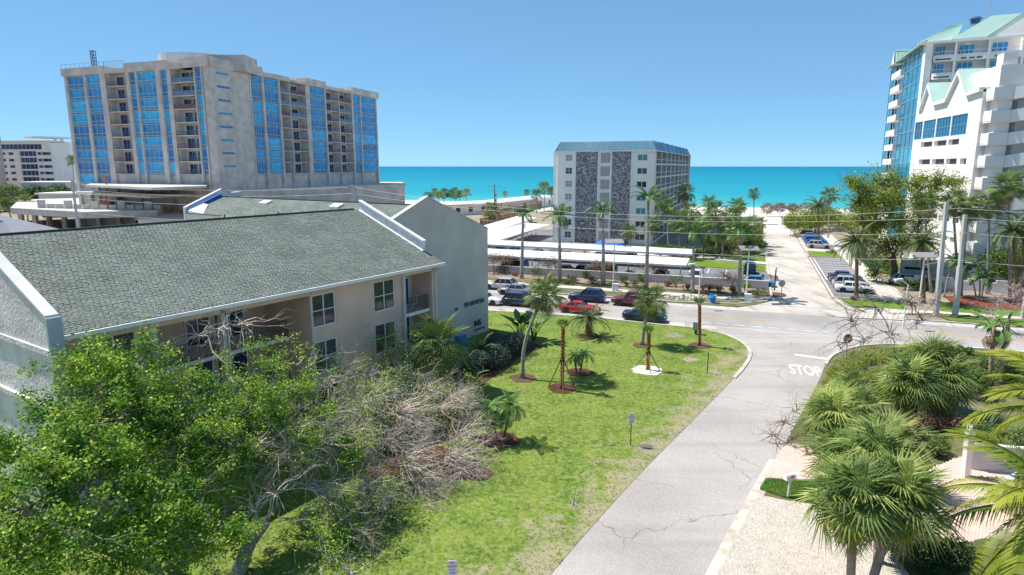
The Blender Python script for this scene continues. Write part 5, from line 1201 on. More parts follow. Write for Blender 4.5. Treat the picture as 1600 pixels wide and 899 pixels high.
# ---- leaf clouds
def leaf_cloud(name, pts, size, mat, parent=None, spread=.0, up=.5, asp=.45, kind='stuff', squash=1.0):
    pts = np.asarray(pts, float); m = len(pts)
    if spread: pts = pts+rng.normal(0,spread,(m,3))*np.array([1,1,squash])
    a = rng.uniform(0,2*PI,m); b_ = rng.uniform(-.9,.9,m); d = np.stack([np.cos(a)*np.cos(b_),np.sin(a)*np.cos(b_),np.sin(b_)],1)
    nn = rng.normal(0,1,(m,3)); nn[:,2] += up*2.2; s = np.cross(d,nn); s /= np.linalg.norm(s,axis=1)[:,None]+1e-9
    L_ = size*rng.uniform(.6,1.35,m)[:,None]; w = L_*asp
    V = np.stack([pts-d*L_*.5, pts+s*w*.5-d*L_*.05, pts+d*L_*.5, pts-s*w*.5-d*L_*.05],1).reshape(-1,3)
    o = inst(name, fast_mesh(name, V, np.arange(m*4).reshape(-1,4), mat), parent); return setp(o, kind=kind) if kind else o
def ball(c, r, n, squash=.75, shell=.55):
    v = rng.normal(0,1,(n,3)); v /= np.linalg.norm(v,axis=1)[:,None]; rr = r*(shell+(1-shell)*rng.random(n))[:,None]*(rng.random(n)[:,None]*.35+.72)
    v[:,2] *= squash; return v*rr+np.array(c)
def shrub(p, w, d, h, label, mat=None, n=700, size=.16, group=None, rz=0, cat='shrub', name='shrub', stem=True, lumps=7):
    e = empty(name, label, cat, p, rz, group); P_ = []
    for i in range(lumps):
        c = (random.uniform(-.5,.5)*w*.7, random.uniform(-.5,.5)*d*.7, h*random.uniform(.4,.72)); P_.append(ball(c, min(w*.34+.1,h*.5)*random.uniform(.7,1.1), n//lumps, .85))
    pts = np.concatenate(P_); pts[:,2] = np.maximum(pts[:,2],.03); leaf_cloud('foliage', pts, size, mat or leaf_shrub, e)
    if stem:
        mb = MB()
        for i in range(6): a = i*1.05; mb.tube([(0,0,0),(math.cos(a)*w*.15,math.sin(a)*d*.15,h*.35),(math.cos(a)*w*.3,math.sin(a)*d*.3,h*.7)],[.04,.03,.015],4)
        mb.obj('stem', bark, e)
    return e
def limb(mb, a, b_, r0, r1, seg=5, wob=.12, n=5):
    a, b_ = Vector(a), Vector(b_); L_ = (b_-a).length; pts = []; rad = []
    for i in range(seg+1):
        t = i/seg; p = a.lerp(b_,t); p.z += L_*.10*math.sin(PI*t)
        if 0 < i < seg: p += Vector([random.uniform(-1,1) for _ in range(3)])*L_*wob*.5
        pts.append(p); rad.append(r0+(r1-r0)*t)
    mb.tube(pts, rad, n, cap=False); return pts
def twigs(mb, p, d, L_, r, depth, out=None, n=3, spread=.7, grav=0.0, kids=3):
    """recursive bare twig"""
    q = p; pts = [p]; dd = d.copy()
    for i in range(3):
        dd = (dd+Vector([random.gauss(0,.22) for _ in range(3)])-Vector((0,0,grav))).normalized(); q = q+dd*L_/3; pts.append(q)
    mb.tube(pts, [r,r*.8,r*.6,r*.35], n, cap=False)
    if out is not None: out.append(q)
    if depth > 0:
        for k in range(kids):
            pp = pts[random.choice((1,2,3))]; nd = (dd+Vector([random.gauss(0,spread) for _ in range(3)])).normalized(); twigs(mb, pp, nd, L_*random.uniform(.5,.75), r*.55, depth-1, out, 3, spread, grav, kids)
def tree(base, fork, blobs, label, leafmat=None, bias=(0,0,0), sprays=15, leaves=30, lsize=.12, r=.25, twl=.8, depth=1, tmat=None, tw=26, group=None, name='tree', cl=.28, woodmat=None, kids=3, twr=.012, cat='tree', drymat=None):
    """blobs: (point, radius, leafy 0..1). Limbs reach each blob, twigs fill it"""
    base = Vector(base); e = empty(name, label, cat, base, 0, group); mb = MB(); fork = Vector(fork)-base
    limb(mb, Vector((0,0,0)), fork, r*1.25, r*.8, 6, .06, 9); tops = []; dry = MB(); wet = MB(); LP = []
    hubs = [fork]
    for (c, R_, lf) in sorted(blobs, key=lambda q: (Vector(q[0])-base-fork).length):
        c = Vector(c)-base; h0 = min(hubs, key=lambda q: (q-c).length); d_ = (c-h0).length
        pts = limb(mb, h0, c, max(.03,r*.55*min(1,R_/1.6)*(.45 if 0 <= lf < .3 else 1)), .03, 5, .14, 6); hubs += [pts[3],c]
        k = int(tw*R_**1.4)
        for i in range(k):
            s = random.choice(pts[2:]).lerp(c,.5) if random.random() < .6 else c
            v = Vector([random.gauss(0,1) for _ in range(3)]).normalized(); v.z *= .8; v = v*(1-.45*(sum(abs(q) for q in bias) > 0))+Vector(bias); end = c+v*R_*random.uniform(.55,1.0)
            L_ = (end-s).length; g = wet if lf > .5 else dry
            w_ = limb(g, s, end, twr*2.2, twr, 3, .2, 3)
            o_ = []; twigs(g, end, (end-s).normalized(), twl*random.uniform(.6,1.1), twr*.9, depth, o_, 3, .8, .03, kids)
            if lf < .99 and random.random() < lf:
                for q in o_+[w_[2],w_[3]]: LP.append(np.array(q)+rng.normal(0,cl,(leaves//len(o_)+2,3))*np.array([1,1,.7]))
        if lf >= .99:      # leafy sprays round the outside of the blob, denser above
            for i in range(int(sprays*R_*R_)+3):
                v = rng.normal(0,1,3); v[2] = v[2]*.9+.35; v /= np.linalg.norm(v); cc = np.array(c)+v*R_*rng.uniform(.5,1.08)
                m_ = int(leaves*rng.uniform(.6,1.4)); a_ = rng.normal(0,1,(m_,3)); al = a_@v
                LP.append(cc+(a_-np.outer(al,v))*cl+np.outer(al,v)*cl*1.9)
    mb.obj('trunk', tmat or bark, e, smooth=True)
    if wet.v: wet.obj('branches', tmat or bark, e, kind='stuff')
    if dry.v: dry.obj('dead_branches', woodmat or dead_wood, e, kind='stuff')
    if LP: leaf_cloud('foliage', np.concatenate(LP), lsize, leafmat or leaf_tree, e, up=.6, asp=.55)
    return e
def Bb(px,py,Y,R_,lf=1.0): return (D(px,py,Y), R_, lf)
# foreground trees in front of the near building
bA = [Bb(150,585,25,1.5),Bb(215,575,25.5,1.3),Bb(105,650,23,1.35),Bb(180,655,23.5,1.8),Bb(60,720,20.5,1.7),Bb(145,750,20.5,1.8),Bb(40,800,18.5,1.5),Bb(120,850,18.3,1.5),Bb(20,880,17.5,1.2),Bb(0,720,20.5,1.2),Bb(265,700,24,1.7),Bb(235,800,21,1.6),Bb(100,575,25.5,.6,.4),Bb(200,880,19,1.2),Bb(240,640,25,1.4)]
tree(G(62,925), D(95,800,20.5), bA, 'leafy bright green tree filling the lower left corner', leaves=105, lsize=.14, r=.3, tw=9, cl=.17, twl=1.0)
bB = [Bb(300,620,27,1.3),Bb(360,590,29,1.0,.8),Bb(330,680,25.5,1.6),Bb(400,640,28,1.4),Bb(425,575,31,1.0,.75),Bb(305,770,23,1.4),Bb(345,850,21.5,1.2),Bb(275,850,20.5,1.2),Bb(480,575,34,.7,.5),Bb(465,610,29.5,.8),Bb(430,650,27.5,.8),Bb(505,645,29.5,.7),Bb(478,690,27.5,.6),Bb(540,690,29,.6),Bb(380,720,25,.8),Bb(545,735,28.5,.8),Bb(530,790,26.5,.6),Bb(450,640,30,1.2,.7)]
tree(G(372,897), D(418,812,25.3), bB+[Bb(430,770,25.5,1.5,.0),Bb(395,800,24.2,1.2,.0),Bb(450,700,27,1.5,.1),Bb(400,700,26,1.1,.0),Bb(500,690,28.5,1.3,.1),Bb(310,525,31,1.1,.05),Bb(345,515,31.5,1.2,.05),Bb(385,510,33,1.2,.0),Bb(520,600,35,1.1,.0),Bb(480,760,27,1.2,.05)], 'tree with leaning bare trunk, leafy on the left and dead twigged on the right', leaves=100, lsize=.13, r=.27, tw=12, cl=.16, twl=1.1)
bC = [Bb(620,650,35,1.9,.1),Bb(690,640,37.5,1.5,.1),Bb(560,635,34,1.6,.25),Bb(700,715,34,1.5,.0),Bb(630,725,32,1.7,.03),Bb(530,690,31,1.5,.1),Bb(660,610,40,1.3,.15),Bb(715,680,35.5,1.1,0),Bb(705,620,39,1.0,.05),Bb(715,740,33.5,.9,0),Bb(470,700,29,1.3,.1),Bb(430,690,28,1.2,.1),Bb(500,770,27.5,1.1,.05),Bb(600,690,33,1.5,.05),Bb(650,760,31.5,1.2,0),Bb(560,770,29,1.3,.1),Bb(540,725,29.5,.9,1.0),Bb(490,650,32,1.2,.2),Bb(520,590,37,1.1,.2),Bb(690,780,32,.9,0),Bb(540,830,26,.7,1.0),Bb(650,800,30,.8,0),Bb(605,560,42,.8,.9),Bb(500,700,30,.9,.6),Bb(575,600,38,1.0,.5),Bb(630,590,40.5,.8,.5)]
tree(G(600,800), D(590,745,31), bC, 'sprawling mass of bleached dead branches with a few green sprays beside the lawn', leaves=70, lsize=.115, r=.22, tw=34, twl=1.35, depth=2, tmat=bark, kids=3, twr=.015, leafmat=leaf_tree, bias=(.45,-.12,.15), cl=.2)
tree(G(505,985), G(505,930)+Vector((0,0,1.2)), [Bb(520,870,23,.7),Bb(500,840,24,.6),Bb(545,900,22.5,.6,.3)], 'small low leafy tree at the bottom edge left of the sign', leaves=40, lsize=.12, r=.08, tw=24)
# broad sparse tree by the garage and the bare trees right of the near street
b0 = G(1399,441); Yb = b0.y
tree(b0, D(1396,400,Yb), [(D(1345+30*i+random.uniform(-8,8),y,Yb+random.uniform(-4,4)),random.uniform(1.6,2.2),1) for i in range(4) for y in (290,318,350,385)]+[(D(1465,290,Yb),1.8,1),(D(1490,285,Yb+3),1.5,.8),(D(1365,430,Yb),1.2,1)], 'broad olive green tree with a dark trunk between the two date palms', leafmat=leaf_olive, leaves=70, lsize=.30, r=.42, tw=7, twl=1.2, sprays=5, tmat=M('dark_bark',(.13,.095,.08),.95,.3,3), cl=.38, twr=.03)
b0 = G(1412,600); tree(b0, D(1400,560,b0.y), [Bb(1330,500,47,1.2,0),Bb(1370,480,48,1.3,0),Bb(1310,540,45,.9,0),Bb(1420,470,50,1.3,0),Bb(1390,520,47,1.2,0),Bb(1440,500,50,1.0,0),Bb(1350,535,46,.8,0),Bb(1460,470,51,.8,0)], 'bare spreading grey tree at the corner behind the stop sign', r=.16, tw=13, twl=1.3, depth=2, twr=.02, kids=3, woodmat=M('grey_bare_twig',(.27,.22,.19),.95,.2), tmat=M('grey_bare_bark',(.27,.22,.19),.95,.2))
b0 = G(1262,712); tree(b0, b0+Vector((-.2,0,.6)), [Bb(1225,660,38.5,1.1,0),Bb(1205,680,37.5,1.0,0),Bb(1245,640,40,.9,0),Bb(1235,700,37,.8,0)], 'dead brown shrub reaching over the edge of the near street', r=.06, tw=16, twl=1.0, depth=2, twr=.011, woodmat=M('dark_dead_twig',(.20,.15,.13),.95,.2), kids=2, name='dead_shrub', cat='shrub')
b0 = G(1575,520); tree(b0, D(1578,490,b0.y), [Bb(1560,470,b0.y,1.9,0),Bb(1590,455,b0.y,1.9,0),Bb(1620,480,b0.y,1.9,0),Bb(1545,490,b0.y,1.2,0)], 'pinkish bare twiggy tree beside the far lawn at the right edge', r=.12, tw=22, twl=1.0, depth=2, twr=.013, woodmat=M('pink_grey_twig',(.40,.31,.29),.95,.2), kids=3)
b0 = G(1425,492); tree(b0, D(1425,480,b0.y), [Bb(1420,463,b0.y,.9,0),Bb(1438,468,b0.y,.8,0)], 'small leafless brown shrub at the foot of the concrete poles', r=.06, tw=22, twl=.7, depth=1, twr=.015, woodmat=M('pink_grey_twig',(.40,.31,.29),.95,.2), name='bare_shrub', cat='shrub')
# cabbage palms in the right foreground
sab = [((1328,935),(1334,782),1.75,36,'tall cabbage palm nearest the camera, left of its two trunks','two'),((1356,930),(1402,780),1.8,36,'tall cabbage palm nearest the camera, right of its two trunks','two'),
       ((1430,660),(1422,600),2.0,34,'cabbage palm with brown skirt, left one of the big clump behind','big'),((1480,650),(1475,595),2.0,34,'cabbage palm with brown skirt, right one of the big clump behind','big'),((1445,640),(1452,568),2.05,34,'uppermost cabbage palm in the big clump behind','big'),
       ((1372,880),(1366,712),1.6,28,'third cabbage palm head rising behind the tall pair','two'),((1312,700),(1302,655),2.0,30,'cabbage palm overhanging the near street above the dead shrub','low'),((1350,680),(1338,640),1.8,24,'bushy cabbage palm between the street side palm and the big clump','low'),((1320,760),(1312,715),1.7,26,'low cabbage palm just above the pink pavers','low'),((1392,760),(1388,700),2.0,26,'cabbage palm just behind the tall pair','low'),((1330,640),(1328,608),1.5,20,'small cabbage palm at the rear beside the corner grass','low')]
for b_,t_,R_,n,lb,g_ in sab:
    B_,T_ = P2(*b_,*t_)
    if g_ == 'two': B_ = G(*b_)
    palm('sabal',B_,T_,R_,n,lb,'cabbage palms in the right foreground',.17,.17,M('grey_brown_trunk',(.33,.25,.21),.95,.3,3,bump=.8,bscale=9),el=(86,-68),dead=18 if g_=='big' else 11,boots=26,deadk='deadfan' if g_=='big' else 'greyfan',yellow=.3)
# coconut palms coming in at the right edge
for c_,Y,R_,n,lb in (((1665,790),20.5,4.3,20,'coconut palm at the right edge, its yellow fronds reaching over the pink pavers'),((1690,650),27,4.4,20,'coconut palm further back at the right edge with fronds beside the white fence')):
    T_ = D(*c_,Y); palm('coco',(T_.x+.6,T_.y+.3,0),T_,R_,n,lb,None,.17,.13,trunk_grey,el=(70,-45),sc=(.85,1.05))
# washingtonias, date palms and others right of the side street
far = [('date',(1338,466),(1339,378),3.3,34,'date palm standing over the silver parked cars by the side street'),('date',(1443,474),(1441,378),3.3,34,'date palm in front of the garage between the broad tree and the poles'),
 ('date',(1279,384),(1279,322),3.6,28,'date palm at the head of the parked blue cars'),('fan',(1294,372),(1296,306),2.4,20,'tall fan palm right behind the date palm by the parked blue cars'),
 ('fan',(1455,458),(1444,318),2.0,24,'tall fan palm in front of the garage, leftmost of the row'),('fan',(1498,462),(1489,318),2.0,22,'tall fan palm behind the taller concrete pole'),('fan',(1501,462),(1512,327),2.0,24,'tall fan palm behind the shorter concrete pole'),('fan',(1543,460),(1546,322),2.0,24,'tall fan palm in front of the white stair ramps'),
 ('fan',(1578,465),(1576,293),2.4,26,'tallest fan palm, its crown against the upper stair ramps'),('date',(1590,475),(1583,360),3.3,32,'bushy golden tinted palm at the right edge above the mulch bed'),('date',(1597,468),(1600,352),2.6,26,'palm cut by the right edge behind the golden tinted one'),
 ('fan',(1178,350),(1178,303),1.9,20,'lone tall fan palm against the sea beyond the side street'),('fan',(1155,352),(1156,324),2.2,20,'short fan palm on the dune left of the lone tall one')]
for k,b_,t_,R_,n,lb in far:
    B_,T_ = P2(*b_,*t_); palm(k,B_,T_,R_,n,lb,None,.26 if k=='date' else .2,.2 if k=='date' else .13,trunk_brown if k=='date' else trunk_grey,el=(80,-45),dead=4 if k=='fan' else 0)
for b_,t_,lb in (((1525,468),(1501,412),'slim curved palm on the red mulch, leaning left of its trio'),((1530,470),(1528,415),'slim palm on the red mulch, middle of its trio'),((1533,472),(1539,432),'slim low palm on the red mulch, right of its trio'),((1475,465),(1490,405),'slim palm on the red mulch between the concrete poles')):
    B_,T_ = P2(*b_,*t_); palm('royal',B_,T_,2.0,11,lb,'slim palms on the red mulch bed',.1,.08,trunk_grey,bow=.2,el=(65,-30))
# fan palms crowding beside the condominium
cl_ = [(1028,395,1022,352,2.3),(985,392,985,362,1.9),(1045,392,1042,322,2.2),(1062,398,1060,345,2.4),(1085,392,1080,330,2.3),(1075,380,1072,302,2.4),(1098,398,1100,345,2.5),(1120,404,1118,330,2.4),(1128,404,1130,362,2.4),(1140,398,1142,338,2.3),(1158,398,1164,352,2.2),(1172,396,1178,372,2.2),(1108,385,1108,318,2.0),(1150,388,1150,322,2.2),(1190,385,1186,350,1.8)]
ds = ['in front of the screened condominium corner','lowest one at the condominium corner','thin tall one left of the grove','standing over the carport end','tall one nearest the condominium side','dark topped one half hidden by the condominium edge','bushy one in the middle of the grove','tall one in the middle of the grove','low wide one in the grove','one behind the sidewalk royal palm','one right of the sidewalk royal palm','lowest one at the street end of the grove','thin far one rising behind the grove','far one against the beach','last one beside the beach path']
for (a,b_,c_,d_,R_),s in zip(cl_,ds):
    B_,T_ = P2(a,b_,c_,d_); palm('fan',B_,T_,R_,18,'fan palm beside the condominium, '+s,'fan palms beside the condominium',.2,.15,trunk_grey,el=(80,-50),dead=3)
# small distant palms: crown and trunk only
def small_palm(bx_,by_,tx,ty,R_,lb,g_,mat=None):
    B_,T_ = P2(bx_,by_,tx,ty); e = empty('palm_tree', lb, 'palm tree', B_, 0, g_); d = T_-B_; MB().tube([(0,0,0),d*.5+Vector((.2,0,0)),d],[.22,.17,.15],5).obj('trunk', trunk_grey, e)
    V = []; F = []; mb = MB()
    for i in range(16):
        az = i*2.4; ee = math.radians(75-115*i/16); f = fronds('fan')[i%3]; mt = Matrix.Translation(d) @ Matrix.Rotation(az,4,'Z') @ Matrix.Rotation(-ee,4,'Y') @ Matrix.Scale(R_,4)
        mb.add([mt @ v.co for v in f.vertices],[tuple(p.vertices) for p in f.polygons])
    mb.obj('crown', mat or leaf_fan, e)
for i,(a,b_,c_,d_,R_,s) in enumerate([(728,318,729,302,2.6,'lone one against the sea left of the utility pole'),(693,316,694,301,2.4,'leftmost of the beach group'),(678,316,679,300,2.2,'lowest on the left of the beach group'),(704,316,705,303,2.6,'third of the beach group'),(712,315,711,299,2.4,'tallest of the beach group'),(718,317,718,304,2.4,'right end of the beach group'),(685,318,686,305,2.4,'short one in the beach group'),(850,330,850,295,3.2,'beside the condominium left edge, largest of four'),(838,334,838,305,2.6,'second left of the condominium edge'),(862,328,862,300,2.6,'touching the condominium left edge'),(824,318,823,301,1.8,'behind the white beach building'),(789,318,789,303,1.6,'peeping over the white beach building'),(575,322,575,307,2.0,'left one in front of the podium'),(591,322,592,306,2.0,'second in front of the podium'),(603,320,604,302,2.2,'third in front of the podium'),(615,320,616,303,2.2,'right one in front of the podium'),(598,320,598,309,1.8,'small one in front of the podium'),(775,352,768,331,3.4,'bushy one against the tan slotted wall'),(20,350,10,323,3.0,'at the left edge before the hotel'),(44,350,40,318,3.0,'dark one before the hotel'),(118,330,113,252,2.6,'tall one beside the unfinished tower edge')]):
    small_palm(a,b_,c_,d_,R_,'small distant palm, '+s,'distant palms')
B_,T_ = P2(77,365,73,327); palm('deadfeather',B_,T_,3.2,10,'half dead leaning palm in front of the concrete deck',None,.45,.3,trunk_grey,el=(50,-10))
# hedges, shrubs and beds
def bank(pxa, pxb, w, h, label, mat, n, size=.35, name='hedge', cat='hedge', kind=None):
    a, b_ = G(*pxa), G(*pxb); L_ = (b_-a).length; yaw = math.atan2(b_.y-a.y,b_.x-a.x); e = empty(name, label, cat, (a+b_)/2, yaw); P_ = []
    k = max(3,int(L_/(h*.7)))
    for i in range(k): P_.append(ball(((i+.5)/k*L_-L_/2, random.uniform(-w,w)*.25, h*random.uniform(.45,.65)), h*random.uniform(.45,.7), n//k, .8))
    pts = np.concatenate(P_); pts[:,2] = np.maximum(pts[:,2],.05); leaf_cloud('foliage', pts, size, mat, e)
    mb = MB()
    for i in range(k): x = (i+.5)/k*L_-L_/2; mb.tube([(x,0,0),(x+.1,0,h*.5)],[.08,.04],4)
    mb.obj('stem', bark, e); return e
bank((1228,370),(1302,358),6,6.0,'olive sea grape thicket between the beach path and the parked blue cars',leaf_olive,9000,.45)
bank((1188,338),(1290,340),5,5.0,'browned sea grape thicket at the beach end of the side street',leaf_brown,5000,.45)
bank((1290,352),(1370,372),7,5.0,'green thicket behind the date palm near the garage',leaf_olive,7000,.45)
bank((1330,345),(1420,352),6,7.5,'tall mixed green trees behind the broad tree',leaf_shrub,8000,.5)
bank((1105,398),(1188,384),5,4.0,'yellowish tangle of sea grape under the fan palms at the street end',leaf_olive,7000,.35)
bank((1075,408),(1190,392),5,2.6,'dense undergrowth beneath the fan palms beside the condominium',leaf_dark,9000,.3)
bank((1020,398),(1080,404),3,2.4,'green bushes at the condominium corner behind the carport',leaf_shrub,3500,.3)
bank((1330,395),(1372,428),2,1.6,'silvery low shrubs along the path right of the parked cars',leaf_blue,3000,.25)
bank((1366,415),(1392,432),1.5,2.6,'dark shrubs at the foot of the broad tree',leaf_dark,2500,.25)
bank((0,330),(115,328),9,10,'dark green trees and bushes below the far hotel',leaf_shrub,14000,.7)
bank((0,312),(90,308),9,13,'dark green trees right below the hotel windows',leaf_dark,11000,.8)
bank((665,312),(722,313),5,4,'low dark beach scrub among the distant palms',leaf_dark,2500,.6)
bank((748,590),(808,548),2.6,2.3,'bluish dark shrubs in the building shade below the lettering wall',leaf_blue,9000,.13)
bank((765,532),(815,545),1.2,1.3,'row of upright croton shrubs at the wall corner',leaf_shrub,2500,.14)
bank((700,640),(745,600),2.4,1.6,'dark green foundation shrubs left of the small palm',leaf_dark,7000,.12)
bank((660,690),(735,655),1.8,1.1,'low dark shrubs behind the dead branches',leaf_dark,5000,.12)
bank((1515,625),(1610,600),3,2.2,'tangled green shrubs at the right behind the fan palm clump',leaf_shrub,9000,.17)
bank((1400,690),(1490,672),2,1.3,'brown dead brush below the big fan palm clump',leaf_brown,5000,.14)
bank((1345,600),(1400,625),2,1.2,'yellowish brush between the rear fan palms',leaf_olive,4000,.14)
bank((1300,590),(1420,560),3,.8,'dry brush along the corner behind the stop sign',leaf_olive,5000,.14)
bank((1400,560),(1520,556),2,1.0,'mixed green and brown brush along the main road corner',leaf_shrub,5000,.15)
bank((1285,650),(1310,600),2,.9,'brush lining the corner edge of the near street',leaf_olive,3500,.13)
bank((1480,585),(1600,570),3,1.3,'low mixed undergrowth along the corner beside the main road',leaf_shrub,7000,.16)
bank((1290,640),(1400,620),3,.8,'low dry undergrowth around the feet of the cabbage palms',leaf_olive,6000,.14)
bank((1520,700),(1620,690),3,1.4,'tangled undergrowth beyond the white fence',leaf_shrub,5000,.15)
bank((1380,880),(1500,890),3,1.6,'dense green shrubs under the coconut palm at the bottom edge',leaf_dark,9000,.13)
bank((1390,720),(1480,700),2.5,1.0,'scrubby low plants between the cabbage palms and the white fence',leaf_shrub,5000,.14)
verge_shrubs = [(785,428,2.0,1.5,leaf_dark,'dark bush beside the gable wall end'),(805,432,1.4,.9,leaf_brown,'dry low bush left of the first royal palm'),(836,432,1.8,1.6,leaf_shrub,'green bush between the first two royal palms'),(855,440,1.2,.9,leaf_brown,'small dry bush before the second royal palm'),(890,445,2.3,1.0,leaf_shrub,'low clipped bush behind the blue car roof'),(915,436,1.3,1.4,leaf_shrub,'upright leafy plant left of the third royal palm'),(893,438,2.2,.8,leaf_brown,'low brown hedge piece by the second royal palm'),(926,443,1.4,1.1,leaf_brown,'dry bush touching the third royal palm'),(955,449,1.6,.9,leaf_shrub,'small green bush under the solar lamp'),(972,443,1.6,1.5,leaf_shrub,'bush right of the solar lamp'),(985,448,3.0,.9,leaf_shrub,'long low hedge behind the maroon pickup'),(984,436,1.4,1.7,leaf_olive,'yellowish upright bush above the maroon pickup'),(1000,442,1.8,1.2,leaf_shrub,'bush left of the tallest royal palm'),(1025,441,1.3,1.3,leaf_olive,'olive bush right of the tallest royal palm'),(1056,449,2.0,1.9,leaf_shrub,'leafy shrub under the carport corner'),(1044,449,1.0,1.0,leaf_brown,'brown round bush left of the leafy shrub'),(1074,454,1.1,1.1,leaf_brown,'brown bush touching the carport end palm'),(1098,455,1.1,1.1,leaf_brown,'first brown bush right of the carport end palm'),(1108,456,1.1,1.1,leaf_brown,'second brown bush right of the carport end palm'),(1122,457,1.2,1.1,leaf_brown,'third brown bush right of the carport end palm'),(1145,459,1.2,1.2,leaf_brown,'brown bush left of the last royal palm'),(1165,456,1.6,1.6,leaf_olive,'olive bush right of the last royal palm'),(1184,463,2.6,1.3,leaf_shrub,'rounded bright green bush at the side street corner'),(1355,468,3.4,1.9,leaf_blue,'rounded blue green bush in front of the white car'),(1333,470,1.6,.7,leaf_brown,'pinkish low plants under the date palm island'),(1300,397,2.6,.8,leaf_shrub,'low shrubs on the island behind the white car'),(868,405,3,2.6,leaf_olive,'palmetto like bush between the carports'),(1245,372,2.4,1.3,leaf_brown,'brown bush at the beach path entrance')]
for px,py,w,h,mt,lb in verge_shrubs: shrub(G(px,py),w,w*.8,h,lb,mt,n=480,size=.2,group='shrubs planted along the far verge' if px < 1170 and py > 420 else None)
for px,py,ty,lb in ((772,428,404,'small brown leaved tree at the wall end by the gable'),(788,428,405,'second small brown leaved tree behind the low wall'),(858,438,411,'small brown leaved tree between the second and third royal palms'),(1020,440,417,'small brown leaved tree under the front carport'),(1146,458,432,'small brown umbrella shaped tree before the empty bays'),(940,440,415,'small brown leaved tree behind the third royal palm')):
    b0 = G(px,py); t_ = D(px-3,ty,b0.y); tree(b0, b0.lerp(t_,.55), [(t_+Vector((dx,0,random.uniform(-.3,.2))),.75,.9) for dx in (-1.2,-.3,.6,1.3)], lb, leafmat=leaf_brown, leaves=20, lsize=.16, r=.09, tw=12, twl=.5, twr=.014, group='small brown leaved trees along the low wall', name='small_tree', cat='small tree')
# travellers palm remains at the right
for i,(px,py,lb) in enumerate(((1545,612,'ragged tall banana like plant with dry hanging leaves, left stem'),(1562,615,'ragged tall banana like plant with dry hanging leaves, right stem'))):
    B_,T_ = P2(px,py,px+8,510); e = palm('banana',B_,T_,1.7,8,lb,None,.16,.12,M('dry_stem',(.38,.26,.18),.95,.3,3),el=(70,-30),dead=6,deadk='deadfan',name='banana_plant',cat='plant')
bank((1555,452),(1610,452),3,6.5,'dense dark green tree and bushes at the foot of the stair ramps',leaf_shrub,9000,.3)
bank((1405,452),(1470,455),2,1.6,'low green hedge before the grey entrance wall',leaf_shrub,3500,.25)
bank((1345,352),(1420,360),7,9,'green trees rising behind the broad tree towards the mint roofed tower',leaf_olive,9000,.5)
# mulch rings
for px,py,r_,mt,lb,nm in ((878,608,1.1,mulch,'brown mulch','m'),(781,689,1.3,mulch,'','m'),(905,583,1.15,mulch,'','m'),(920,526,1.15,mulch_brown,'','m'),(1003,541,.9,mulch_brown,'','m'),(1012,580,1.3,sand,'','s'),(1093,541,1.1,mulch_brown,'','m'),(817,592,1.1,mulch_brown,'','m'),(748,742,.8,mulch_brown,'','m')):
    sheet('sand_ring' if nm == 's' else 'mulch_ring', blob(G(px,py),r_,22), mt, .075)
sheet('planting_bed', smooth_line([G(*q) for q in ((765,524),(800,528),(838,538),(846,546),(815,556),(790,580),(758,600),(742,640),(732,675),(700,690),(640,720),(600,700),(640,640),(690,600))],3), mulch, .065)
sheet('planting_bed', smooth_line([G(*q) for q in ((600,700),(690,700),(740,722),(752,740),(720,752),(660,745),(600,745),(560,750),(560,720))],3), mulch, .068)
for px,py,r_ in ((1052,525,.9),(1080,563,.75),(1010,700,.5)): sheet('bare_patch', blob(G(px,py),r_,18,None,.35), dirt, .058)
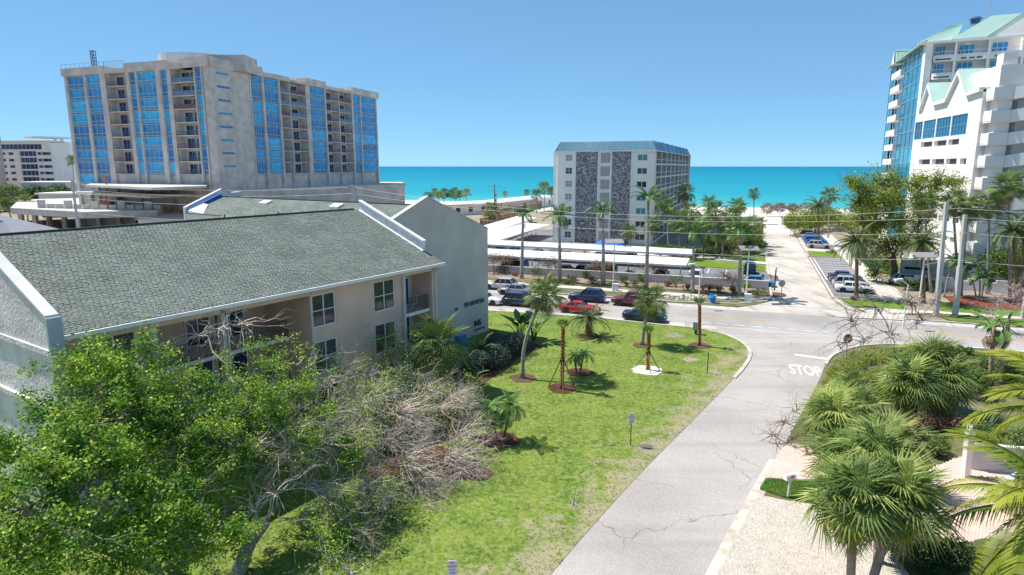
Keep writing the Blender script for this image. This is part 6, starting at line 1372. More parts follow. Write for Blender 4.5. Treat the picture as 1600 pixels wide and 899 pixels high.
# ============================================================ CARS
tyre_m = M('tyre_rubber', (.02,.02,.02), .85, .2); rim_m = M('alloy_rim', (.45,.46,.48), .35, .1, metal=.6)
lamp_m = M('headlight_glass', (.75,.77,.8), .1, .05); tail_m = M('tail_light_red', (.45,.015,.015), .25, .1); trim = M('black_trim', (.025,.025,.028), .5, .1)
car_glass = M('car_glass', (.02,.027,.035), .05, .3, spec=.9)
PAINT = {}
def paint(n, c): return M('car_paint_'+n, c, .28, .03, .6, spec=.5, coat=.6)
WHEEL = {}
def car(kind, col, p, yaw, label, group=None, cat='car', name='car'):
    """kind: sedan, coupe, suv, pickup, jeep. Points its front along local +X"""
    S = {'sedan':(4.7,1.82,1.45,.17,.92,[(-.62,-.46),(.17,.36)],.33,.72),'coupe':(4.8,1.88,1.36,.16,.90,[(-.74,-.34),(.06,.34)],.35,.70),'suv':(4.7,1.88,1.68,.22,1.02,[(-.94,-.70),(.08,.36)],.37,.80),
         'pickup':(5.4,1.92,1.80,.30,1.06,[(-.22,-.14),(.26,.42)],.40,.80),'jeep':(4.3,1.86,1.85,.34,1.08,[(-.92,-.88),(.22,.30)],.42,.88)}[kind]
    L_,Wd,Hh,z0,zb,gh,wr,tum = S; h = L_/2; w = Wd/2
    e = empty(name, label, cat, p, yaw, group)
    # body loft
    if kind == 'suv': st = [(-1,.50,.80,.80),(-.985,.34,.95,.93),(-.9,z0,1.0,.985),(-.6,z0,1.02,1),(0,z0,1.0,1),(.3,z0,1.0,1),(.45,z0,.98,.99),(.75,z0,.90,.97),(.93,z0,.80,.90),(.99,.34,.62,.80),(1,.42,.55,.74)]
    elif kind == 'pickup': st = [(-1,.45,1.0,.94),(-.985,.38,1.04,.98),(-.6,z0,1.05,1),(-.2,z0,1.06,1),(.2,z0,1.06,1),(.45,z0,1.04,.99),(.8,z0,.98,.97),(.96,z0+.05,.90,.92),(1,.42,.75,.86)]
    elif kind == 'jeep': st = [(-1,.45,1.05,.96),(-.97,.36,1.08,.98),(-.5,z0,1.08,1),(.2,z0,1.08,1),(.3,z0,1.06,.96),(.9,z0,1.02,.88),(.98,z0+.05,.95,.86),(1,.45,.85,.84)]
    elif kind == 'coupe': st = [(-1,.48,.78,.80),(-.98,.30,.92,.92),(-.85,z0,.95,.98),(-.6,z0,.94,1),(-.1,z0,.88,.99),(.3,z0,.90,.99),(.6,z0,.86,1),(.85,z0,.76,.94),(.97,.25,.62,.84),(1,.34,.52,.76)]
    else: st = [(-1,.48,.80,.80),(-.98,.32,.93,.92),(-.86,z0,.96,.97),(-.6,z0,.95,1),(0,z0,.92,1),(.34,z0,.92,1),(.6,z0,.86,.99),(.85,z0,.76,.94),(.97,.26,.62,.84),(1,.36,.54,.78)]
    V = []; F = []; k = 9
    for (x,zl,zt_,wf) in st:
        ww = w*wf; zm = zl+(zt_-zl)*.5
        ring = [(-ww*.90,zl),(-ww*.985,zl+(zt_-zl)*.22),(-ww,zm),(-ww*.96,zt_-.06),(-ww*.86,zt_),(0,zt_+.035)]
        ring = ring+[(-a,b_) for a,b_ in reversed(ring[:-1])]
        V += [(x*h,a,b_) for a,b_ in ring]; k = len(ring)
    for i in range(len(st)-1):
        for j in range(k-1): F.append((i*k+j,i*k+j+1,(i+1)*k+j+1,(i+1)*k+j))
        F.append((i*k+k-1,i*k,(i+1)*k,(i+1)*k+k-1))
    F.append(tuple(range(k-1,-1,-1))); F.append(tuple((len(st)-1)*k+j for j in range(k)))
    mb = MB(); mb.add(V,F); mb.obj('body', col, e, smooth=True)
    (b0,r0),(r1,b1) = gh; zr = Hh; wb = w*.90; wt = w*tum*.88
    B_ = [(b0*h,-wb,zb-.08),(b1*h,-wb,zb-.08),(b1*h,wb,zb-.08),(b0*h,wb,zb-.08)]; T_ = [(r0*h,-wt,zr-.05),(r1*h,-wt,zr-.05),(r1*h,wt,zr-.05),(r0*h,wt,zr-.05)]
    MB().hexa(B_,T_).obj('windows', car_glass, e)
    mb = MB(); x0,x1 = r0*h-.06,r1*h+.06; mb.add([(x0,-wt-.03,zr-.06),(x1,-wt-.03,zr-.06),(x1,wt+.03,zr-.06),(x0,wt+.03,zr-.06),(x0+.12,-wt+.1,zr),(x1-.15,-wt+.1,zr),(x1-.15,wt-.1,zr),(x0+.12,wt-.1,zr)],[(4,5,6,7),(0,1,5,4),(1,2,6,5),(2,3,7,6),(3,0,4,7),(0,3,2,1)])
    mb.obj('roof', col, e)
    mb = MB(); nP = (0,.36,.68,1) if kind in ('suv','jeep') else (0,.52,1)
    for s in (-1,1):
        for t in nP:
            a = Vector((b0*h+(b1-b0)*h*t, s*(wb+.005), zb-.06)); q = Vector((r0*h+(r1-r0)*h*t, s*(wt+.005), zr-.05)); mb.beam(a,q,.09,.07)
    mb.obj('pillar', col, e)
    if kind == 'pickup':
        MB().box(-.96*h,b0*h-.15,-w*.78,w*.78,1.075,1.10).obj('load_bed', trim, e)
    wx = (-.60*h if kind != 'jeep' else -.62*h, .62*h)
    key = round(wr,2)
    if key not in WHEEL:
        a = MB(); a.wheelcyl((0,0,0),wr,.22,16); r_ = MB(); r_.wheelcyl((0,0,0),wr*.64,.24,10)
        for i in range(5): an_ = i*2*PI/5; r_.beam((0,.0,0),(math.cos(an_)*wr*.6,0,math.sin(an_)*wr*.6),.06,.25)
        ar = MB(); ar.wheelcyl((0,0,0),wr*1.17,.10,16); WHEEL[key] = (a.mesh('tyre',tyre_m), r_.mesh('rim',rim_m), ar.mesh('wheel_arch',trim))
    for x in wx:
        for s in (-1,1):
            t_ = inst('tyre', WHEEL[key][0], e, (x,s*(w-.12),wr)); inst('rim', WHEEL[key][1], t_, (0,0,0)); inst('wheel_arch', WHEEL[key][2], e, (x,s*(w-.045),wr+.03))
    zl_ = .66 if kind in ('sedan','coupe') else .80
    for s in (-1,1):
        MB().box(h*.93,h*.985,min(s*w*.52,s*w*.80),max(s*w*.52,s*w*.80),zl_-.08,zl_+.06).obj('headlight', lamp_m, e)
        MB().box(-h*1.0,-h*.965,min(s*w*.5,s*w*.84),max(s*w*.5,s*w*.84),zl_,zl_+.16).obj('tail_light', tail_m, e)
        MB().box(b1*h-.35,b1*h-.15,min(s*w*.95,s*(w+.16)),max(s*w*.95,s*(w+.16)),zb-.02,zb+.12).obj('mirror', col, e)
    mb = MB(); mb.box(h*.97,h*1.01,-w*.5,w*.5,.28,.5); mb.box(-h*1.01,-h*.97,-w*.6,w*.6,.3,.42); mb.obj('bumper_trim', trim, e)
    mb = MB(); mb.box(-h*.42,h*.45,-w*1.005,-w*.97,z0+.02,z0+.12); mb.box(-h*.42,h*.45,w*.97,w*1.005,z0+.02,z0+.12); mb.obj('sill', trim, e)
    return e
navy = paint('navy',(.012,.03,.12)); dkblue = paint('dark_blue',(.01,.03,.07)); red_p = paint('red',(.42,.012,.02)); maroon = paint('maroon',(.14,.015,.03)); silver = paint('silver',(.42,.43,.45)); greyp = paint('grey',(.20,.20,.22)); whitep = paint('white',(.75,.76,.78)); black_p = paint('black',(.015,.016,.022)); brightb = paint('bright_blue',(.02,.14,.50)); purple = paint('plum',(.06,.02,.07))
RT, LT = ROAD_YAW, ROAD_YAW+PI
g_road = 'cars on the main road'
def road_car(kind, col, px, py, c, yaw, lb, name='car', cat='car'):
    p = G(px,py,0); a, _ = toR(p); q = W(a, c, .02)
    if name == 'car': pass
    return car(kind, col, q, yaw, lb, g_road, cat, name)
def at_c(px, c):     # point of the road line c seen in column px (ground level)
    k = (px-800)/1000; lo, hi = -200, 200
    f = lambda a: (lambda p: p.x-k*(p.y*CP+CAM_H*SP))(W(a,c))
    for _ in range(60):
        m = (lo+hi)/2
        if f(m) > 0: hi = m
        else: lo = m
    return W(lo, c, .02)
car('suv', navy, at_c(917,78.6), LT, 'bright navy blue SUV driving left in the far lane', g_road)
car('pickup', maroon, at_c(990,78.0), LT, 'maroon pickup truck driving left behind the leaning palm', g_road, 'pickup truck', 'pickup_truck')
car('suv', silver, at_c(782,82.2), LT, 'silver SUV beside the far kerb, next to the gable wall edge', g_road)
car('sedan', greyp, at_c(805,79.4), LT, 'grey sedan driving left in the far lane, next to the gable wall', g_road)
car('suv', dkblue, at_c(815,73.1), RT, 'dark blue SUV in the near lane behind the bird of paradise', g_road)
car('coupe', red_p, at_c(906,71.9), RT, 'red car in the near lane behind the short date palm', g_road)
car('coupe', dkblue, at_c(1007,70.6), RT, 'dark blue coupe at the lawn edge in the near lane', g_road)
car('sedan', whitep, at_c(757,72.6), RT, 'white car mostly hidden behind the gable wall corner', g_road)
g_s = 'cars parked nose in along the side street'
for c,kind,col,lb in ((171,'suv',dkblue,'dark blue SUV parked furthest up the side street'),(167.2,'sedan',greyp,'grey car with open shade second furthest up the side street'),(161.5,'sedan',brightb,'bright blue car parked mid row up the side street'),(156.5,'suv',brightb,'bright blue SUV parked mid row up the side street'),(152.4,'sedan',navy,'navy car beside the silver one up the side street'),(147.8,'suv',silver,'silver SUV parked next to the date palm island')):
    car(kind,col,W(13.6,c,.07),ROAD_YAW+.06*random.uniform(-1,1),lb,g_s)
for c,kind,col,lb in ((106.6,'sedan',purple,'plum coloured sedan at the hatched bay'),(103.6,'sedan',dkblue,'dark blue car between the plum sedan and the silver SUV'),(100.3,'suv',silver,'silver SUV behind the date palm trunk, next to the white car'),(97.0,'sedan',whitep,'white car parked beside the blue green bush')):
    car(kind,col,W(13.7,c,.07),ROAD_YAW,lb,g_s)
g_l = 'cars parked in the lot behind the low wall'
def lotcar(kind, col, px, c, lb, flip=0, yaw=None, name='car', cat='car'):
    q = at_c(px, c); q.z = .07; return car(kind, col, q, ROAD_YAW+PI/2+(PI if flip else 0) if yaw is None else yaw, lb, g_l, cat, name)
lotcar('jeep', black_p, 1171, 108.5, 'black off road vehicle with a spare wheel in the open lot', name='jeep')
lotcar('sedan', paint('sky_blue',(.03,.24,.52)), 1183, 97.6, 'sky blue car in the open lot by the corner bush', yaw=ROAD_YAW)
lotcar('suv', whitep, 1088, 98.2, 'white SUV half hidden by the thick palm trunk at the carport end', 1)
for i,(px,c,kind,col,lb) in enumerate(((797,98.3,'suv',dkblue,'dark SUV under the front carport, leftmost'),(812,98.3,'suv',black_p,'black SUV under the front carport, beside the first royal palm'),(884,98.3,'sedan',dkblue,'dark car under the front carport, right of the second royal palm'),(908,98.3,'sedan',black_p,'black car under the front carport, before the white palm label'),(930,98.3,'suv',dkblue,'dark blue SUV under the front carport, left of the third royal palm'),(952,98.3,'suv',black_p,'black SUV under the front carport, behind the solar lamp'),(1034,98.3,'suv',whitep,'white SUV under the front carport behind the brown tree'),(790,112.2,'suv',navy,'navy SUV under the second carport, leftmost'),(812,112.2,'sedan',navy,'navy car under the second carport, second from left'),(838,112.2,'suv',navy,'navy SUV under the second carport, beside the lawn strip'),(885,112.6,'suv',silver,'silver SUV under the second carport'),(985,113.6,'suv',black_p,'black SUV on the strip behind the carports'))):
    lotcar(kind,col,px,c,lb,i%2)
for i,(px,py,col,lb) in enumerate(((774,371,dkblue,'dark car under the slanting carport, nearest'),(790,367,whitep,'white car under the slanting carport'),(806,363,dkblue,'dark car under the slanting carport, third'),(822,360,silver,'silver car under the slanting carport'),(836,356,black_p,'black car under the slanting carport, furthest'))):
    q = G(px,py); q.z = .08; car('sedan',col,q,ROAD_YAW+.2,lb,g_l)
q = G(1420,446); car('suv',silver,Vector((q.x,q.y,.05)),ROAD_YAW+.3,'pale silver SUV before the grey garage entrance wall')
q = G(1398,455); 

# ============================================================ CARPORTS, WALLS
def carport(p0, p1, depth, z, label, tilt=.25, posts=9):
    p0, p1 = Vector((p0[0],p0[1],0)), Vector((p1[0],p1[1],0)); d = p1-p0; L_ = d.length; yaw = math.atan2(d.y,d.x); e = empty('carport', label, 'carport', p0, yaw, 'white carports')
    mb = MB(); mb.hexa([(0,0,z-.3),(L_,0,z-.3),(L_,depth,z-.3+tilt),(0,depth,z-.3+tilt)],[(0,0,z),(L_,0,z),(L_,depth,z+tilt),(0,depth,z+tilt)]); mb.obj('roof', M('white_carport_sheet',(.82,.82,.81),.6,.05,.2), e)
    mb = MB(); n = int(L_/1.2)
    for i in range(n+1): x = L_*i/n; mb.beam((x,.02,z+.015),(x,depth-.02,z+tilt+.015),.06,.03)
    mb.obj('sheet_seam', M('white_seam',(.7,.7,.7),.6,.03), e)
    for i in range(posts):
        x = 1+(L_-2)*i/(posts-1); mb = MB(); mb.beam((x,depth*.5,0),(x,depth*.5,z-.25),.16); mb.beam((x,depth*.5,z-1.1),(x,depth*.15,z-.28),.09); mb.beam((x,depth*.5,z-1.1),(x,depth*.85,z-.2),.09); mb.obj('post', white_metal, e)
carport(W(-62,95.8),W(-8.6,95.8),5.6,2.75,'long white carport nearest the road, along the low wall',.3,14)
carport(W(-60,109.8),W(-8.8,108.6),4.6,2.75,'second white carport behind the front one',.25,12)
A_ = R0 = G(765,382,2.6); carport(G(763,382,2.6),G(858,352,2.6),6.2,2.75,'white carport slanting away towards the condominium, nearer one',.25,12)
carport(G(755,368,2.6),G(838,341,2.6),5.8,2.75,'white carport slanting away on the far left, beside the tan walls',.25,12)
lw = empty('low_wall', 'low grey parking lot wall behind the royal palms', 'wall', W(-60,95.2), ROAD_YAW); mb = MB(); mb.box(-30,62.8,-.1,.1,0,1.15); mb.obj('wall', M('pale_grey_render',(.56,.53,.54),.9,.06,.4), lw); MB().box(-30,62.85,-.16,.16,1.15,1.24).obj('coping', white, lw)
for i in range(18): MB().box(-30+i*5.4,-29.7+i*5.4,-.14,-.101,0,1.14).obj('pier', M('pale_grey_render',(.56,.53,.54),.9,.06,.4), lw)
# ============================================================ POLES AND WIRES
def utility_pole(b_, t_, r0, r1, label, mat=pole_conc, arms=(), boxes=()):
    b_ = Vector(b_); t_ = Vector(t_); e = empty('utility_pole', label, 'utility pole', b_); d = t_-b_; mb = MB(); mb.beam((0,0,0),d*.5,r0*1.9,r0*1.9); mb.beam(d*.5,d,r1*2,r1*2); mb.obj('post', mat, e)
    for z,L_ in arms: mb = MB(); mb.beam(Vector((-RX*L_/2,-RY*L_/2,0)).cross(Vector((0,0,1)))*0+Vector((-L_/2,0,z)),Vector((L_/2,0,z)),.14); mb.obj('crossarm', grey_metal, e); [MB().tube([(x,0,z),(x,0,z+.3)],.06,5).obj('insulator', white, e) for x in (-L_/2+.2,0,L_/2-.2)]
    for z in boxes: mb = MB(); mb.disc((.4,0,z),.28,.9,8); mb.obj('transformer', grey_metal, e)
    return e
p1b,p1t = P2(1462,495,1479,316); p2b,p2t = P2(1492,495,1508,336)
p1t.x = p1b.x+.55; p2t.x = p2b.x+.5
utility_pole(p1b,D(1479,316,p1b.y),.24,.17,'square concrete utility pole, the taller of the pair right of the side street'); utility_pole(p2b,D(1508,336,p2b.y),.24,.17,'square concrete utility pole, the shorter of the pair right of the side street')
p3b = at_c(128,84); p3 = utility_pole((p3b.x,p3b.y,0),(p3b.x,p3b.y,14.5),.22,.15,'grey utility pole in front of the left edge of the unfinished tower')
p4b = at_c(557,84.5); utility_pole((p4b.x,p4b.y,0),(p4b.x,p4b.y,14.2),.24,.18,'utility pole rising behind the grey green roof ridge', arms=((13.9,1.6),))
p5b = G(773,352); utility_pole(p5b,(p5b.x,p5b.y,D(770,289,p5b.y).z),.22,.15,'wooden utility pole with crossarms and transformers before the beach building', M('weathered_pole_wood',(.25,.22,.19),.9,.2), arms=((D(770,291,p5b.y).z,5.5),(D(770,300,p5b.y).z,3)), boxes=(D(770,308,p5b.y).z,D(770,316,p5b.y).z))
p6b = at_c(1597,86); utility_pole((p6b.x,p6b.y,0),(p6b.x+.4,p6b.y,9.5),.2,.16,'grey pole cut by the right edge beyond the main road')
def wire(a, b_, sag, label, r=.018):
    a, b_ = Vector(a), Vector(b_); pts = []
    for i in range(25): t = i/24; p = a.lerp(b_,t); p.z -= sag*4*t*(1-t); pts.append(p)
    mb = MB(); mb.tube([p-a for p in pts], r, 4); o = mb.obj('power_line', M('grey_cable',(.62,.62,.62),.6,.1), loc=a); setp(o, label, 'power line', 'power lines over the main road')
pA = Vector((p4b.x,p4b.y,0)); pB = Vector((p1b.x+1.2,p1b.y,0)); pC = Vector((p3b.x,p3b.y,0))
for z,zz,sg,lb in ((13.9,12.4,2.4,'topmost power line'),(12.9,11.4,2.0,'second power line from the top'),(11.4,9.7,1.9,'third power line from the top'),(8.7,6.6,1.5,'lowest power line')):
    wire(pA+Vector((0,0,z)), pB+Vector((0,0,zz)), sg, lb+' between the roof ridge pole and the tall concrete pole'); wire(pC+Vector((0,0,z)), pA+Vector((0,0,z)), .9, lb+' left of the roof ridge pole'); wire(pB+Vector((0,0,zz)), pB+Vector((60,-22.4,zz)), 1.0, lb+' running out of the picture right of the concrete pole')
# ============================================================ LAMPS, SIGNS, SMALL THINGS
def solar_lamp(b_, t_, label, panel=1.2):
    B_,T_ = P2(*b_,*t_); e = empty('street_lamp', label, 'street lamp', B_); h = T_.z; MB().tube([(0,0,0),(0,0,h)],[.10,.07],8).obj('post', white_metal, e)
    mb = MB(); s = panel; mb.hexa([(-s,-s*.5,h-.1),(s,-s*.5,h-.1),(s,s*.5,h+.35),(-s,s*.5,h+.35)],[(-s,-s*.5,h-.03),(s,-s*.5,h-.03),(s,s*.5,h+.42),(-s,s*.5,h+.42)]); mb.obj('solar_panel', M('solar_panel_glass',(.30,.28,.27),.3,.2,3), e)
    mb = MB(); mb.beam((0,0,h-1.0),(1.6,-.5,h-.5),.07); mb.box(1.3,2.1,-.7,-.4,h-.55,h-.45); mb.obj('lamp_arm', white_metal, e)
solar_lamp((958,457),(960,379),'solar street lamp between the third and tallest royal palms'); solar_lamp((1165,471),(1171,390),'solar street lamp right of the last royal palm'); solar_lamp((1434,490),(1446,401),'solar street lamp left of the concrete poles')
def thin_lamp(b_, t_, label):
    B_,T_ = P2(*b_,*t_); e = empty('street_lamp', label, 'street lamp', B_); h = T_.z; MB().tube([(0,0,0),(0,0,h)],[.09,.06],8).obj('post', white_metal, e)
    mb = MB(); mb.beam((0,0,h),(-.9,-.1,h+.55),.06); mb.hexa([(-1.5,-.25,h+.45),(-.7,-.25,h+.5),(-.7,.15,h+.5),(-1.5,.15,h+.45)],[(-1.5,-.2,h+.6),(-.7,-.2,h+.68),(-.7,.1,h+.68),(-1.5,.1,h+.6)]); mb.obj('lamp_head', white, e)
thin_lamp((1091,482),(1092,420),'street lamp with a bent white head behind the cinnamon trunk'); thin_lamp((1411,513),(1418,445),'thin white street lamp standing in front of the bare tree')
def octagon(r, y): return [(r*math.cos(PI/8+k*PI/4), y, r*math.sin(PI/8+k*PI/4)) for k in range(8)]
def stop_sign(b_, h, label, front, rz=0):
    e = empty('stop_sign', label, 'stop sign', b_, rz); MB().beam((0,0,0),(0,0,h),.07).obj('post', grey_metal, e); mb = MB(); a = octagon(.46,-.06); b2 = octagon(.46,-.04); mb.add(a+b2,[tuple(range(8)),tuple(range(15,7,-1))]+[(i,i+8,(i+1)%8+8,(i+1)%8) for i in range(8)])
    z = h-.35
    o = mb.obj('sign_plate', M('stop_red',(.50,.02,.03),.5,.06) if front else grey_metal, e, (0,0,z))
    if front:
        mb = MB(); i_, o2 = octagon(.40,-.063), octagon(.44,-.063)
        for k in range(8): mb.quad(i_[k],i_[(k+1)%8],o2[(k+1)%8],o2[k])
        mb.obj('border', paint_white, o); lettering('STOP',0,0,.36,y=-.066,sx=.85,ext=.003,parent=o,mat=paint_white,bold=.012)
    return e
stop_sign(G(1321,563), 2.35, 'red octagonal stop sign at the corner of the near street', True, .1); stop_sign(G(1220,470), 2.6, 'grey back of a stop sign at the mouth of the side street', False, PI)
def small_sign(b_, h, w, hh, lines, label, rz=0):
    e = empty('parking_sign', label, 'sign', b_, rz); MB().beam((0,0,0),(0,0,h),.05).obj('post', M('dark_green_post',(.05,.07,.05),.6,.1), e)
    o = MB().box(-w/2,w/2,-.05,-.03,h-hh,h).obj('sign_plate', M('white_sign',(.74,.70,.74),.5,.03), e)
    for i,t in enumerate(lines): lettering(t,0,h-hh*(i+.7)/(len(lines)+.3),hh/(len(lines)+1)*1.0,y=-.054,sx=.8,ext=.002,parent=o,mat=M('sign_red',(.45,.03,.08),.5,.05))
small_sign(G(985,697), 2.15, .38, .62, ['NO','PARKING','ON','GRASS'], 'small white no parking sign on a dark post in the lawn', .1); q = G(708,960); small_sign(q, D(708,875,q.y).z, .36, .62, ['NO','PARKING','ANY','TIME'], 'small white sign on a dark post at the bottom edge', .15)
e = empty('marker_post', 'thin dark green marker post standing in the lawn near the corner', 'post', G(1105,584)); MB().beam((0,0,0),(0,0,1.9),.06).obj('post', M('dark_green_post',(.05,.07,.05),.6,.1), e)
e = empty('marker_post', 'thin white rod at the road edge beside the utility box', 'post', G(1071,512)); MB().beam((0,0,0),(0,0,.9),.05).obj('post', white_metal, e)
e = empty('utility_box', 'pale green utility box with dark base at the lawn edge beside the cinnamon trunk', 'utility box', G(1087,523), ROAD_YAW); MB().box(-.3,.3,-.25,.25,.55,1.35).obj('cabinet', M('pale_green_box',(.38,.46,.40),.6,.05), e); MB().box(-.12,.12,-.12,.12,0,.55).obj('pedestal', M('dark_green_post',(.05,.07,.05),.6,.1), e)
for px,py,h,lb in ((961,455,1.0,'small white utility cabinet beside the solar lamp'),(1168,472,1.0,'small white cabinet at the foot of the solar lamp by the side street')):
    e = empty('utility_cabinet', lb, 'utility box', G(px,py), ROAD_YAW); MB().box(-.4,.4,-.3,.3,0,h).obj('cabinet', white, e); MB().box(-.44,.44,-.34,.34,h,h+.06).obj('lid', white_metal, e)
e = empty('waste_bin', 'bright blue bin on the bare verge', 'bin', G(1113,474), .3); bb_ = M('bright_blue_plastic',(.02,.22,.60),.4,.08)
mb = MB(); mb.disc((0,0,0),.28,.75,10,.42); mb.obj('body', bb_, e); mb = MB(); mb.disc((0,0,.75),.5,.3,10,.34); mb.disc((-.25,0,.95),.2,.28,8,.12); mb.obj('lid', bb_, e); MB().box(.12,.3,-.4,-.3,.85,1.15).obj('flap', white, e)
mb = MB()
for i in range(46): a = random.uniform(0,6.3); r_ = random.uniform(0,1)**.6; mb.disc((math.cos(a)*r_*3.4,math.sin(a)*r_*1.5,0),random.uniform(.15,.4),random.uniform(.1,.4),6,random.uniform(.05,.2))
o = mb.obj('rubble', M('pale_rubble',(.52,.45,.38),.95,.2,2), loc=G(1068,466)); setp(o,'pale rubble and sand spread on the verge under the carport end palm','rubble',kind='stuff')
e = empty('boulder_pile', 'pile of grey brown boulders at the lot corner by the side street', 'boulders', G(1203,436))
for i in range(8): mb = MB(); mb.disc((0,0,0),random.uniform(.4,.7),random.uniform(.4,.8),7,random.uniform(.2,.4)); mb.obj('boulder', M('brown_boulder',(.27,.23,.21),.95,.3,2), e, (random.uniform(-1,1),random.uniform(-2.2,2.2),0),(random.uniform(-.2,.2),random.uniform(-.2,.2),i))
e = empty('post', 'dark post with a white cap in the mulch at the side street corner', 'post', G(1210,454)); MB().beam((0,0,0),(0,0,3.0),.14).obj('shaft', M('dark_brown_post',(.07,.05,.045),.8,.1), e); MB().box(-.12,.12,-.12,.12,3.0,3.3).obj('cap', white, e)
sheet('mulch_patch', blob(G(1206,461),1.9,16,1.6), mulch_brown, .10)
# blue canopy before the condominium
b0 = G(947,398); e = empty('canopy', 'bright blue peaked canopy at the foot of the condominium', 'canopy', b0, ROAD_YAW); zt = D(947,374,b0.y).z; mb = MB(); q = 3.4; mb.add([(-q,-2,zt-1.6),(q,-2,zt-1.6),(q,3,zt-1.6),(-q,3,zt-1.6),(-.8,.5,zt),(1.2,.5,zt)],[(0,1,5,4),(1,2,5),(2,3,4,5),(3,0,4)]); mb.obj('fabric', M('blue_canvas',(.02,.16,.62),.6,.08), e)
for x,y in ((-q+.1,-1.9),(q-.1,-1.9),(q-.1,2.9),(-q+.1,2.9)): MB().beam((x,y,0),(x,y,zt-1.6),.08).obj('leg', white_metal, e)
# mailbox
b0 = G(1231,778); e = empty('mailbox', 'white mailbox on a pale post beside the gravel driveway', 'mailbox', b0, .35); MB().beam((0,0,0),(.05,0,1.05),.10).obj('post', M('pale_post_wood',(.52,.50,.46),.8,.1), e)
mb = MB(); n = 8; L_ = .62
ring = [(-.14,1.05),(.14,1.05)]+[(.14*math.cos(PI*k/n),1.22+.14*math.sin(PI*k/n)) for k in range(n+1)]
mb.add([(-L_/2,a,b_) for a,b_ in ring]+[(L_/2,a,b_) for a,b_ in ring],[tuple(range(len(ring)-1,-1,-1)),tuple(range(len(ring),2*len(ring)))]+[(i,(i+1)%len(ring),len(ring)+(i+1)%len(ring),len(ring)+i) for i in range(len(ring))]); bx_ = mb.obj('box', white, e); MB().box(-.05,.15,-.16,-.142,1.2,1.3).obj('flag', M('flag_red',(.4,.03,.03),.5,.05), bx_)
mb = MB(); mb.box(-.2,-.05,-.149,-.143,1.14,1.17); mb.box(.0,.2,-.149,-.143,1.10,1.13); mb.obj('number_mark', letter_m, bx_)
# broken white gate post and fence at the right
b0 = G(1508,745); e = empty('gate_post', 'splintered white gate post leaning among the palms at the right', 'gate post', b0); hh = D(1506,665,b0.y).z
mb = MB(); mb.hexa([(-.16,-.16,0),(.16,-.16,0),(.16,.16,0),(-.16,.16,0)],[(-.26,-.2,hh*.9),(.1,-.2,hh*.9),(.1,.16,hh*.9),(-.26,.16,hh*.9)])
for i in range(7): x = -.24+i*.05; mb.beam((x,random.uniform(-.15,.1),hh*.88),(x-.05,random.uniform(-.2,.1),hh*(.95+random.uniform(0,.12))),.05)
mb.obj('post', white_wall, e)
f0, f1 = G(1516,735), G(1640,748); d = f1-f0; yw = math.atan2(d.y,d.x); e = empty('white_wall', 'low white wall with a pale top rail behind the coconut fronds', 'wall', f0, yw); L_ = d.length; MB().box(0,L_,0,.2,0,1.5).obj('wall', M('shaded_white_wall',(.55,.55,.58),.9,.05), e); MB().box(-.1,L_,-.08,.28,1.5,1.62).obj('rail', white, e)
f0, f1 = G(1560,800), G(1680,850); d = f1-f0; yw = math.atan2(d.y,d.x); e = empty('house_wall', 'tan house wall with a white ledge behind the coconut fronds', 'house', f0, yw); L_ = d.length; MB().box(0,L_,0,3,0,1.6).obj('wall', M('tan_house_wall',(.42,.33,.26),.9,.08), e); MB().box(-.15,L_,-.15,3,1.6,1.72).obj('ledge', white, e)
# blue barrels or boxes at the gable wall
for px,py,lb in ((720,548,'blue utility box against the gable wall, right one'),(700,562,'blue utility box against the gable wall, left one half hidden by the fan palm')):
    p = G(px,py); e = empty('utility_box', lb, 'utility box', p, NB_YAW); MB().box(-.5,.5,-.35,.35,.2,1.5).obj('cabinet', M('mid_blue_box',(.08,.25,.42),.5,.1), e); MB().box(-.55,.55,-.4,.4,0,.2).obj('plinth', concrete_light, e)
# dark flat disc painted as the cast shadow of the parking sign
mb = MB(); mb.disc((0,0,0),.4,.02,16); o = mb.obj('sign_shadow_disc', M('sign_shadow_brown',(.16,.13,.11),.8,.2), loc=G(1010,700)+Vector((0,0,.05))); setp(o,'dark round disc painted as the parking sign shadow on the grass','painted shadow')
mb = MB()
for i in range(14): a = i*.9; mb.disc((math.cos(a)*.28*random.random(),math.sin(a)*.28*random.random(),0),random.uniform(.05,.12),random.uniform(.05,.14),6,.03)
o = mb.obj('stone_heap', M('grey_stones',(.30,.28,.27),.9,.2), loc=G(896,787)+Vector((0,0,.05))); setp(o,'small heap of grey stones in the lawn near the street edge','stones')
# hydrant
p = G(1391,444); e = empty('fire_hydrant', 'small red hydrant by the broad tree trunk', 'hydrant', p); rd = M('hydrant_red',(.35,.03,.03),.5,.1); mb = MB(); mb.disc((0,0,0),.18,.8,8); mb.disc((0,0,.8),.2,.2,8,.06); mb.obj('barrel', rd, e); mb = MB(); mb.tube([(-.32,0,.6),(.32,0,.6)],.09,6); mb.obj('outlet', rd, e)
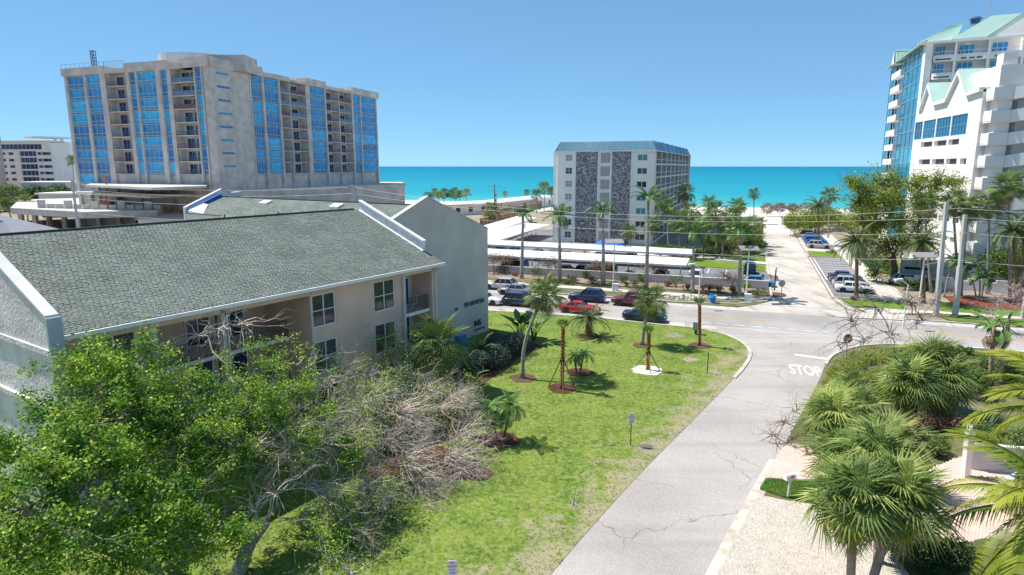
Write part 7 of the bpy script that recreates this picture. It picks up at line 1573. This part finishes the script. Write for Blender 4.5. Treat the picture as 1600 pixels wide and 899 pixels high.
# lounge furniture blocks and boats on the beach are too small to tell; people
skin_m = M('skin', (.42,.24,.16), .6, .05)
def person(p, rz, h, top, bottom, hat, label, stride=.12):
    e = empty('person', label, 'person', p, rz); s = h/1.75
    J = [((0,0,.95),.14),((0,0,1.12),.125),((0,.01,1.38),.16),((0,0,1.5),.06),((0,-.01,1.56),.055),((0,-.02,1.66),.10),
         ((-.09,0,.9),.095),((-.10,-stride,.5),.07),((-.10,-stride*.6,.08),.045),((-.10,-stride*.6-.14,.04),.04),
         ((.09,0,.9),.095),((.10,stride,.5),.07),((.10,stride*1.6,.08),.045),((.10,stride*1.6-.14,.04),.04),
         ((-.19,0,1.40),.06),((-.25,.04,1.12),.045),((-.25,-.06,.88),.035),((-.25,-.10,.80),.04),((.19,0,1.40),.06),((.25,-.02,1.12),.045),((.25,-.14,.90),.035),((.25,-.18,.82),.04)]
    E_ = [(0,1),(1,2),(2,3),(3,4),(4,5),(0,6),(6,7),(7,8),(8,9),(0,10),(10,11),(11,12),(12,13),(2,14),(14,15),(15,16),(16,17),(2,18),(18,19),(19,20),(20,21)]
    me = bpy.data.meshes.new('body'); me.from_pydata([tuple(c*s for c in j[0]) for j in J], E_, []); me.materials.append(skin_m); o = inst('body', me, e)
    m_ = o.modifiers.new('skin','SKIN'); 
    for v,j in zip(me.skin_vertices[0].data if me.skin_vertices else [], J): v.radius = (j[1]*s,j[1]*s)
    if not me.skin_vertices:
        pass
    o.modifiers.new('sub','SUBSURF').levels = 1; o.modifiers['sub'].render_levels = 1
    mb = MB(); mb.tube([(0,0,.92*s),(0,0,1.12*s),(0,.01,1.36*s),(0,0,1.47*s)],[.17*s,.155*s,.2*s,.09*s],9)
    for sx in (-1,1): mb.tube([(sx*.17*s,0,1.42*s),(sx*.24*s,.02*s,1.2*s)],[.08*s,.07*s],7)
    mb.obj('shirt', top, e, smooth=True); mb = MB()
    mb.tube([(0,0,.84*s),(0,0,.97*s)],[.17*s,.165*s],9)
    for sx,yy in ((-1,-stride),(1,stride)): mb.tube([(sx*.09*s,0,.9*s),(sx*.10*s,yy*s,.5*s)],[.115*s,.10*s],8)
    mb.obj('shorts', bottom, e, smooth=True)
    mb = MB(); 
    if hat: mb.disc((0,-.02,1.70*s),.2,.03,12,.2); mb.disc((0,-.02,1.73*s),.11,.1,10,.09)
    else: mb.disc((0,.01,1.66*s),.115,.12,10,.06)
    mb.obj('hat' if hat else 'hair', hat or M('brown_hair',(.06,.035,.02),.9,.1), e)
q = G(1367,436); person(q,.4,1.75,M('tan_shirt',(.45,.32,.22),.9,.1),M('brown_shorts',(.16,.10,.07),.9,.1),M('straw_hat',(.55,.42,.28),.9,.1),'person in a tan shirt and hat walking on the driveway path')
q = G(1268,367); person(q,.1,1.75,M('white_shirt',(.7,.7,.7),.9,.1),M('blue_shorts',(.03,.08,.3),.9,.1),None,'person in a white shirt standing behind the parked blue cars')
q = G(1273,367.5); person(q,-.6,1.7,M('blue_shirt',(.03,.06,.25),.9,.1),M('dark_shorts',(.05,.05,.06),.9,.1),None,'person in a blue shirt beside the one in white behind the parked cars')
